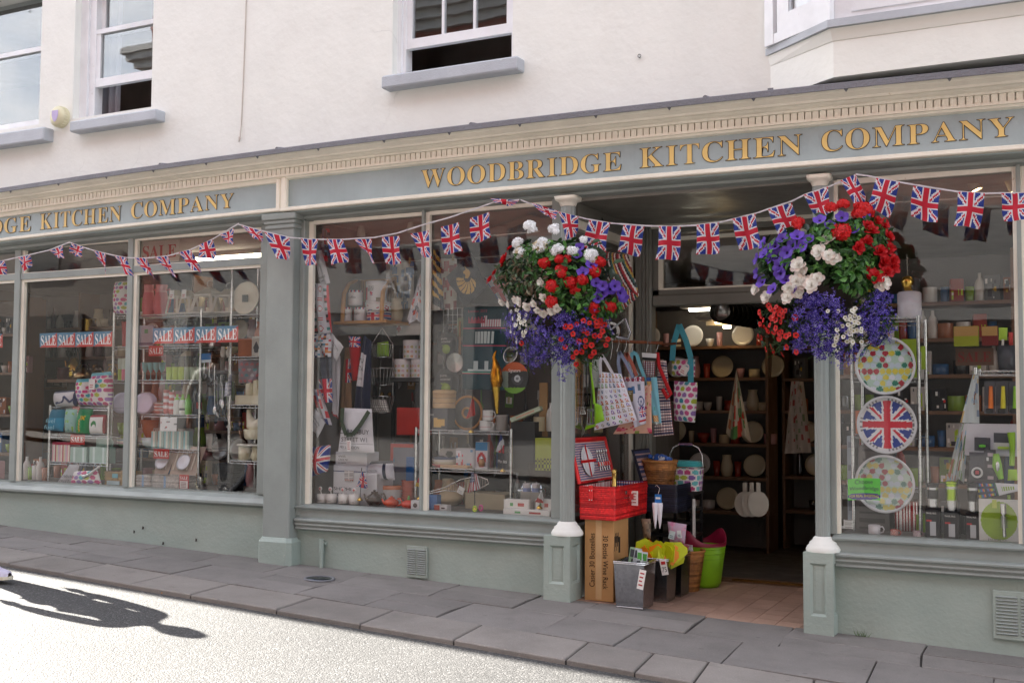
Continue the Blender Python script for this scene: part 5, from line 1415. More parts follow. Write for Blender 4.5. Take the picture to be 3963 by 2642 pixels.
# ================================================================== builders for the goods on show
PROF = {
 'tumbler': [(.80,0),(.84,.02),(.98,1.0),(.93,1.0),(.80,.05),(0,.05)],
 'bowl': [(.45,0),(.50,.06),(.80,.40),(1.0,1.0),(.95,1.0),(.7,.42),(0,.12)],
 'mug': [(.92,0),(1.0,.05),(1.0,1.0),(.93,1.0),(.92,.1),(0,.1)],
 'tin': [(.98,0),(1.0,.02),(1.0,.80)],
 'pot': [(.90,0),(1.0,.08),(1.0,.92),(1.05,.96),(1.05,1.0),(.95,1.0),(.93,.1),(0,.1)],
 'bottle': [(.95,0),(1.0,.04),(1.0,.60),(.75,.74),(.36,.84),(.34,1.0),(0,1.0)],
 'vase': [(.6,0),(.9,.2),(1.0,.45),(.7,.8),(.8,1.0),(.7,1.0),(.6,.8),(0,.3)],
 'jug': [(.75,0),(1.0,.25),(.95,.5),(.68,.82),(.75,1.0),(.68,1.0),(.6,.8),(0,.1)],
 'goblet': [(.75,0),(.75,.03),(.14,.10),(.12,.42),(.7,.60),(1.0,1.0),(.94,1.0),(.6,.62),(0,.5)],
 'kettle': [(.85,0),(1.0,.10),(.98,.40),(.72,.72),(.35,.84),(.33,.88),(0,.90)],
 'teapot': [(.55,0),(.85,.18),(1.0,.42),(.85,.68),(.42,.82),(.40,.85),(0,.88)],
}
def vessel(name,label,cat,kind,x,y,z,w,h,col,mat=GLOSS,group=None,band=None,lid=None,handle=None,spout=False,knob=None,seg=22,sy=1.0,text=None,pattern=None):
    t = thing(name,label,cat,(x,y,z),group); r = w/2
    prof = [(p[0]*r,p[1]*h) for p in PROF[kind]]
    if band or pattern:
        out = []
        a,b = band[0] if band else (0,1),None
        fine = []
        for i in range(len(prof)-1):
            (r0,z0),(r1,z1) = prof[i],prof[i+1]; n = 1 if abs(z1-z0) < h*.12 or r0 < r*.6 else (22 if pattern else 10)
            for k in range(n): fine.append((r0+(r1-r0)*k/n,z0+(z1-z0)*k/n))
        fine.append(prof[-1])
        for i,(rr,zz) in enumerate(fine):
            zc = zz/h+.02
            if pattern and i < len(fine)-1 and fine[min(i+1,len(fine)-1)][1] > zz: out.append((rr,zz,(lambda u,j,v=zc: pattern(u,v))))
            elif band and any(lo <= zc <= hi for lo,hi,_ in band): out.append((rr,zz,next(c for lo,hi,c in band if lo <= zc <= hi)))
            else: out.append((rr,zz,col))
        prof = out
    obj('body',MB().lathe(prof,60 if pattern else seg,col,sy=sy),mat,t)
    if lid is not None:
        lz = h*(.80 if kind == 'tin' else .88 if kind in ('kettle','teapot') else 1.0)
        rr = r*(1.03 if kind in ('tin','pot','mug','tumbler') else .42)
        obj('lid',MB().lathe([(rr,lz),(rr,lz+h*.18 if kind == 'tin' else lz+h*.05),(rr*.9,lz+(h*.20 if kind == 'tin' else h*.08)),(0,lz+(h*.20 if kind == 'tin' else h*.10))],seg,lid),mat,t)
    if knob is not None:
        obj('knob',MB().lathe([(.0,0),(r*.14,.0),(r*.20,h*.06),(r*.12,h*.10),(0,h*.11)],10,knob,(0,0,h*(.98 if kind in ('kettle','teapot') else 1.06))),mat,t)
    if handle == 'side':
        obj('handle',MB().tube([(r*.95,0,h*.82),(r*1.35,0,h*.86),(r*1.62,0,h*.60),(r*1.45,0,h*.30),(r*.95,0,h*.20)],r*.12,7,col if kind != 'kettle' else BLACK),mat,t)
    if handle == 'arch':
        obj('handle',MB().tube([(-r*.75,0,h*.6),(-r*.8,0,h*.95),(-r*.4,0,h*1.25),(r*.4,0,h*1.25),(r*.8,0,h*.95),(r*.75,0,h*.6)],r*.09,7,BLACK),mat,t)
    if handle == 'ears':
        for s_ in (-1,1): obj('handle',MB().tube([(s_*r,-.25*r,h*.72),(s_*r*1.25,0,h*.74),(s_*r,.25*r,h*.72)],r*.10,6,col),mat,t)
    if spout: obj('spout',MB().tube([(-r*.8,0,h*.25),(-r*1.25,0,h*.5),(-r*1.5,0,h*.78)],[r*.26,r*.17,r*.10],8,col),mat,t)
    if text:
        for k,(s_,zz,ww,hh,c) in enumerate(text):
            rr = r*1.012
            obj('lettering',MB().text(s_,0,0,0,ww,hh,c,fn=lambda u,v: (rr*math.sin((u-ww/2)/rr),-rr*math.cos((u-ww/2)/rr)*sy,zz+v)),mat,t)
    return t
def ves(name,label,cat,kind,fr,x0,y0,x1,y1,Y,col,zs=None,**kw):
    cx,z,w,h = rect(fr,x0,y0,x1,y1,Y)
    if zs is not None: h = max(.02,z+h-zs); z = zs
    return vessel(name,label,cat,kind,cx,Y+w/2,z,w,h,col,**kw)
def boxthing(name,label,cat,fr,x0,y0,x1,y1,Y,d,col,face=None,mat=CARD,zs=None,text=(),nu=16,nv=16,rz=0.0,rx=0.0,group=None,bev=.003,lid=None):
    cx,z,w,h = rect(fr,x0,y0,x1,y1,Y)
    if zs is not None: h = max(.02,z+h-zs); z = zs
    t = thing(name,label,cat,(cx,Y+d/2,z),group,rz,rx)
    obj('case',MB().cbox(0,0,0,w,d,h,col,0,bev),mat,t)
    if face is not None:
        obj('front_print',MB().grid(lambda u,v: (-w/2+.002+(w-.004)*u,-d/2-.0012,.002+(h-.004)*v),nu,nv,face,False),mat,t)
    if lid is not None: obj('lid',MB().cbox(0,0,h,w*1.03,d*1.03,h*.16,lid,0,.004),mat,t)
    for (s_,u0,v0,uw,vh,c) in text:
        obj('lettering',MB().text(s_,-w/2+w*u0,-d/2-.0026,h*v0,w*uw,h*vh,c),mat,t)
    return t
def cloth(name,label,cat,fr,TL,TR,BR,BL,Y,t,col,nu=24,nv=30,rip=.012,text=(),group=None,puff=.4,mat=None):
    q = quad(fr,TL,TR,BR,BL,Y); th = thing(name,label,cat,tuple(q.base),group)
    objw('fabric',pillow(q,t,col,nu,nv,ripple=rip,seed=rnd.uniform(0,6),puff=puff),mat or CLOTH,th)
    for (s_,u0,v0,uw,vh,c) in text:
        def fn(u,v,u0=u0,v0=v0,uw=uw,vh=vh):
            p = q(u0+uw*u,v0+vh*v); return (p.x,p.y-t*.5-rip-.004,p.z)
        objw('lettering',MB().text(s_,0,0,0,1,1,c,fn=fn),mat or CLOTH,th)
    return th
def cone_towel(name,label,fr,top,BL,BR,Y,col,nu=30,nv=40,text=()):
    """tea towel hung by one point: folds open downwards"""
    a,b,c = at(fr(*top),Y),at(fr(*BL),Y),at(fr(*BR),Y); th = thing(name,label,'tea towel',tuple((b+c)/2))
    def f(u,v):
        p = a.lerp(b.lerp(c,u),1-v); return (p.x,p.y+.022*math.sin(u*13)*(1-v)**.7-.03*(1-v)*math.sin(math.pi*u),p.z-.03*(1-v)*math.sin(math.pi*u*2))
    objw('fabric',MB().grid(f,nu,nv,col),CLOTH,th)
    return th
def wire_unit(label,X0,X1,zs,Y0,Y1,ztop,zbot,posts=(0,1)):
    t = thing('wire_shelving',label,'shelving',((X0+X1)/2,(Y0+Y1)/2,zbot))
    for z in zs:
        m_ = MB()
        for dz in (0,-.022): m_.tube([(X0,Y0,z+dz),(X1,Y0,z+dz)],.0032,6,CHROME); m_.tube([(X0,Y1,z+dz),(X1,Y1,z+dz)],.003,5,CHROME)
        n = max(4,int((X1-X0)/.03))
        pts = [(X0+(X1-X0)*k/n,Y0,z-(.022 if k % 2 else 0)) for k in range(n+1)]
        m_.tube(pts,.0018,4,CHROME,False,False)
        for k in range(int((X1-X0)/.028)): m_.tube([(X0+.014+.028*k,Y0,z),(X0+.014+.028*k,Y1,z)],.0014,3,CHROME,False,False)
        objw('wire_shelf',m_,METAL,t)
    for k in posts:
        for y in (Y0,Y1):
            x = X1 if k else X0
            m_ = MB().tube([(x,y,zbot),(x,y,ztop)],.0115,10,CHROME)
            for i in range(int((ztop-zbot)/.05)): m_.tube([(x,y,zbot+.05*i),(x,y,zbot+.05*i+.003)],.0122,10,mulc(CHROME,.5),False)
            objw('post',m_,METAL,t)
    return t
SALER,SALEB = H('bf3a34'),H('4a7c9c')
def sale_card(label,fr,x0,y0,x1,y1,Y,ticket=False,cw=H('f0e8e4'),bgc=SALER,tz=None):
    cx,z,w,h = rect(fr,x0,y0,x1,y1,Y)
    t = thing('sale_sign',label,'sale sign',(cx,Y,z))
    obj('card',MB().cbox(0,0,0,w,.003,h,bgc,0,0),CARD,t)
    if ticket:
        obj('lettering',MB().text(bold('SALE'),-w*.42,-.003,h*.66,w*.84,h*.24,cw),CARD,t)
        m_ = MB().box(-w*.42,w*.42,-.0035,-.0020,h*.06,h*.58,H('e6e0dc'))
        for k in range(4): m_.box(-w*.3,w*.25,-.0042,-.0036,h*(.14+.1*k),h*(.18+.1*k),H('8a4a48'))
        obj('white_ticket',m_,CARD,t)
    else: obj('lettering',MB().text(bold('SALE'),-w*.43,-.003,h*.2,w*.86,h*.58,cw),CARD,t)
    return t
# ================================================================== left window: shelving, lanterns, china, sale banners
def sale_strip(label,fr,TL,TR,BR,BL,Y,n,skip=0):
    q = quad(fr,TL,TR,BR,BL,Y); t = thing('sale_banner',label,'sale banner',tuple(q.base))
    for k in range(skip,n):
        u0,u1 = k/n,(k+1)/n-.004
        m_ = MB(); a,b,c,d = q(u0,0),q(u1,0),q(u1,1),q(u0,1)
        m_.add([a,b,c,d],[(0,1,2),(0,2,3)],[SALER,SALEB]); e = Vector((0,.001,0)); m_.add([a+e,b+e,c+e,d+e],[(3,2,1,0)],H('9a9a9a'))
        objw('panel',m_,SATIN,t)
        def fn(u,v,u0=u0): return tuple(q(u0+(.08+.84*u)/n,.14+.70*v)+Vector((0,-.0012,0)))
        objw('lettering',MB().text(bold('SALE'),0,0,0,1,1,H('f2f2f2'),fn=fn),SATIN,t)
    return t
sale_strip('red and blue banner of four SALE panels on the pane with the navy cool bag',FA,(343,985),(975,965),(975,1097),(345,1108),.068,4)
sale_strip('red and blue banner of four SALE panels on the pane with the lanterns',FA,(1325,940),(2070,917),(2068,1060),(1325,1075),.068,4)
sale_strip('end of a SALE banner on the farthest pane of the sale shop',FA,(-575,1010),(25,990),(25,1108),(-575,1122),.068,4)
sale_card('large white sign with red SALE lettering in the transom light',FA,1215,178,1555,372,.30,False,H('b43a38'),H('c9bfb2'))
sale_card('red SALE card on the wire shelf above the green tumblers',FA,1290,1092,1415,1180,.46)
sale_card('red SALE card on the lower edge of the lunch bag rack',FB,612,740,734,828,.30)
sale_card('red SALE card over the clear-lidded hampers',FB,1332,866,1466,950,.46)
sale_card('red SALE card with white ticket among the lunch bags',FB,630,500,690,616,.30,True)
sale_card('red SALE card with white ticket propped on the white wicker',FB,1555,1090,1636,1214,.22,True)
MY = .50
mz = [at(FA(1300,824),MY).z,at(FA(1300,1097),MY).z,at(FA(1300,1392),MY).z,at(FB(1300,566),MY).z,at(FB(1300,862),MY).z]
MX0,MX1 = at(FA(985,1100),MY).x,at(FA(1742,1100),MY).x
wire_unit('tall chrome wire shelving stacked with lanterns, glasses and plates',MX0,MX1,mz,MY,MY+.36,mz[0]+.03,BEDL)
RYu = .38
rz_ = [at(FA(2130,824),RYu).z,at(FA(2130,1188),RYu).z,at(FB(2130,486),RYu).z,at(FB(2110,970),RYu).z]
RX0 = at(FA(2003,1100),RYu).x
wire_unit('narrow chrome wire shelving with cream pottery beside the pilaster',RX0,-5.36,rz_,RYu,RYu+.32,rz_[0]+.45,BEDL)
LYu = .30
lz_ = [at(FB(690,508),LYu).z,at(FB(690,748),LYu).z,at(FB(690,984),LYu).z]
LX0,LX1 = at(FB(432,700),LYu).x,at(FB(940,700),LYu).x
wire_unit('low chrome wire rack of cool bags and lunch bags',LX0,LX1,lz_,LYu,LYu+.32,lz_[0]+.02,BEDL)
def lantern(label,fr,x0,y0,x1,y1,Y,zs):
    cx,z,w,h = rect(fr,x0,y0,x1,y1,Y); h = z+h-zs; t = thing('lantern',label,'lantern',(cx,Y+w/2,zs),'white wooden lanterns on the top shelf')
    r = w/2; bh = h*.60; WC = H('d8d0c4'); tk = r*.16
    def P(sx,sy,v): f = 1-.28*v; return (sx*r*f,sy*r*f,bh*.08+(bh*.92)*v)
    m_ = MB()
    for sx in (-1,1):
        for sy in (-1,1):
            a,b = P(sx,sy,0),P(sx,sy,1); m_.tube([a,b],tk,4,WC,True,False)
    obj('frame',m_,MATTE,t)
    obj('base',MB().cbox(0,0,0,w*1.08,w*1.08,bh*.09,WC,0,.002),MATTE,t)
    obj('top_rail',MB().cbox(0,0,bh*.96,w*.86,w*.86,bh*.10,WC,0,.002),MATTE,t)
    z1,z2,z3 = bh*1.06,bh*1.06+h*.16,bh*1.06+h*.22
    vs = [(sx*r*f,sy*r*f,zz) for f,zz in ((.92,z1),(.36,z2),(.30,z3)) for sx,sy in ((-1,-1),(1,-1),(1,1),(-1,1))]
    obj('roof',MB().add(vs,[(j*4+k,j*4+(k+1) % 4,j*4+4+(k+1) % 4,j*4+4+k) for j in range(2) for k in range(4)]+[(8,9,10,11)],H('b4a890')),MATTE,t)
    obj('ring',MB().tube([(r*.30*math.cos(2*math.pi*k/14),0,z3+r*.30+r*.30*math.sin(2*math.pi*k/14)) for k in range(15)],.002,5,CHROME),METAL,t)
    obj('candle',MB().lathe([(0,bh*.1),(r*.3,bh*.1),(r*.3,bh*.35),(0,bh*.35)],10,H('e8dfc8')),MATTE,t)
    return t
for k,(a,b,c_) in enumerate(((1440,1535,570),(1545,1640,575),(1655,1830,545),(1835,1995,560))):
    l = lantern(('white lantern with a paper ticket, next to the pink jugs','white lantern with a paper ticket between two lanterns','largest white wooden lantern, with a pointed roof','white lantern without ticket beside the cream dish')[k],FA,a,c_,b,808,MY+.02+.05*(k == 3),mz[0])
    if k < 2: tagcard(l,0,-.06,.13,.05,.075,H('e8e4e2'),2,H('c04a50'))
p = at(FA(2135,690),RYu+.03); q = at(FA(2250,690),RYu+.03); r = q.x-p.x
dd = thing('round_dish','large cream round dish standing on edge with a black label','dish',(p.x,RYu+.05,rz_[0]))
m_ = MB().lathe([(0,0),(r*.82,0),(r*.86,.012),(r*.98,.016),(r,.03),(r*.97,.034),(r*.84,.024),(0,.020)],40,H('d6d0bc'))
m_.moved(Matrix.Translation((0,0,r)) @ Matrix.Rotation(math.pi/2-.12,4,'X')); obj('dish',m_,GLOSS,dd)
obj('label',MB().cbox(r*.02,-.038,r*.78,r*.44,.003,r*.42,H('2a3230'),.0),CARD,dd)
cloth('lunch_bag','tall pastel dotted cool bag on the top wire shelf','bag',FA,(1000,540),(1110,530),(1105,818),(995,822),MY+.04,.12,dots(3.4,H('e8e4e4'),DOTS,.42,2.4),26,50,.004)
for k,(a,b) in enumerate(((1205,1290),(1300,1400))):
    ves('pink_jug',('tall pink acrylic jug behind the mullion','tall pink acrylic jug next to the lanterns')[k],'jug','jug',FA,a,560,b,815,MY+.08,H('c8606a'),mz[0],mat=SATIN,handle='side',band=[(.75,1.0,H('d88a8c'))])
ves('canister','tall red canister on the second wire shelf','canister','tumbler',FA,1030,882,1104,1092,MY+.05,H('b02026'),mz[1],mat=SATIN)
boxthing('picture_card','grey boxed card with a green emblem on the second shelf','box',FA,1206,914,1330,1088,MY+.03,.03,H('9a97a0'),lambda u,v: H('3a8a5c') if math.hypot(u-.5,v-.72) < .12 else (H('6a6478') if v < .25 and int(v*20) % 2 else H('a5a2ac')),zs=mz[1])
for k,x in enumerate((1480,1590,1650)):
    ves('storage_jar',('glass storage jar with a teal lid on the second shelf','plain glass storage jar next to the teal-lidded jar','glass storage jar at the end of the second shelf')[k],'jar','tumbler',FA,x,870,x+80,1090,MY+.10,(H('4a7a80') if k == 0 else H('8a9090')),mz[1],mat=CLEAR,lid=H('5a9aa0') if k == 0 else H('b8bcc0'))
for k in range(3): ves('tumbler',('lime tumbler on the glass shelf, by the wire post','pink-footed tumbler between lime tumblers','lime tumbler beside the mullion')[k],'tumbler','tumbler',FA,1010+32*k,1200,1042+32*k,1388,MY+.05,(H('a8c848'),H('d86a8a'),H('a8c848'))[k],mz[2],mat=SATIN,band=[(.5,1.0,H('c4cfc0'))])
for k in range(4): ves('goblet','turquoise glass goblet on the glass shelf','goblet','goblet',FA,1212+48*k,1235,1260+48*k,1388,MY+.06,H('66b2b4'),mz[2],mat=SATIN,group='turquoise goblets')
for k in range(6): ves('tumbler','short lime tumbler in the front row of the glass shelf','tumbler','tumbler',FA,1424+52*k,1275,1472+52*k,1388,MY+.04,H('b4cf40') if k < 3 else H('a9b89a'),mz[2],mat=SATIN,group='short lime tumblers')
for k in range(6): ves('highball_glass','tall lime-tinted glass at the back of the glass shelf','glass','tumbler',FA,1500+42*k,1180,1538+42*k,1385,MY+.20,H('b8c8a0'),mz[2],mat=CLEAR,group='tall tinted glasses')
for k,(a,b) in enumerate(((995,1095),(1185,1285))):
    cx,z,w,h = rect(FB,a,345,b,530,MY+.06); r = h/2; t = thing('plate_stack',('stack of lilac-white plates on edge next to the low rack','stack of lilac-white plates on edge beside the gingham cups')[k],'plates',(cx,MY+.08,mz[3]))
    for j in range(5):
        m_ = MB().lathe([(0,0),(r*.7,0),(r*.99,.012),(r,.016),(r*.7,.005),(0,.004)],30,H('cfc8de') if j else H('dcd6ea')); m_.moved(Matrix.Translation((0,.012*j,r)) @ Matrix.Rotation(math.pi/2-.2,4,'X') @ Matrix.Rotation(.25,4,'Y')); obj('plate',m_,GLOSS,t)
for k in range(3):
    z0 = mz[3]
    t = thing('cup_stack',('tall stack of red and white checked cups, nearest the bowls','tall stack of red and white checked cups in the middle','stack of red and white checked cups by the green bottles')[k],'cups',(rect(FB,1392+48*k,340,1438+48*k,560,MY+.05)[0],MY+.09,z0))
    hh = rect(FB,1392,345+20*k,1438,560,MY+.05)[3]; w = rect(FB,1392,345,1438,560,MY+.05)[2]
    for j in range(7): obj('cup',MB().lathe([(w*.36,0),(w*.5,hh*.24),(w*.46,hh*.24)],18,H('e0d8d8') if j % 2 else H('c05a50'),(0,0,hh*.126*j)),SATIN,t)
t = thing('bowl_stack','stack of white bowls with a red checked rim','bowls',(rect(FB,1310,440,1388,556,MY+.04)[0],MY+.09,mz[3]))
for j in range(6): obj('bowl',MB().lathe([(.025,0),(.055,.03),(.053,.03),(.02,.004)],22,H('e4dede') if j % 2 else H('c87870'),(0,0,.014*j)),SATIN,t)
for k,(c,l) in enumerate(((H('e6eae4'),H('8fd03c')),(H('e6eae4'),H('8fd03c')),(H('7ac85c'),H('78b838')))):
    ves('drinks_bottle',('white drinks bottle with lime cap next to the checked cups','white drinks bottle with lime cap and black spots','green drinks bottle with an orange leaf')[k],'bottle','bottle',FB,1490+50*k,392,1536+50*k,562,MY+.04,c,mz[3],mat=SATIN,band=[(.74,1.1,l)]+([(.2,.3,H('303030'))] if k == 1 else []))
ves('pepper_mill','dark glass bottle at the end of the plate shelf','bottle','bottle',FB,1650,320,1690,562,MY+.12,H('2a2a34'),mz[3])
ves('pepper_mill','dark glass bottle with a red label at the end of the plate shelf','bottle','bottle',FB,1692,320,1730,562,MY+.12,H('2a2a34'),mz[3],band=[(.2,.4,H('b03030'))])
ves('bowl','lime green bowl with a white ticket strip','bowl','bowl',FB,978,640,1085,770,MY+.04,H('8fae4c'),mz[4]+.075,mat=GLOSS)
t = thing('bowl_stack','stack of pastel banded bowls under the lime bowl','bowls',(rect(FB,975,765,1085,840,MY+.04)[0],MY+.1,mz[4]))
for j in range(5): obj('bowl',MB().lathe([(.03,0),(.066,.03),(.063,.03),(.02,.004)],24,[H('8fae8c'),H('c8a0a8'),H('e0dcd0'),H('7a9aa8'),H('b8c0a0')][j],(0,0,.013*j)),GLOSS,t)
ves('mixing_bowl','pale duck-egg mixing bowl on the bowl shelf','bowl','bowl',FB,1182,770,1305,862,MY+.03,H('b8ccd0'),mz[4])
ves('orange_bowl','orange bowl behind the duck-egg mixing bowl','bowl','bowl',FB,1185,615,1300,770,MY+.18,H('c86a3c'),mz[4]+.08)
for k in range(6):
    boxthing('striped_beaker','pale blue beaker pack with a teal band','beakers',FB,1310+56*k,712,1358+56*k,866,MY+.05,.05,H('a8c4c4') if k % 2 else H('c8ccc0'),stripes([H('8fc4c8'),H('d8dcd0'),H('9ab8ac')],3),SATIN,mz[4],group='striped beaker packs')
cloth('scallop_card','white scalloped card with face print pinned to the shelf','card',FB,(1388,590),(1535,590),(1530,712),(1385,710),MY-.02,.006,scatter(H('e4e4e4'),[H('8a8a8a'),H('b05a5a')],9,.06,12),18,18,.0,puff=.2,mat=CARD)
for k,(a,b) in enumerate(((1180,1300),(1315,1545))):
    cx,z,w,h = rect(FB,a,1112,b,1240,.28); t = thing('wicker_hamper',('white wicker hamper with clear lid beside the mullion','white wicker hamper with clear lid and blue bow')[k],'hamper',(cx,.38,BEDL))
    obj('weave',woven(-w/2,w/2,-.1,.1,0,.10,[H('d8d2cc'),H('c4bcb4')],9,.012,.0),WICK,t)
    m_ = MB().add([(-w/2,.1,.10),(w/2,.1,.10),(w/2+.02,.20,.33),(-w/2-.02,.20,.33)],[(0,1,2,3)],H('b8a090')); obj('lid',m_,MATTE,t)
    for j in range(5): obj('cutlery',MB().tube([(-w*.35+w*.17*j,.095,.14),(-w*.35+w*.17*j,.165,.30)],.006,6,H('d8c8b8')),SATIN,t)
    obj('plate',MB().lathe([(0,0),(.05,.004),(.07,.012),(.05,.0),(0,-.002)],22,H('e0dce4')).moved(Matrix.Translation((0,.115,.2)) @ Matrix.Rotation(1.15,4,'X')),GLOSS,t)
    obj('ribbon',MB().box(-.01,.01,-.104,-.100,.0,.10,H('8fb4dc')),CLOTH,t)
cx,z,w,h = rect(FB,900,1058,1082,1190,.24)
t = thing('seagrass_basket','flat natural seagrass basket with a blue oval label','basket',(cx,.34,BEDL)); obj('weave',woven(-w/2,w/2,-.09,.09,0,h*.95,[H('a88a5c'),H('b89a68')],10,.012,0),WICK,t)
obj('label',MB().cbox(.01,-.102,h*.55,w*.26,.003,h*.28,H('7ab0bc')).cbox(-.01,-.102,h*.10,w*.6,.003,h*.26,H('b8ccd0')),CARD,t)
cloth('tote_bag','crumpled grey tote bag lettered CARNABY STREET lying in the window','bag',FB,(600,1000),(690,1005),(650,1165),(498,1160),.20,.03,H('b4b2b6'),10,10,.004,[('CARNABY',.10,.32,.9,.14,H('3a3a3c')),('STREET',.02,.06,.72,.14,H('3a3a3c'))])
cloth('garden_gloves','folded pastel dotted gloves on the window bed','gloves',FB,(640,1060),(850,1050),(880,1172),(615,1165),.19,.05,dots(5,H('e6e2e0'),DOTS,.45,.6),40,26,.004)
tw = thing('hand_trowel','white-handled trowel lying over the dotted gloves','trowel',tuple(at(FB(800,1070),.165)))
objw('handle',MB().tube([at(FB(860,1020),.165),at(FB(770,1085),.16)],.010,8,H('e0dcd8')),SATIN,tw); objw('blade',pillow(quad(FB,(700,1095),(775,1075),(790,1090),(720,1125),.16),.012,H('c8ccc8'),6,6),METAL,tw)
cloth('cool_bag','white cool bag with navy trim and strap on the low rack','bag',FB,(475,372),(680,350),(665,498),(490,500),LYu+.02,.16,lambda u,v: H('26305c') if v > .88 or u > .93 else H('d6d4da'),20,16,.004)
t_ = [o for o in LINK if o.get('label','').startswith('white cool bag with navy trim')][0]
objw('strap',strap(MB(),[at(FB(x,y),LYu-.055) for x,y in ((480,470),(540,455),(550,410),(600,460),(640,430))],.018,H('26305c')),CLOTH,t_)
cloth('cool_bag','small pastel dotted cool bag with turquoise zip','bag',FB,(670,262),(792,255),(800,490),(690,490),LYu+.05,.14,lambda u,v: H('5fb4c4') if v > .86 else dots(3.6,H('e6e2e2'),DOTS,.44,1.9)(u,v),30,46,.004)
cloth('cool_bag','large pastel dotted cool bag with paper ticket','bag',FB,(800,210),(962,195),(968,495),(790,495),LYu+.04,.16,lambda u,v: H('6fbccc') if v > .9 else dots(4.2,H('e8e4e4'),DOTS,.44,1.8,3)(u,v),36,56,.004)
t_ = [o for o in LINK if o.get('label','').startswith('large pastel dotted cool bag')][0]; tagcard(t_,-.01,-.10,.14,.07,.09,H('e6e2e0'),2,H('c04a50'))
cloth('lunch_bag','teal roll-top lunch bag lettered fuel','bag',FB,(450,525),(565,520),(550,715),(408,705),LYu+.0,.09,lambda u,v: H('1f6f8c') if v > .62 else H('2f8fb4'),16,20,.004,[('fuel',.1,.38,.6,.2,H('9ad4e4')),('fuel',.08,.08,.6,.2,H('9ad4e4'))])
cloth('lunch_bag','pale green lunch bag with leaf print','bag',FB,(575,518),(675,520),(662,728),(562,722),LYu+.0,.08,scatter(H('9cc4bc'),[H('8fbf5a'),H('6a9a9c')],14,.06,21),20,26,.004)
def giraffe(u,v):
    if (.30 < u < .42 and .05 < v < .6) or (.40 < u < .75 and .55 < v < .72): return H('e0b838') if (int(u*20)+int(v*26)) % 3 else H('3a6a3c')
    return H('2a9a5c') if v < .78 else H('228050')
cloth('lunch_bag','bright green lunch bag with a yellow spotted animal','bag',FB,(690,520),(808,520),(775,738),(662,732),LYu+.0,.09,giraffe,24,30,.004)
def leafbag(u,v):
    if u < .08 or u > .92 or v > .9: return H('9a2634')
    if math.hypot((u-.42)*1.1,v-.5) < .20 and math.hypot((u-.42)*1.1,v-.36) > .14: return H('2f8a48')
    return H('e6e6e2')
cloth('lunch_bag','white lunch bag with dark red edging and a green motif','bag',FB,(795,572),(922,570),(915,735),(785,735),LYu+.0,.09,leafbag,30,26,.003,puff=.25)
boxthing('lunch_box','lunch box with pink, red and cream stripes','lunch box',FB,450,808,605,968,LYu+.01,.12,H('a83a4c'),lambda u,v: H('a82a44') if v > .86 else [H('d8a0a8'),H('e4d8cc'),H('b84a58'),H('d4c8a8'),H('c8b0c0')][int(u*12) % 5],CLOTH,lz_[2],nu=24)
for k,(a,b,c0) in enumerate(((608,750,850),(775,925,850))):
    boxthing('storage_tin',('pale green tin with ribbon and paper label, next to the striped lunch box','pale green tin with ribbon and paper label, by the rack post')[k],'tin',FB,a,c0,b,975,LYu+.01,.10,H('9ab8ac'),lambda u,v: H('cfe0dc') if abs(u-.25) < .05 or abs(u-.8) < .05 else H('a4c0b4'),SATIN,lz_[2])
ves('watering_can','small pale green metal can standing on the tins','can','pot',FB,805,768,900,850,LYu+.05,H('a4c0b8'),lz_[2]+.095,mat=SATIN,handle='side')
ves('casserole','terracotta casserole on the narrow wire unit','pot','pot',FA,2022,1040,2172,1172,RYu+.02,H('b4643c'),rz_[1],mat=MATTE,lid=H('a8582f'),knob=H('a8582f'))
ves('terracotta_jug','round terracotta jug behind the pilaster','jug','jug',FA,2175,880,2290,1010,RYu+.14,H('b86a44'),rz_[1]+.13,mat=MATTE,handle='side')
boxthing('picture_box','grey box printed with a dark teapot','box',FA,2182,1010,2262,1172,RYu+.03,.08,H('b8b2a8'),lambda u,v: H('4a4a50') if math.hypot((u-.5)*.9,(v-.42)*1.0) < .26 or (abs(u-.5) < .08 and .6 < v < .78) else H('bcb6ac'),zs=rz_[1])
cloth('dotted_fabric','folded faded dotted fabric on the narrow wire unit','fabric',FB,(2062,95),(2245,90),(2245,300),(2075,300),RYu+.18,.06,dots(4,H('9a8a94'),[H('c87a80'),H('6a9aa0'),H('b8b0b4')],.3,1.1),24,24,.004)
for k,(a,b,c0) in enumerate(((2112,2172,305),(2178,2230,283),(2225,2275,255))): ves('canister',('small cream lidded pot','cream lidded pot of middle height','tall cream canister next to the pilaster')[k]+' on the cream pottery shelf','canister','mug',FB,a,c0,b,402,RYu+.05,H('d6d0b4'),rz_[2]+.065,lid=H('d6d0b4'),knob=H('d6d0b4'))
boxthing('cream_crate','cream box under the lidded pots','box',FB,2035,400,2240,486,RYu+.03,.16,H('d0cab0'),None,SATIN,rz_[2])
hen = thing('pottery_hen','cream pottery hen sitting on a basket dish','ornament',(rect(FB,2055,650,2225,830,RYu)[0],RYu+.10,rz_[3]+.17))
w = rect(FB,2055,650,2225,830,RYu)[2]
obj('dish',MB().lathe([(w*.40,0),(w*.47,.01),(w*.52,.075),(w*.5,.08),(0,.08)],26,H('d8d2b8'),sy=.75),GLOSS,hen)
m_ = MB(); P = [(-w*.34,0,.24),(-w*.30,0,.18),(-w*.16,0,.12),(w*.08,0,.10),(w*.30,0,.14),(w*.42,0,.20)]
m_.tube(P,[.018,.026,.052,.060,.042,.012],14,H('e0dac4')); obj('body',m_,GLOSS,hen)
obj('beak',MB().tube([(-w*.38,0,.236),(-w*.46,0,.225)],[.008,.002],6,H('d8d0b0')).tube([(-w*.33,0,.25),(-w*.31,0,.272),(-w*.28,0,.25)],.007,6,H('e0dac4')),GLOSS,hen)
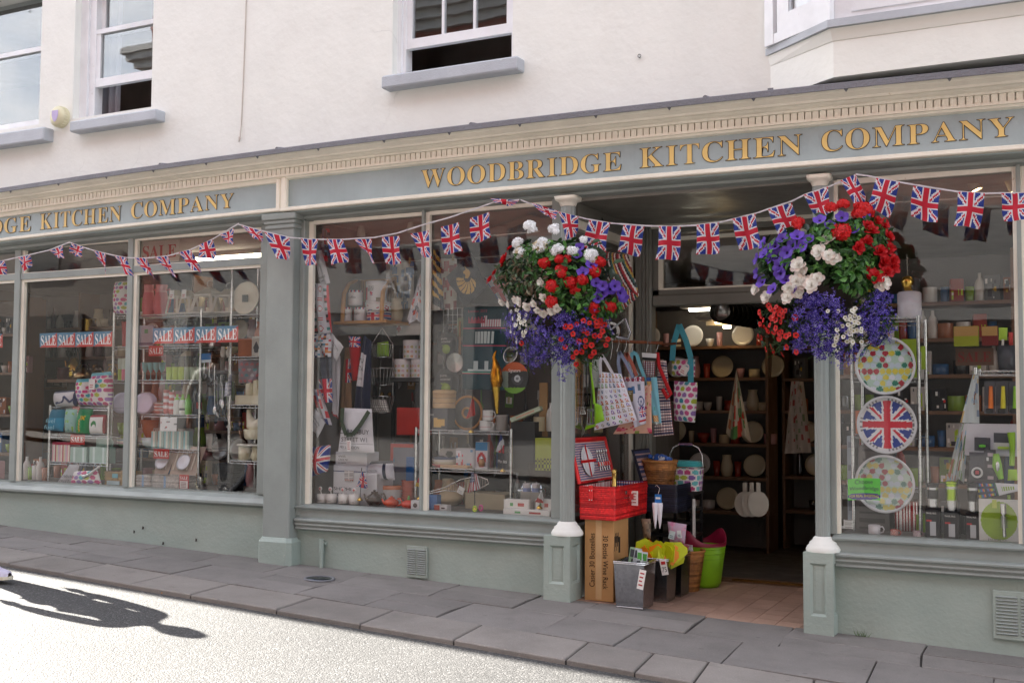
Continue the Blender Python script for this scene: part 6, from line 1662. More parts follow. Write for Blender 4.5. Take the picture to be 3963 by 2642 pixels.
for k,(a,b) in enumerate(((2040,2130),(2150,2235))): ves('mug',('large cream mug with handle on the lowest pottery shelf','large cream jug next to the cream mug')[k],'mug',('mug','jug')[k],FB,a,842,b,972,RYu+.03,H('d6d0b4'),rz_[3],handle='side')
boxthing('raised_shelf','thin white shelf board carrying the pottery hen','shelf',FB,2050,826,2240,840,RYu+.0,.2,H('d0ccc0'),None,SATIN)
t = thing('utensil_cluster','steel and black kitchen utensils hanging in a bunch beside the cream pottery','utensils',tuple(at(FB(1920,250),.40)))
for k in range(12):
    x = 1860+11*k; y1 = rnd.uniform(430,640); c = rnd.choice([BLACK,CHROME,mulc(CHROME,.6),BLACK]); Y = .40+.03*(k % 3)
    m_ = MB().tube([at(FB(x,250+rnd.uniform(-30,60)),Y),at(FB(x+rnd.uniform(-8,8),y1),Y)],.004,6,c)
    p = at(FB(x,y1+20),Y); m_.lathe([(0,-.035),(.018,-.02),(.022,0),(.012,.03),(0,.035)],10,c,tuple(p),sy=.3); objw('utensil',m_,METAL,t)
cloth('carded_tool','blue hanging card of small kitchen tools','card',FA,(1745,1160),(1830,1155),(1830,1235),(1745,1240),.42,.004,lambda u,v: H('2f6aa4') if v > .3 else H('c8d4dc'),8,10,.0,puff=.1,mat=CARD)
for k in range(3):
    p = at(FA(1770+45*k,1330+30*k),.44); t = thing('whisk',('balloon whisk hanging under the blue card','steel strainer hanging next to the whisk','steel ladle hanging by the black utensils')[k],('whisk','strainer','ladle')[k],tuple(p))
    m_ = MB()
    for j in range(6): m_.tube([(.024*math.sin(j*.52)*math.sin(a*math.pi/8),.024*math.cos(j*.52)*math.sin(a*math.pi/8),-.05*a/8-.0) for a in range(9)],.0012,4,CHROME)
    obj('wires',m_,METAL,t); obj('handle',MB().tube([(0,0,0),(0,0,.12)],.006,7,CHROME),METAL,t)
for k,x in enumerate((1935,1985)):
    p = at(FA(x,1140),.62); vessel('measuring_spoon',('white hanging spoon between the shelving units','white hanging spoon next to another white spoon')[k],'spoon','vase',p.x,.62,p.z-.05,.05,.09,H('d8d4cc'),SATIN)
for k in range(2):
    q = quad(FB,(1955+25*k,290-60*k),(1985+25*k,280-60*k),(1985+20*k,400),(1945+20*k,410),.36)
    t = thing('tea_towel',('blue and white checked towel hung on the post','navy checked towel hung behind the blue checked towel')[k],'tea towel',tuple(q.base)); objw('fabric',pillow(q,.02,gingham(4,H('3a4a7c'),H('8a90b0'),H('a0a8c0'),3) if k == 0 else gingham(5,H('202844'),H('70707c'),H('707490'),3),16,40),CLOTH,t)
ut = thing('waste_bin','black woven bin standing on the window bed by the pottery unit','bin',(rect(FB,1880,1050,1975,1240,.30)[0],.40,BEDL))
obj('weave',woven(-.07,.07,-.07,.07,0,.22,[H('181818'),H('242424')],12,.014,.08),WICK,ut)
tb = thing('fluorescent_light','bright fluorescent tube lamp on the ceiling behind the transom light','ceiling light',tuple(at(FA(1950,240),1.3)))
a,b = at(FA(1655,268),1.3),at(FA(2275,215),1.3); b.z = a.z = min(2.80,(a.z+b.z)/2)
objw('tube',MB().tube([a,b],.016,10,WHITE),TUBEM,tb); objw('housing',MB().box(a.x-.05,b.x+.05,1.27,1.33,a.z+.02,a.z+.07,H('d8d4cc')),MATTE,tb)
for k,(x,y) in enumerate(((410,275),(1530,170))):
    p = at(FA(x,y),.9); t = thing('spot_lamp',('small lit spot lamp in the transom light over the cool bags','small lit spot lamp next to the large SALE sign')[k],'spot lamp',tuple(p)); obj('bulb',MB().lathe([(0,-.02),(.018,-.012),(.02,.004),(.012,.02),(0,.022)],12,WHITE),LAMPM,t); obj('fitting',MB().lathe([(.022,.0),(.024,.02),(.012,.06),(.0,.062)],12,H('c8c0b4')),MATTE,t)
# ================================================================== middle window
GOLDC,INK = H('c9a24a'),H('242428')
MOT = [H('c8303a'),H('2a3a74'),H('5a9ab4'),H('d88a4a'),H('b8b4bc'),H('303036')]
cloth('tea_towel','tea towel printed with a clock wheel and bus, high in the corner','tea towel',FC,(165,190),(275,190),(310,490),(180,470),.34,.02,scatter(H('6a6a70'),MOT,26,.09,31),26,36,.015)
cloth('tea_towel','white tea towel lettered MARBLE CAKE hanging at an angle','tea towel',FC,(150,380),(215,375),(280,660),(205,700),.22,.02,H('d4d2d8'),10,16,.01,[('MARBLE',.15,.18,.75,.07,INK),('CAKE',.2,.08,.5,.07,INK)])
def guards(u,v):
    if u < .09 or u > .91: return H('c8303a')
    i,j = int(u*3),int(v*5); fu,fv = u*3-i,v*5-j; k = (i+j*2) % 4
    if k == 0 and abs(fu-.5) < .22 and .1 < fv < .9: return H('1c1c22') if fv > .62 or fv < .3 else H('c02a34')
    if k == 1 and math.hypot(fu-.5,fv-.5) < .3: return H('c04048') if math.hypot(fu-.5,fv-.5) > .22 else H('e2e0e4')
    if k == 2 and abs(fu-.5) < .3 and .25 < fv < .6: return H('2a2a30') if fv < .35 else H('3a8a8c')
    if k == 3 and abs(fu-.5) < .32 and .2 < fv < .7: return H('cf4a4a') if int(fv*10) % 2 else H('d8d6dc')
    return H('d6d4dc')
cloth('oven_gauntlet','double oven glove with red binding and guardsman print','oven glove',FC,(140,660),(270,680),(310,1090),(140,1110),.20,.05,guards,36,50,.012)
cloth('tea_towel','tea towel of bright chequer squares and small figures','tea towel',FC,(135,1105),(290,1100),(290,1300),(130,1310),.20,.03,speck(H('d8d6dc'),MOT,9,12,.38,5),36,36,.012)
cloth('tea_towel','white diamond-hung towel lettered SHEPHERDS PIE W12','tea towel',FC,(300,1095),(405,1215),(335,1345),(285,1180),.24,.02,H('d8d8dc'),12,12,.01,[('SHEPHERDS',.1,.60,.8,.10,INK),('PIE W12',.1,.44,.6,.10,INK)])
def denim(u,v):
    if v < .52: return union(u,v/.52,.62)
    return H('4a4e58') if (int(u*60)+int(v*90)) % 5 else H('70747c')
cloth('apron','charcoal denim apron ending in a large faded union flag','apron',FD,(165,70),(300,68),(315,460),(205,470),.22,.03,denim,36,60,.015)
cloth('tea_towel','plain white towel with red edging behind the denim apron','tea towel',FD,(300,-40),(370,60),(365,610),(295,560),.30,.02,lambda u,v: H('b84a50') if v < .04 else H('c8c6cc'),8,30,.015)
cloth('tea_towel','white towel with black lettering shepherds pie hung low in the corner','tea towel',FD,(155,510),(240,640),(180,768),(115,670),.16,.02,H('d6d6da'),12,12,.008,[('SHEPHERDS',.15,.62,.7,.10,INK),('PIE W12',.15,.44,.6,.10,INK)])
cloth('cushion','faded union flag cushion leaning in the corner of the tea towel window','cushion',FD,(120,850),(290,830),(260,1060),(115,1110),.16,.12,lambda u,v: union(v,u,1.1),36,36,.004)
cloth('tea_towel','crumpled red white and blue towel above the flag cushion','tea towel',FD,(120,345),(200,350),(290,660),(230,640),.20,.03,scatter(H('d0ccd2'),[H('c8303a'),H('c8303a'),H('2a3a74')],16,.12,41),24,36,.02)
sx0,sx1 = at(FC(315,995),.55).x,at(FC(800,1010),.55).x; sz = at(FC(560,990),.55).z
ws = thing('bracket_shelf','pale wooden shelf on curved brackets carrying printed tins','shelf',((sx0+sx1)/2,.65,sz))
PINE = H('c89250')
objw('board',MB().box(sx0,sx1,.50,.85,sz-.022,sz,PINE),MATTE,ws)
for x in (sx0+.12,sx1-.04):
    m_ = MB().tube([(x,.50,sz-.01),(x,.505,sz+.10),(x-.03,.56,sz+.22),(x-.07,.68,sz+.31),(x-.10,.84,sz+.36)],[.016,.018,.017,.015,.014],8,PINE); objw('bracket',m_,MATTE,ws)
objw('slat_back',MB().box(sx0,sx1-.15,.86,.88,sz,sz+.36,H('b08a5c')),MATTE,ws)
for k in range(16): objw('back_slat',MB().box(sx0+.02+.022*k,sx0+.028+.022*k,.853,.859,sz+.02,sz+.35,H('8a6a44')),MATTE,ws)
FL = scatter(H('dedce0'),[H('c23a44'),H('2a3a74'),H('b8b4b8'),H('c23a44')],46,.022,51,.3)
uni_tin = lambda u,v: union((u*2.0) % 1.0,v,1.5)
ves('cake_tin','union flag cake tin at the bottom of the stack on the wooden shelf','tin','tin',FC,560,900,740,1000,.54,H('d0ccd0'),sz,lid=H('dedce0'),pattern=uni_tin)
zz = rect(FC,560,900,740,1000,.54); z2 = sz+zz[3]*1.02
ves('cake_tin','white cake tin with small flags in the middle of the stack','tin','tin',FC,548,820,735,902,.54,H('d8d6da'),z2-.01,lid=H('e2e0e4'),pattern=FL)
cx,z,w,h = rect(FC,560,640,715,822,.55)
vessel('storage_tin','tall white tin lettered with telephone box on top of the cake tins','tin','tin',cx,.55+w/2,z,w,h,H('dad8dc'),GLOSS,lid=H('e4e2e6'),pattern=lambda u,v: H('c2303a') if .60 < u < .68 and .1 < v < .7 else (union((u-.72)/.06,(v-.3)/.2,1.0) if .72 < u < .78 and .3 < v < .5 else (H('7a6a50') if .83 < u < .9 and v < .2 else H('dad8dc'))),text=[('TEAS',.62*h,.05,.02,INK),('BREW',.50*h,.05,.02,INK)])
for k,(a,b,c0,c1,s_) in enumerate(((420,522,722,852,'Coffee'),(360,440,862,985,'Tea'),(470,560,866,985,'Sugar'))):
    cx,z,w,h = rect(FC,a,c0,b,c1,.53); z = sz if k else z
    vessel('canister','white bunting-edged canister lettered '+s_,'canister','mug',cx,.53+w/2,z,w,h,H('dcdade'),GLOSS,pattern=lambda u,v: ([H('c23a44'),H('2a3a74'),H('dcdade')][int(u*30) % 3] if v > .86 else H('dcdade')),text=[(s_,.45*h,w*.62,h*.16,INK)])
q = quad(FC,(445,1120),(550,1130),(545,1500),(480,1510),.42); t = thing('oven_mitt','red oven mitt with union flag cuff','oven mitt',tuple(q.base))
objw('mitt',pillow(q,.07,lambda u,v: union(u,(v-.76)/.24,.9) if v > .76 else H('b41c26'),30,50),CLOTH,t)
cloth('tea_towel','beige towel with a faded flag hung behind the red mitt','tea towel',FC,(415,1220),(470,1215),(470,1900),(370,1900),.46,.03,lambda u,v: union(u,(v-.55)/.3,.5) if .55 < v < .85 and u > .4 else H('9a7a60'),20,40,.012)
cloth('apron','navy apron with a white panel lettered PUDDING STREET','apron',FD,(580,-120),(650,-60),(625,540),(492,545),.40,.05,lambda u,v: H('d8d6dc') if .34 < v < .78 and u < .62 else H('1f2540'),24,50,.012,[('PU',.12,.66,.40,.06,INK),('STA',.10,.55,.46,.06,INK),('MY LON',.05,.43,.5,.035,INK)])
tt = cloth('tote_bag','white tote bag lettered CARNABUY STREET W1 with green straps','bag',FD,(405,510),(650,520),(668,900),(358,888),.17,.05,H('dad8de'),12,16,.004,
      [('CARNABUY',.03,.42,.92,.10,INK),('STREET W1',.12,.24,.76,.10,INK),('MY LONDON',.10,.08,.55,.06,INK)],puff=.3)
objw('rule',MB().add([tuple(quad(FD,(405,510),(650,520),(668,900),(358,888),.134)(u,v)) for u,v in ((.01,.185),(.99,.185),(.99,.193),(.01,.193))],[(0,1,2,3)],INK),CLOTH,tt)
objw('strap',strap(MB(),[at(FD(x,y),.125) for x,y in ((392,510),(385,640),(425,745),(480,740),(545,660),(620,540))],.032,H('3c4a38')),CLOTH,tt)
tagcard(tt,-.03,-.05,.01,.036,.075,H('e0dcdc'),4,H('b04a50'))
boxthing('cake_box','large white box lettered SHEPHERDS PIE at the foot of the tote bag','box',FD,312,1075,690,1320,.22,.22,H('c9c8cc'),None,CARD,BED,[('SHEPHI',.02,.44,.40,.10,INK),('PIE M4',.02,.26,.30,.10,INK)])
boxthing('cake_box','shallow pale box with navy stripe under the angel cake box','box',FD,315,1005,598,1075,.24,.18,H('c4c6d0'),lambda u,v: H('2a305c') if .1 < v < .22 else H('c8cad2'))
boxthing('cake_box','white box lettered ANGEL CAKE N1','box',FD,332,892,605,1004,.24,.16,H('cfd0d6'),None,CARD,None,[('ANGEL',.10,.58,.24,.15,INK),('CAKE N1',.10,.32,.30,.15,INK),('MY LONDON',.10,.10,.24,.09,INK)])
boxthing('info_card','small printed card leaning on the shepherds pie box','card',FD,408,1052,488,1145,.21,.004,H('c8c2c0'),lambda u,v: H('b0766c') if v < .2 and int(u*8) % 2 else (H('8a8484') if int(v*12) % 2 and abs(u-.5) > .06 else H('d0cac8')))
bb = cloth('cool_bag','white cool bag with navy trim lettered LONDON BRIDGE SE1','bag',FD,(605,975),(830,965),(845,1135),(600,1130),.30,.10,lambda u,v: H('1f2640') if v > .84 or abs(u-.76) < .05 or u < .06 else H('cfcfd8'),20,14,.004,[('LONDON',.20,.42,.34,.14,INK),('BRIDGE SE1',.20,.20,.42,.12,INK)])
bb.location.z += 0
wt = thing('tiered_wire_basket','three-tier hanging wire basket with a lime bag in the top tier','wire basket',tuple(at(FC(740,1050),.6)))
P0 = at(FC(738,1050),.6)
for (cx_,cy_,hw,hh,fr) in ((740,1250,90,55,FC),(735,240,100,75,FD),(725,480,105,70,FD)):
    c = at(fr(cx_,cy_+hh),.6); t1 = at(fr(cx_,cy_-hh),.6); r = at(fr(cx_+hw,cy_),.6).x-at(fr(cx_,cy_),.6).x
    m_ = MB()
    for zz_,rr in ((t1.z,r),(c.z,r*.72)): m_.tube([(c.x+rr*math.cos(2*math.pi*k/24),.6+rr*.8*math.sin(2*math.pi*k/24),zz_) for k in range(25)],.003,5,CHROME)
    for k in range(20):
        w = 2*math.pi*k/20; m_.tube([(c.x+r*math.cos(w),.6+r*.8*math.sin(w),t1.z),(c.x+r*.72*math.cos(w),.6+r*.58*math.sin(w),c.z)],.0016,4,CHROME)
    for k in range(5): m_.tube([(c.x+r*.7*(k/2-1),.6-r*.4,c.z),(c.x+r*.7*(k/2-1),.6+r*.4,c.z)],.0016,4,CHROME)
    objw('wire_tier',m_,METAL,wt)
m_ = MB()
e = at(FD(725,410),.6)
for w in (0,2.1,4.2): m_.tube([tuple(P0),(P0.x+.10*math.cos(w),.6+.08*math.sin(w),at(FC(740,1195),.6).z),(e.x+.11*math.cos(w),.6+.08*math.sin(w),e.z)],.0022,4,CHROME)
objw('chain',m_,METAL,wt)
cloth('bag','lime green folded bag in the top wire tier','bag',FC,(695,1180),(790,1165),(795,1295),(690,1300),.58,.06,H('8fb83a'),10,10,.004)
cloth('folded_towel','grey checked towel folded over the lowest wire tier','tea towel',FD,(612,435),(770,440),(800,545),(650,545),.54,.03,gingham(9,H('7a7674'),H('a8a4a2'),H('989492'),.7),36,24,.004)
CUP = lambda u,v: [H('c8a8b0'),H('b8a878'),H('a8b8a0'),H('c89a7a')][(int(u*14)+int(v*4)) % 4] if math.hypot((u*14) % 1-.5,(v*4) % 1-.5) < .33 else H('d2ccd0')
ct = at(FC(940,1480),.62).z
for k,(a,b,c0,c1) in enumerate(((805,950,1318,1480),(965,1078,1318,1480),(886,1026,1152,1316))):
    ves('cake_tin',('cupcake-printed tin at the bottom of the pyramid','cupcake-printed tin beside the mullion','cupcake-printed tin on top of two others')[k],'tin','tin',FC,a,c0,b,c1,.62,H('d0cacc'),ct if k < 2 else None,lid=H('d8d2d4'),pattern=CUP)
tb_ = thing('side_table','black slatted table under the cupcake tins','table',(at(FC(940,1480),.72).x,.72,BED))
obj('table_top',MB().box(-.22,.25,-.14,.16,ct-BED-.03,ct-BED,BLACK),SATIN,tb_)
for sx,sy in ((-.20,-.12),(.23,-.12),(-.20,.14),(.23,.14)): obj('leg',MB().box(sx-.012,sx+.012,sy-.012,sy+.012,0,ct-BED-.03,BLACK),SATIN,tb_)
boxthing('gift_box','white box with red cherry print behind the cone towel','box',FC,862,885,1075,1112,.85,.06,H('b8b2ae'),lambda u,v: H('a83a40') if math.hypot((u-.1),(v-.25)) < .1 else (H('c0bab6') if v < .45 else H('9a928c')))
cone_towel('tea_towel','clock and flag printed tea towel hung by its corner beside the mullion',FC,(1072,570),(952,975),(1085,1020),.42,scatter(H('cfccd2'),[H('c8503a'),H('2a3a74'),H('c8303a'),H('d88a3a'),H('4a4a50')],40,.05,61),24,44)
cloth('tea_towel','long pale tea towel hanging down along the mullion','tea towel',FC,(1085,880),(1150,880),(1140,1500),(1060,1310),.40,.02,lambda u,v: H('b83a44') if int(v*24) % 7 == 0 and u > .6 else H('c4c4cc'),14,40,.01)
boxthing('bread_bin','square red tin with a white ticket behind the mullion','tin',FD,862,508,1065,745,.60,.18,H('b82c24'),None,SATIN)
boxthing('play_cabinet','small grey cabinet with a red top and blue doors','cabinet',FD,805,818,1010,1330,.48,.25,H('8a8a92'),lambda u,v: H('b83428') if v > .93 or u < .12 and v > .62 else (H('3a7aa0') if (.10 < u < .2 and .68 < v < .78) else H('7a7a84')),SATIN,BED)
boxthing('blue_board','blue chopping board standing by the cabinet','board',FD,942,935,1012,1155,.44,.012,H('1f5a98'),None,SATIN)
for k,x in enumerate((150,232,335,428)):
    m_ = ves('mug',('white enamel mug at the end of the row of four, by the flag cushion','white enamel mug second in the row beside the end one','white enamel mug third in the row from the flag cushion','white enamel mug next to the brown teapot')[k],'mug','mug',FD,x,1258,x+78,1345,.13,H('dcd6d2'),BED+.012,text=[(('CLARENCE','PICCADILLY','HOLLAND','TOTTEN')[k],.012,.042,.007,INK)])
    obj('stick',MB().tube([(.0,0,.03),(-.012+.006*k,-.004,.085)],.0035,6,WHITE),SATIN,m_)
    obj('badge',MB().lathe([(0,-.0035),(.016,-.003),(.016,.003),(0,.0035)],18,H('e2dcdc')).moved(Matrix.Translation((-.015+.006*k,-.006,.10)) @ Matrix.Rotation(math.pi/2,4,'X')),SATIN,m_)
    obj('cross',MB().box(-.011,.011,-.0115,-.0105,.098,.102,UR).box(-.002,.002,-.0118,-.0112,.089,.111,UR).shift(-.015+.006*k,0,0),SATIN,m_)
ves('teapot','brown glazed teapot with a white ticket','teapot','teapot',FD,570,1235,690,1362,.14,H('4a3a30'),BED+.002,spout=True,handle='side',knob=H('4a3a30'),lid=H('4a3a30'))
ves('teapot','small orange teapot on the window bed','teapot','teapot',FD,725,1285,838,1368,.115,H('cc4a28'),BED+.002,spout=True,handle='side',knob=H('cc4a28'),lid=H('cc4a28'))
tm = ves('tomato_pot','red tomato-shaped pot with green stalk','pot','teapot',FD,876,1300,985,1378,.11,H('d23a20'),BED+.002)
obj('stalk',MB().tube([(0,0,.055),(.004,0,.09)],[.012,.006],7,H('5a9a38')),SATIN,tm)
m_ = MB()
for k in range(6): m_.tube([(0,0,.056),(.03*math.cos(k*1.05),.03*math.sin(k*1.05),.050)],[.008,.002],5,H('5a9a38'))
obj('calyx',m_,SATIN,tm)
ves('canister','white canister with an orange lid behind the teapots','canister','tin',FD,672,1185,845,1325,.30,H('c9c4c4'),BED,lid=H('b8683c'),text=[('KING',.03,.05,.022,INK)])
t = thing('bowl_stack','stack of terracotta red bowls in front of the cabinet','bowls',(rect(FD,872,1140,975,1280,.36)[0],.42,BED+.03))
for j in range(7): obj('bowl',MB().lathe([(.032,0),(.055,.03),(.052,.03),(.02,.004)],22,H('b4523c'),(0,0,.020*j)),GLOSS,t)
boxthing('picture_box','small white box with a cup picture by the mullion','box',FD,985,1312,1062,1382,.11,.06,H('c9c6c8'),lambda u,v: H('5a4a48') if math.hypot(u-.5,v-.5) < .25 else H('d0ccce'),zs=BED)
def handflag(label,fr,base,top,TL,TR,BR,BL,Y,col,nu=22,nv=16):
    a,b = at(fr(*base),Y),at(fr(*top),Y); t = thing('hand_flag',label,'flag',tuple(a))
    objw('stick',MB().tube([a,b],.003,6,H('2a2622')),SATIN,t)
    q = quad(fr,TL,TR,BR,BL,Y-.004); objw('cloth',pillow(q,.006,col,nu,nv,ripple=.008),SILK,t)
    objw('base',MB().lathe([(.022,0),(.02,.008),(.006,.024),(0,.026)],14,GOLDC,(a.x,a.y,a.z-.01)),METAL,t)
handflag('small union flag on a stick in front of the shepherds pie box',FD,(545,1300),(560,1030),(560,1050),(590,1110),(620,1215),(515,1190),.17,lambda u,v: union(v,u,.8))
handflag('small red flag on a gold-footed stick before the wooden-rimmed pan',FD,(1508,712),(1520,390),(1518,425),(1530,440),(1550,570),(1462,605),.36,H('c0221c'))
handflag('small blue, white and red flag on the wire shelf',FD,(1783,1050),(1763,715),(1765,735),(1792,790),(1798,905),(1718,890),.34,lambda u,v: [H('2a3a7c'),H('dcdce0'),H('c2303a')][min(2,int(((u+1-v)*.5)*3))])
def usa(u,v):
    if v > .5 and u < .55: return H('2a3466') if (int(u*14)+int(v*18)) % 2 else H('b8bccc')
    return H('b83a48') if int(u*10) % 2 == 0 else H('dcd8dc')
handflag('small stars and stripes flag leaning over the wire fish basket',FD,(1540,1380),(1538,1035),(1510,1070),(1555,1080),(1595,1210),(1475,1245),.18,usa)
handflag('small green, white and red flag by the white baking trays',FD,(2100,1370),(2130,1205),(2120,1215),(2138,1290),(2138,1335),(2062,1325),.14,lambda u,v: H('dadada') if v > .35 else H('c23a34'))
handflag('small black, red and gold flag half hidden by the mullion',FD,(1060,1290),(1062,1060),(1060,1080),(1120,1095),(1125,1200),(1020,1190),.30,lambda u,v: [H('d8b83a'),H('c2303a'),H('2a2a2a')][min(2,int(v*3))])
UY = .42
uz = [at(FD(1450,708),UY).z,at(FD(1450,1040),UY).z]
UX0,UX1 = at(FD(1030,900),UY).x,at(FD(1855,900),UY).x
wire_unit('chrome wire shelving with bamboo steamer and cookware',UX0,UX1,uz,UY,UY+.34,uz[0]+.02,BED)
def wok(label,fr,x,y,r,Y):
    c = at(fr(x,y),Y); R_ = at(fr(x+r,y),Y).x-c.x; t = thing('boxed_wok',label,'wok',tuple(c))
    obj('pan',MB().lathe([(0,.03),(R_*.6,.02),(R_,0),(R_*.98,-.004),(R_*.6,.012),(0,.02)],32,H('2c2e30')).moved(Matrix.Translation((0,0,0)) @ Matrix.Rotation(math.pi/2,4,'X') @ Matrix.Scale(-1,4,(0,0,1))),SATIN,t)
    obj('handle',MB().tube([(0,-.01,R_*.9),(0,-.012,R_*1.9)],[.010,.012],8,BLACK),SATIN,t)
    obj('sleeve',MB().cbox(0,-.034,-R_*.5,R_*1.25,.004,R_*.95,H('383a3c')),CARD,t)
    obj('badge',MB().lathe([(0,0),(R_*.36,.001),(R_*.36,.003),(0,.004)],24,H('8fa83a')).moved(Matrix.Translation((R_*.1,-.036,-R_*.42)) @ Matrix.Rotation(math.pi/2,4,'X')),CARD,t)
    obj('lettering',MB().text('pure',-R_*.35,-.0385,R_*.62-.03,R_*.5,R_*.16,WHITE).text('oriental',-R_*.35,-.0385,R_*.42-.03,R_*.8,R_*.16,WHITE).text('wok',-R_*.3,-.0385,R_*.12-.03,R_*.4,R_*.16,H('a8c83a')),CARD,t)
    return t
wok('black wok in a pure oriental sleeve hanging above the other wok',FC,1305,1190,95,.70); wok('black wok in a pure oriental sleeve behind the bamboo steamer',FD,1300,290,110,.70)
t = thing('wire_grid','chrome wire grid panel hung with woks','grid',tuple(at(FC(1370,1000),.78))); m_ = MB()
gx0,gx1,gz0,gz1 = at(FC(1270,1000),.78).x,at(FC(1470,1000),.78).x,at(FD(1350,500),.78).z,at(FC(1350,880),.78).z
for k in range(6): m_.tube([(gx0+(gx1-gx0)*k/5,.78,gz0),(gx0+(gx1-gx0)*k/5,.78,gz1)],.0022,4,CHROME)
for k in range(16): m_.tube([(gx0,.78,gz0+(gz1-gz0)*k/15),(gx1,.78,gz0+(gz1-gz0)*k/15)],.0022,4,CHROME)
objw('wires',m_,METAL,t)
q = quad(FC,(1390,965),(1460,960),(1455,1120),(1392,1125),.74); t = thing('utensil_card','pale green carded tool on the wire grid','card',tuple(q.base)); objw('card',pillow(q,.006,H('98a07c'),6,6,puff=.1),CARD,t)
t = thing('wooden_spoon','long wooden spoon hanging on the wire grid','spoon',tuple(at(FC(1410,1280),.72))); objw('handle',MB().tube([at(FC(1412,990),.72),at(FC(1408,1280),.72)],[.008,.010],8,H('a87a48')),MATTE,t)
t = thing('sieve','round steel splatter sieve hanging under the upper wok','sieve',tuple(at(FC(1372,1350),.66))); c = at(FC(1372,1350),.66); r = at(FC(1445,1350),.66).x-c.x
obj('mesh',MB().lathe([(0,0),(r*.5,.004),(r,.012)],28,(.45,.44,.42)).moved(Matrix.Rotation(math.pi/2,4,'X')),METAL,t); obj('rim',MB().tube([(r*math.cos(2*math.pi*k/28),0,r*.7*math.sin(2*math.pi*k/28)) for k in range(29)],.003,5,CHROME),METAL,t)
cx,z,w,h = rect(FD,1128,512,1305,705,.44)
boxthing('steamer_box','grey steamer carton with a picture of a bamboo steamer','box',FD,1130,512,1303,705,.44,.18,H('46464a'),lambda u,v: H('c8a058') if .32 < u < .85 and .10 < v < .55 and abs(v-.32) < .20+.05*math.sin(u*6) else H('4c4c50'),CARD,uz[0],[('oriental',.02,.66,.28,.10,WHITE)])
zt_ = z+h
st = thing('bamboo_steamer','pale bamboo steamer on top of the grey carton','steamer',(cx,.54,at(FD(1215,512),.46).z)); hh = rect(FD,1128,350,1305,512,.46)[3]; r = rect(FD,1128,350,1305,512,.46)[2]/2
for j in range(3): obj('tier',MB().lathe([(r,hh*.27*j),(r,hh*.27*j+hh*.25),(r*.97,hh*.27*j+hh*.25)],34,H('b8966a') if j < 2 else H('b08c5e')),MATTE,st)
obj('lid',MB().lathe([(r*1.02,hh*.80),(r*1.02,hh*.92),(r*.8,hh*.98),(0,hh*1.0)],34,H('bc9a6c')),MATTE,st)
c = at(FD(1478,560),.56); R_ = at(FD(1610,560),.56).x-c.x
pn = thing('wood_rimmed_pan','large round pan standing on edge with a wooden rim','pan',(c.x,.56,uz[0]))
obj('rim',MB().tube([(R_*.94*math.cos(2*math.pi*k/40),0,R_+R_*.94*math.sin(2*math.pi*k/40)) for k in range(41)],R_*.08,8,H('a8743c')),MATTE,pn)
obj('disc',MB().lathe([(0,0),(R_*.9,.0),(R_*.9,.01),(0,.01)],36,H('4a4844')).moved(Matrix.Translation((0,.005,R_)) @ Matrix.Rotation(math.pi/2,4,'X')),SATIN,pn)
obj('hub',MB().tube([(R_*.28*math.cos(2*math.pi*k/24),-.012,R_+R_*.28*math.sin(2*math.pi*k/24)) for k in range(25)],R_*.07,6,H('a8743c')),MATTE,pn)
for k,(a,b,c0,c1) in enumerate(((1562,1652,620,712),(1590,1672,530,618))): ves('mug',('white printed mug on the wire shelf under another mug','white printed mug stacked on another mug')[k],'mug','mug',FD,a,c0,b,c1,.44,H('d2cecc'),uz[0] if k == 0 else uz[0]+rect(FD,1562,620,1652,712,.44)[3],handle='side',band=[(.35,.42,H('c8a8a4'))])
boxthing('mug_box','white mug handle set beside the stacked mugs','mug',FD,1668,640,1700,700,.50,.05,H('cac6c4'),None,GLOSS,uz[0])
def ldn(u,v):
    if .28 < u < .72 and .56 < v < .70: return H('c8d4d4') if int(u*50) % 4 else H('2a4a50')
    if .12 < u < .5 and .80 < v < .9 and v < .82+.06*abs(math.sin(u*40)): return H('a8304a')
    if .42 < u < .85 and .76 < v < .90 and v < .84+(.05 if .48 < u < .55 else 0): return H('d0c8cc') if int(u*60) % 3 else H('b04a5c')
    if .15 < u < .75 and .22 < v < .34 and (abs(u-.32) < .05 or abs(u-.58) < .05 or v < .25): return H('c4d0d0')
    if (abs(v-.53) < .006 or abs(v-.74) < .006 or abs(v-.20) < .006): return H('c0405a') if int(v*40) % 2 else H('4ac0a0')
    return H('0f3a44')
cloth('tea_towel','dark teal London landmark tea towel with pink and white buildings','tea towel',FC,(1445,870),(1835,860),(1790,1590),(1430,1580),.66,.02,ldn,60,90,.01,[('London 2012',.14,.93,.42,.03,H('c2405c'))],puff=.2)
def emblem(u,v):
    x,y = ((u-.5)+(v-.5))*.72,((v-.5)-(u-.5))*.72
    g = False
    if math.hypot((x+.04)*1.1,(y-.17)*1.0) < .12 and math.hypot(x+.14,y-.10) > .06: g = True
    if y > .24 and abs(x+.03+(y-.24)*.8) < .05*(.36-y)/.12 and y < .36: g = True
    r,a = math.hypot(x-.0,y-.10),math.degrees(math.atan2(y-.10,x))
    if .14 < r < .46 and -165 < a < -5 and r < .30+.16*math.sin(math.radians(-a)):
        k = (a+165+38*(r-.2)*2)/23.0
        g = (k % 1.0) > .24
    return H('b8944c') if g else H('1c1e22')
cloth('emblem_flag','black diamond-hung flag with a gold animal-head emblem','flag',FC,(1510,395),(1645,690),(1455,870),(1285,605),.34,.012,emblem,60,60,.012,puff=.2)
cloth('emblem_flag','narrow folded black and gold flag beside the mullion','flag',FC,(1185,370),(1225,370),(1275,900),(1165,830),.36,.02,lambda u,v: H('b8923c') if math.sin(v*34+u*5) > .1 and v > .15 else H('1e2024'),16,60,.012)
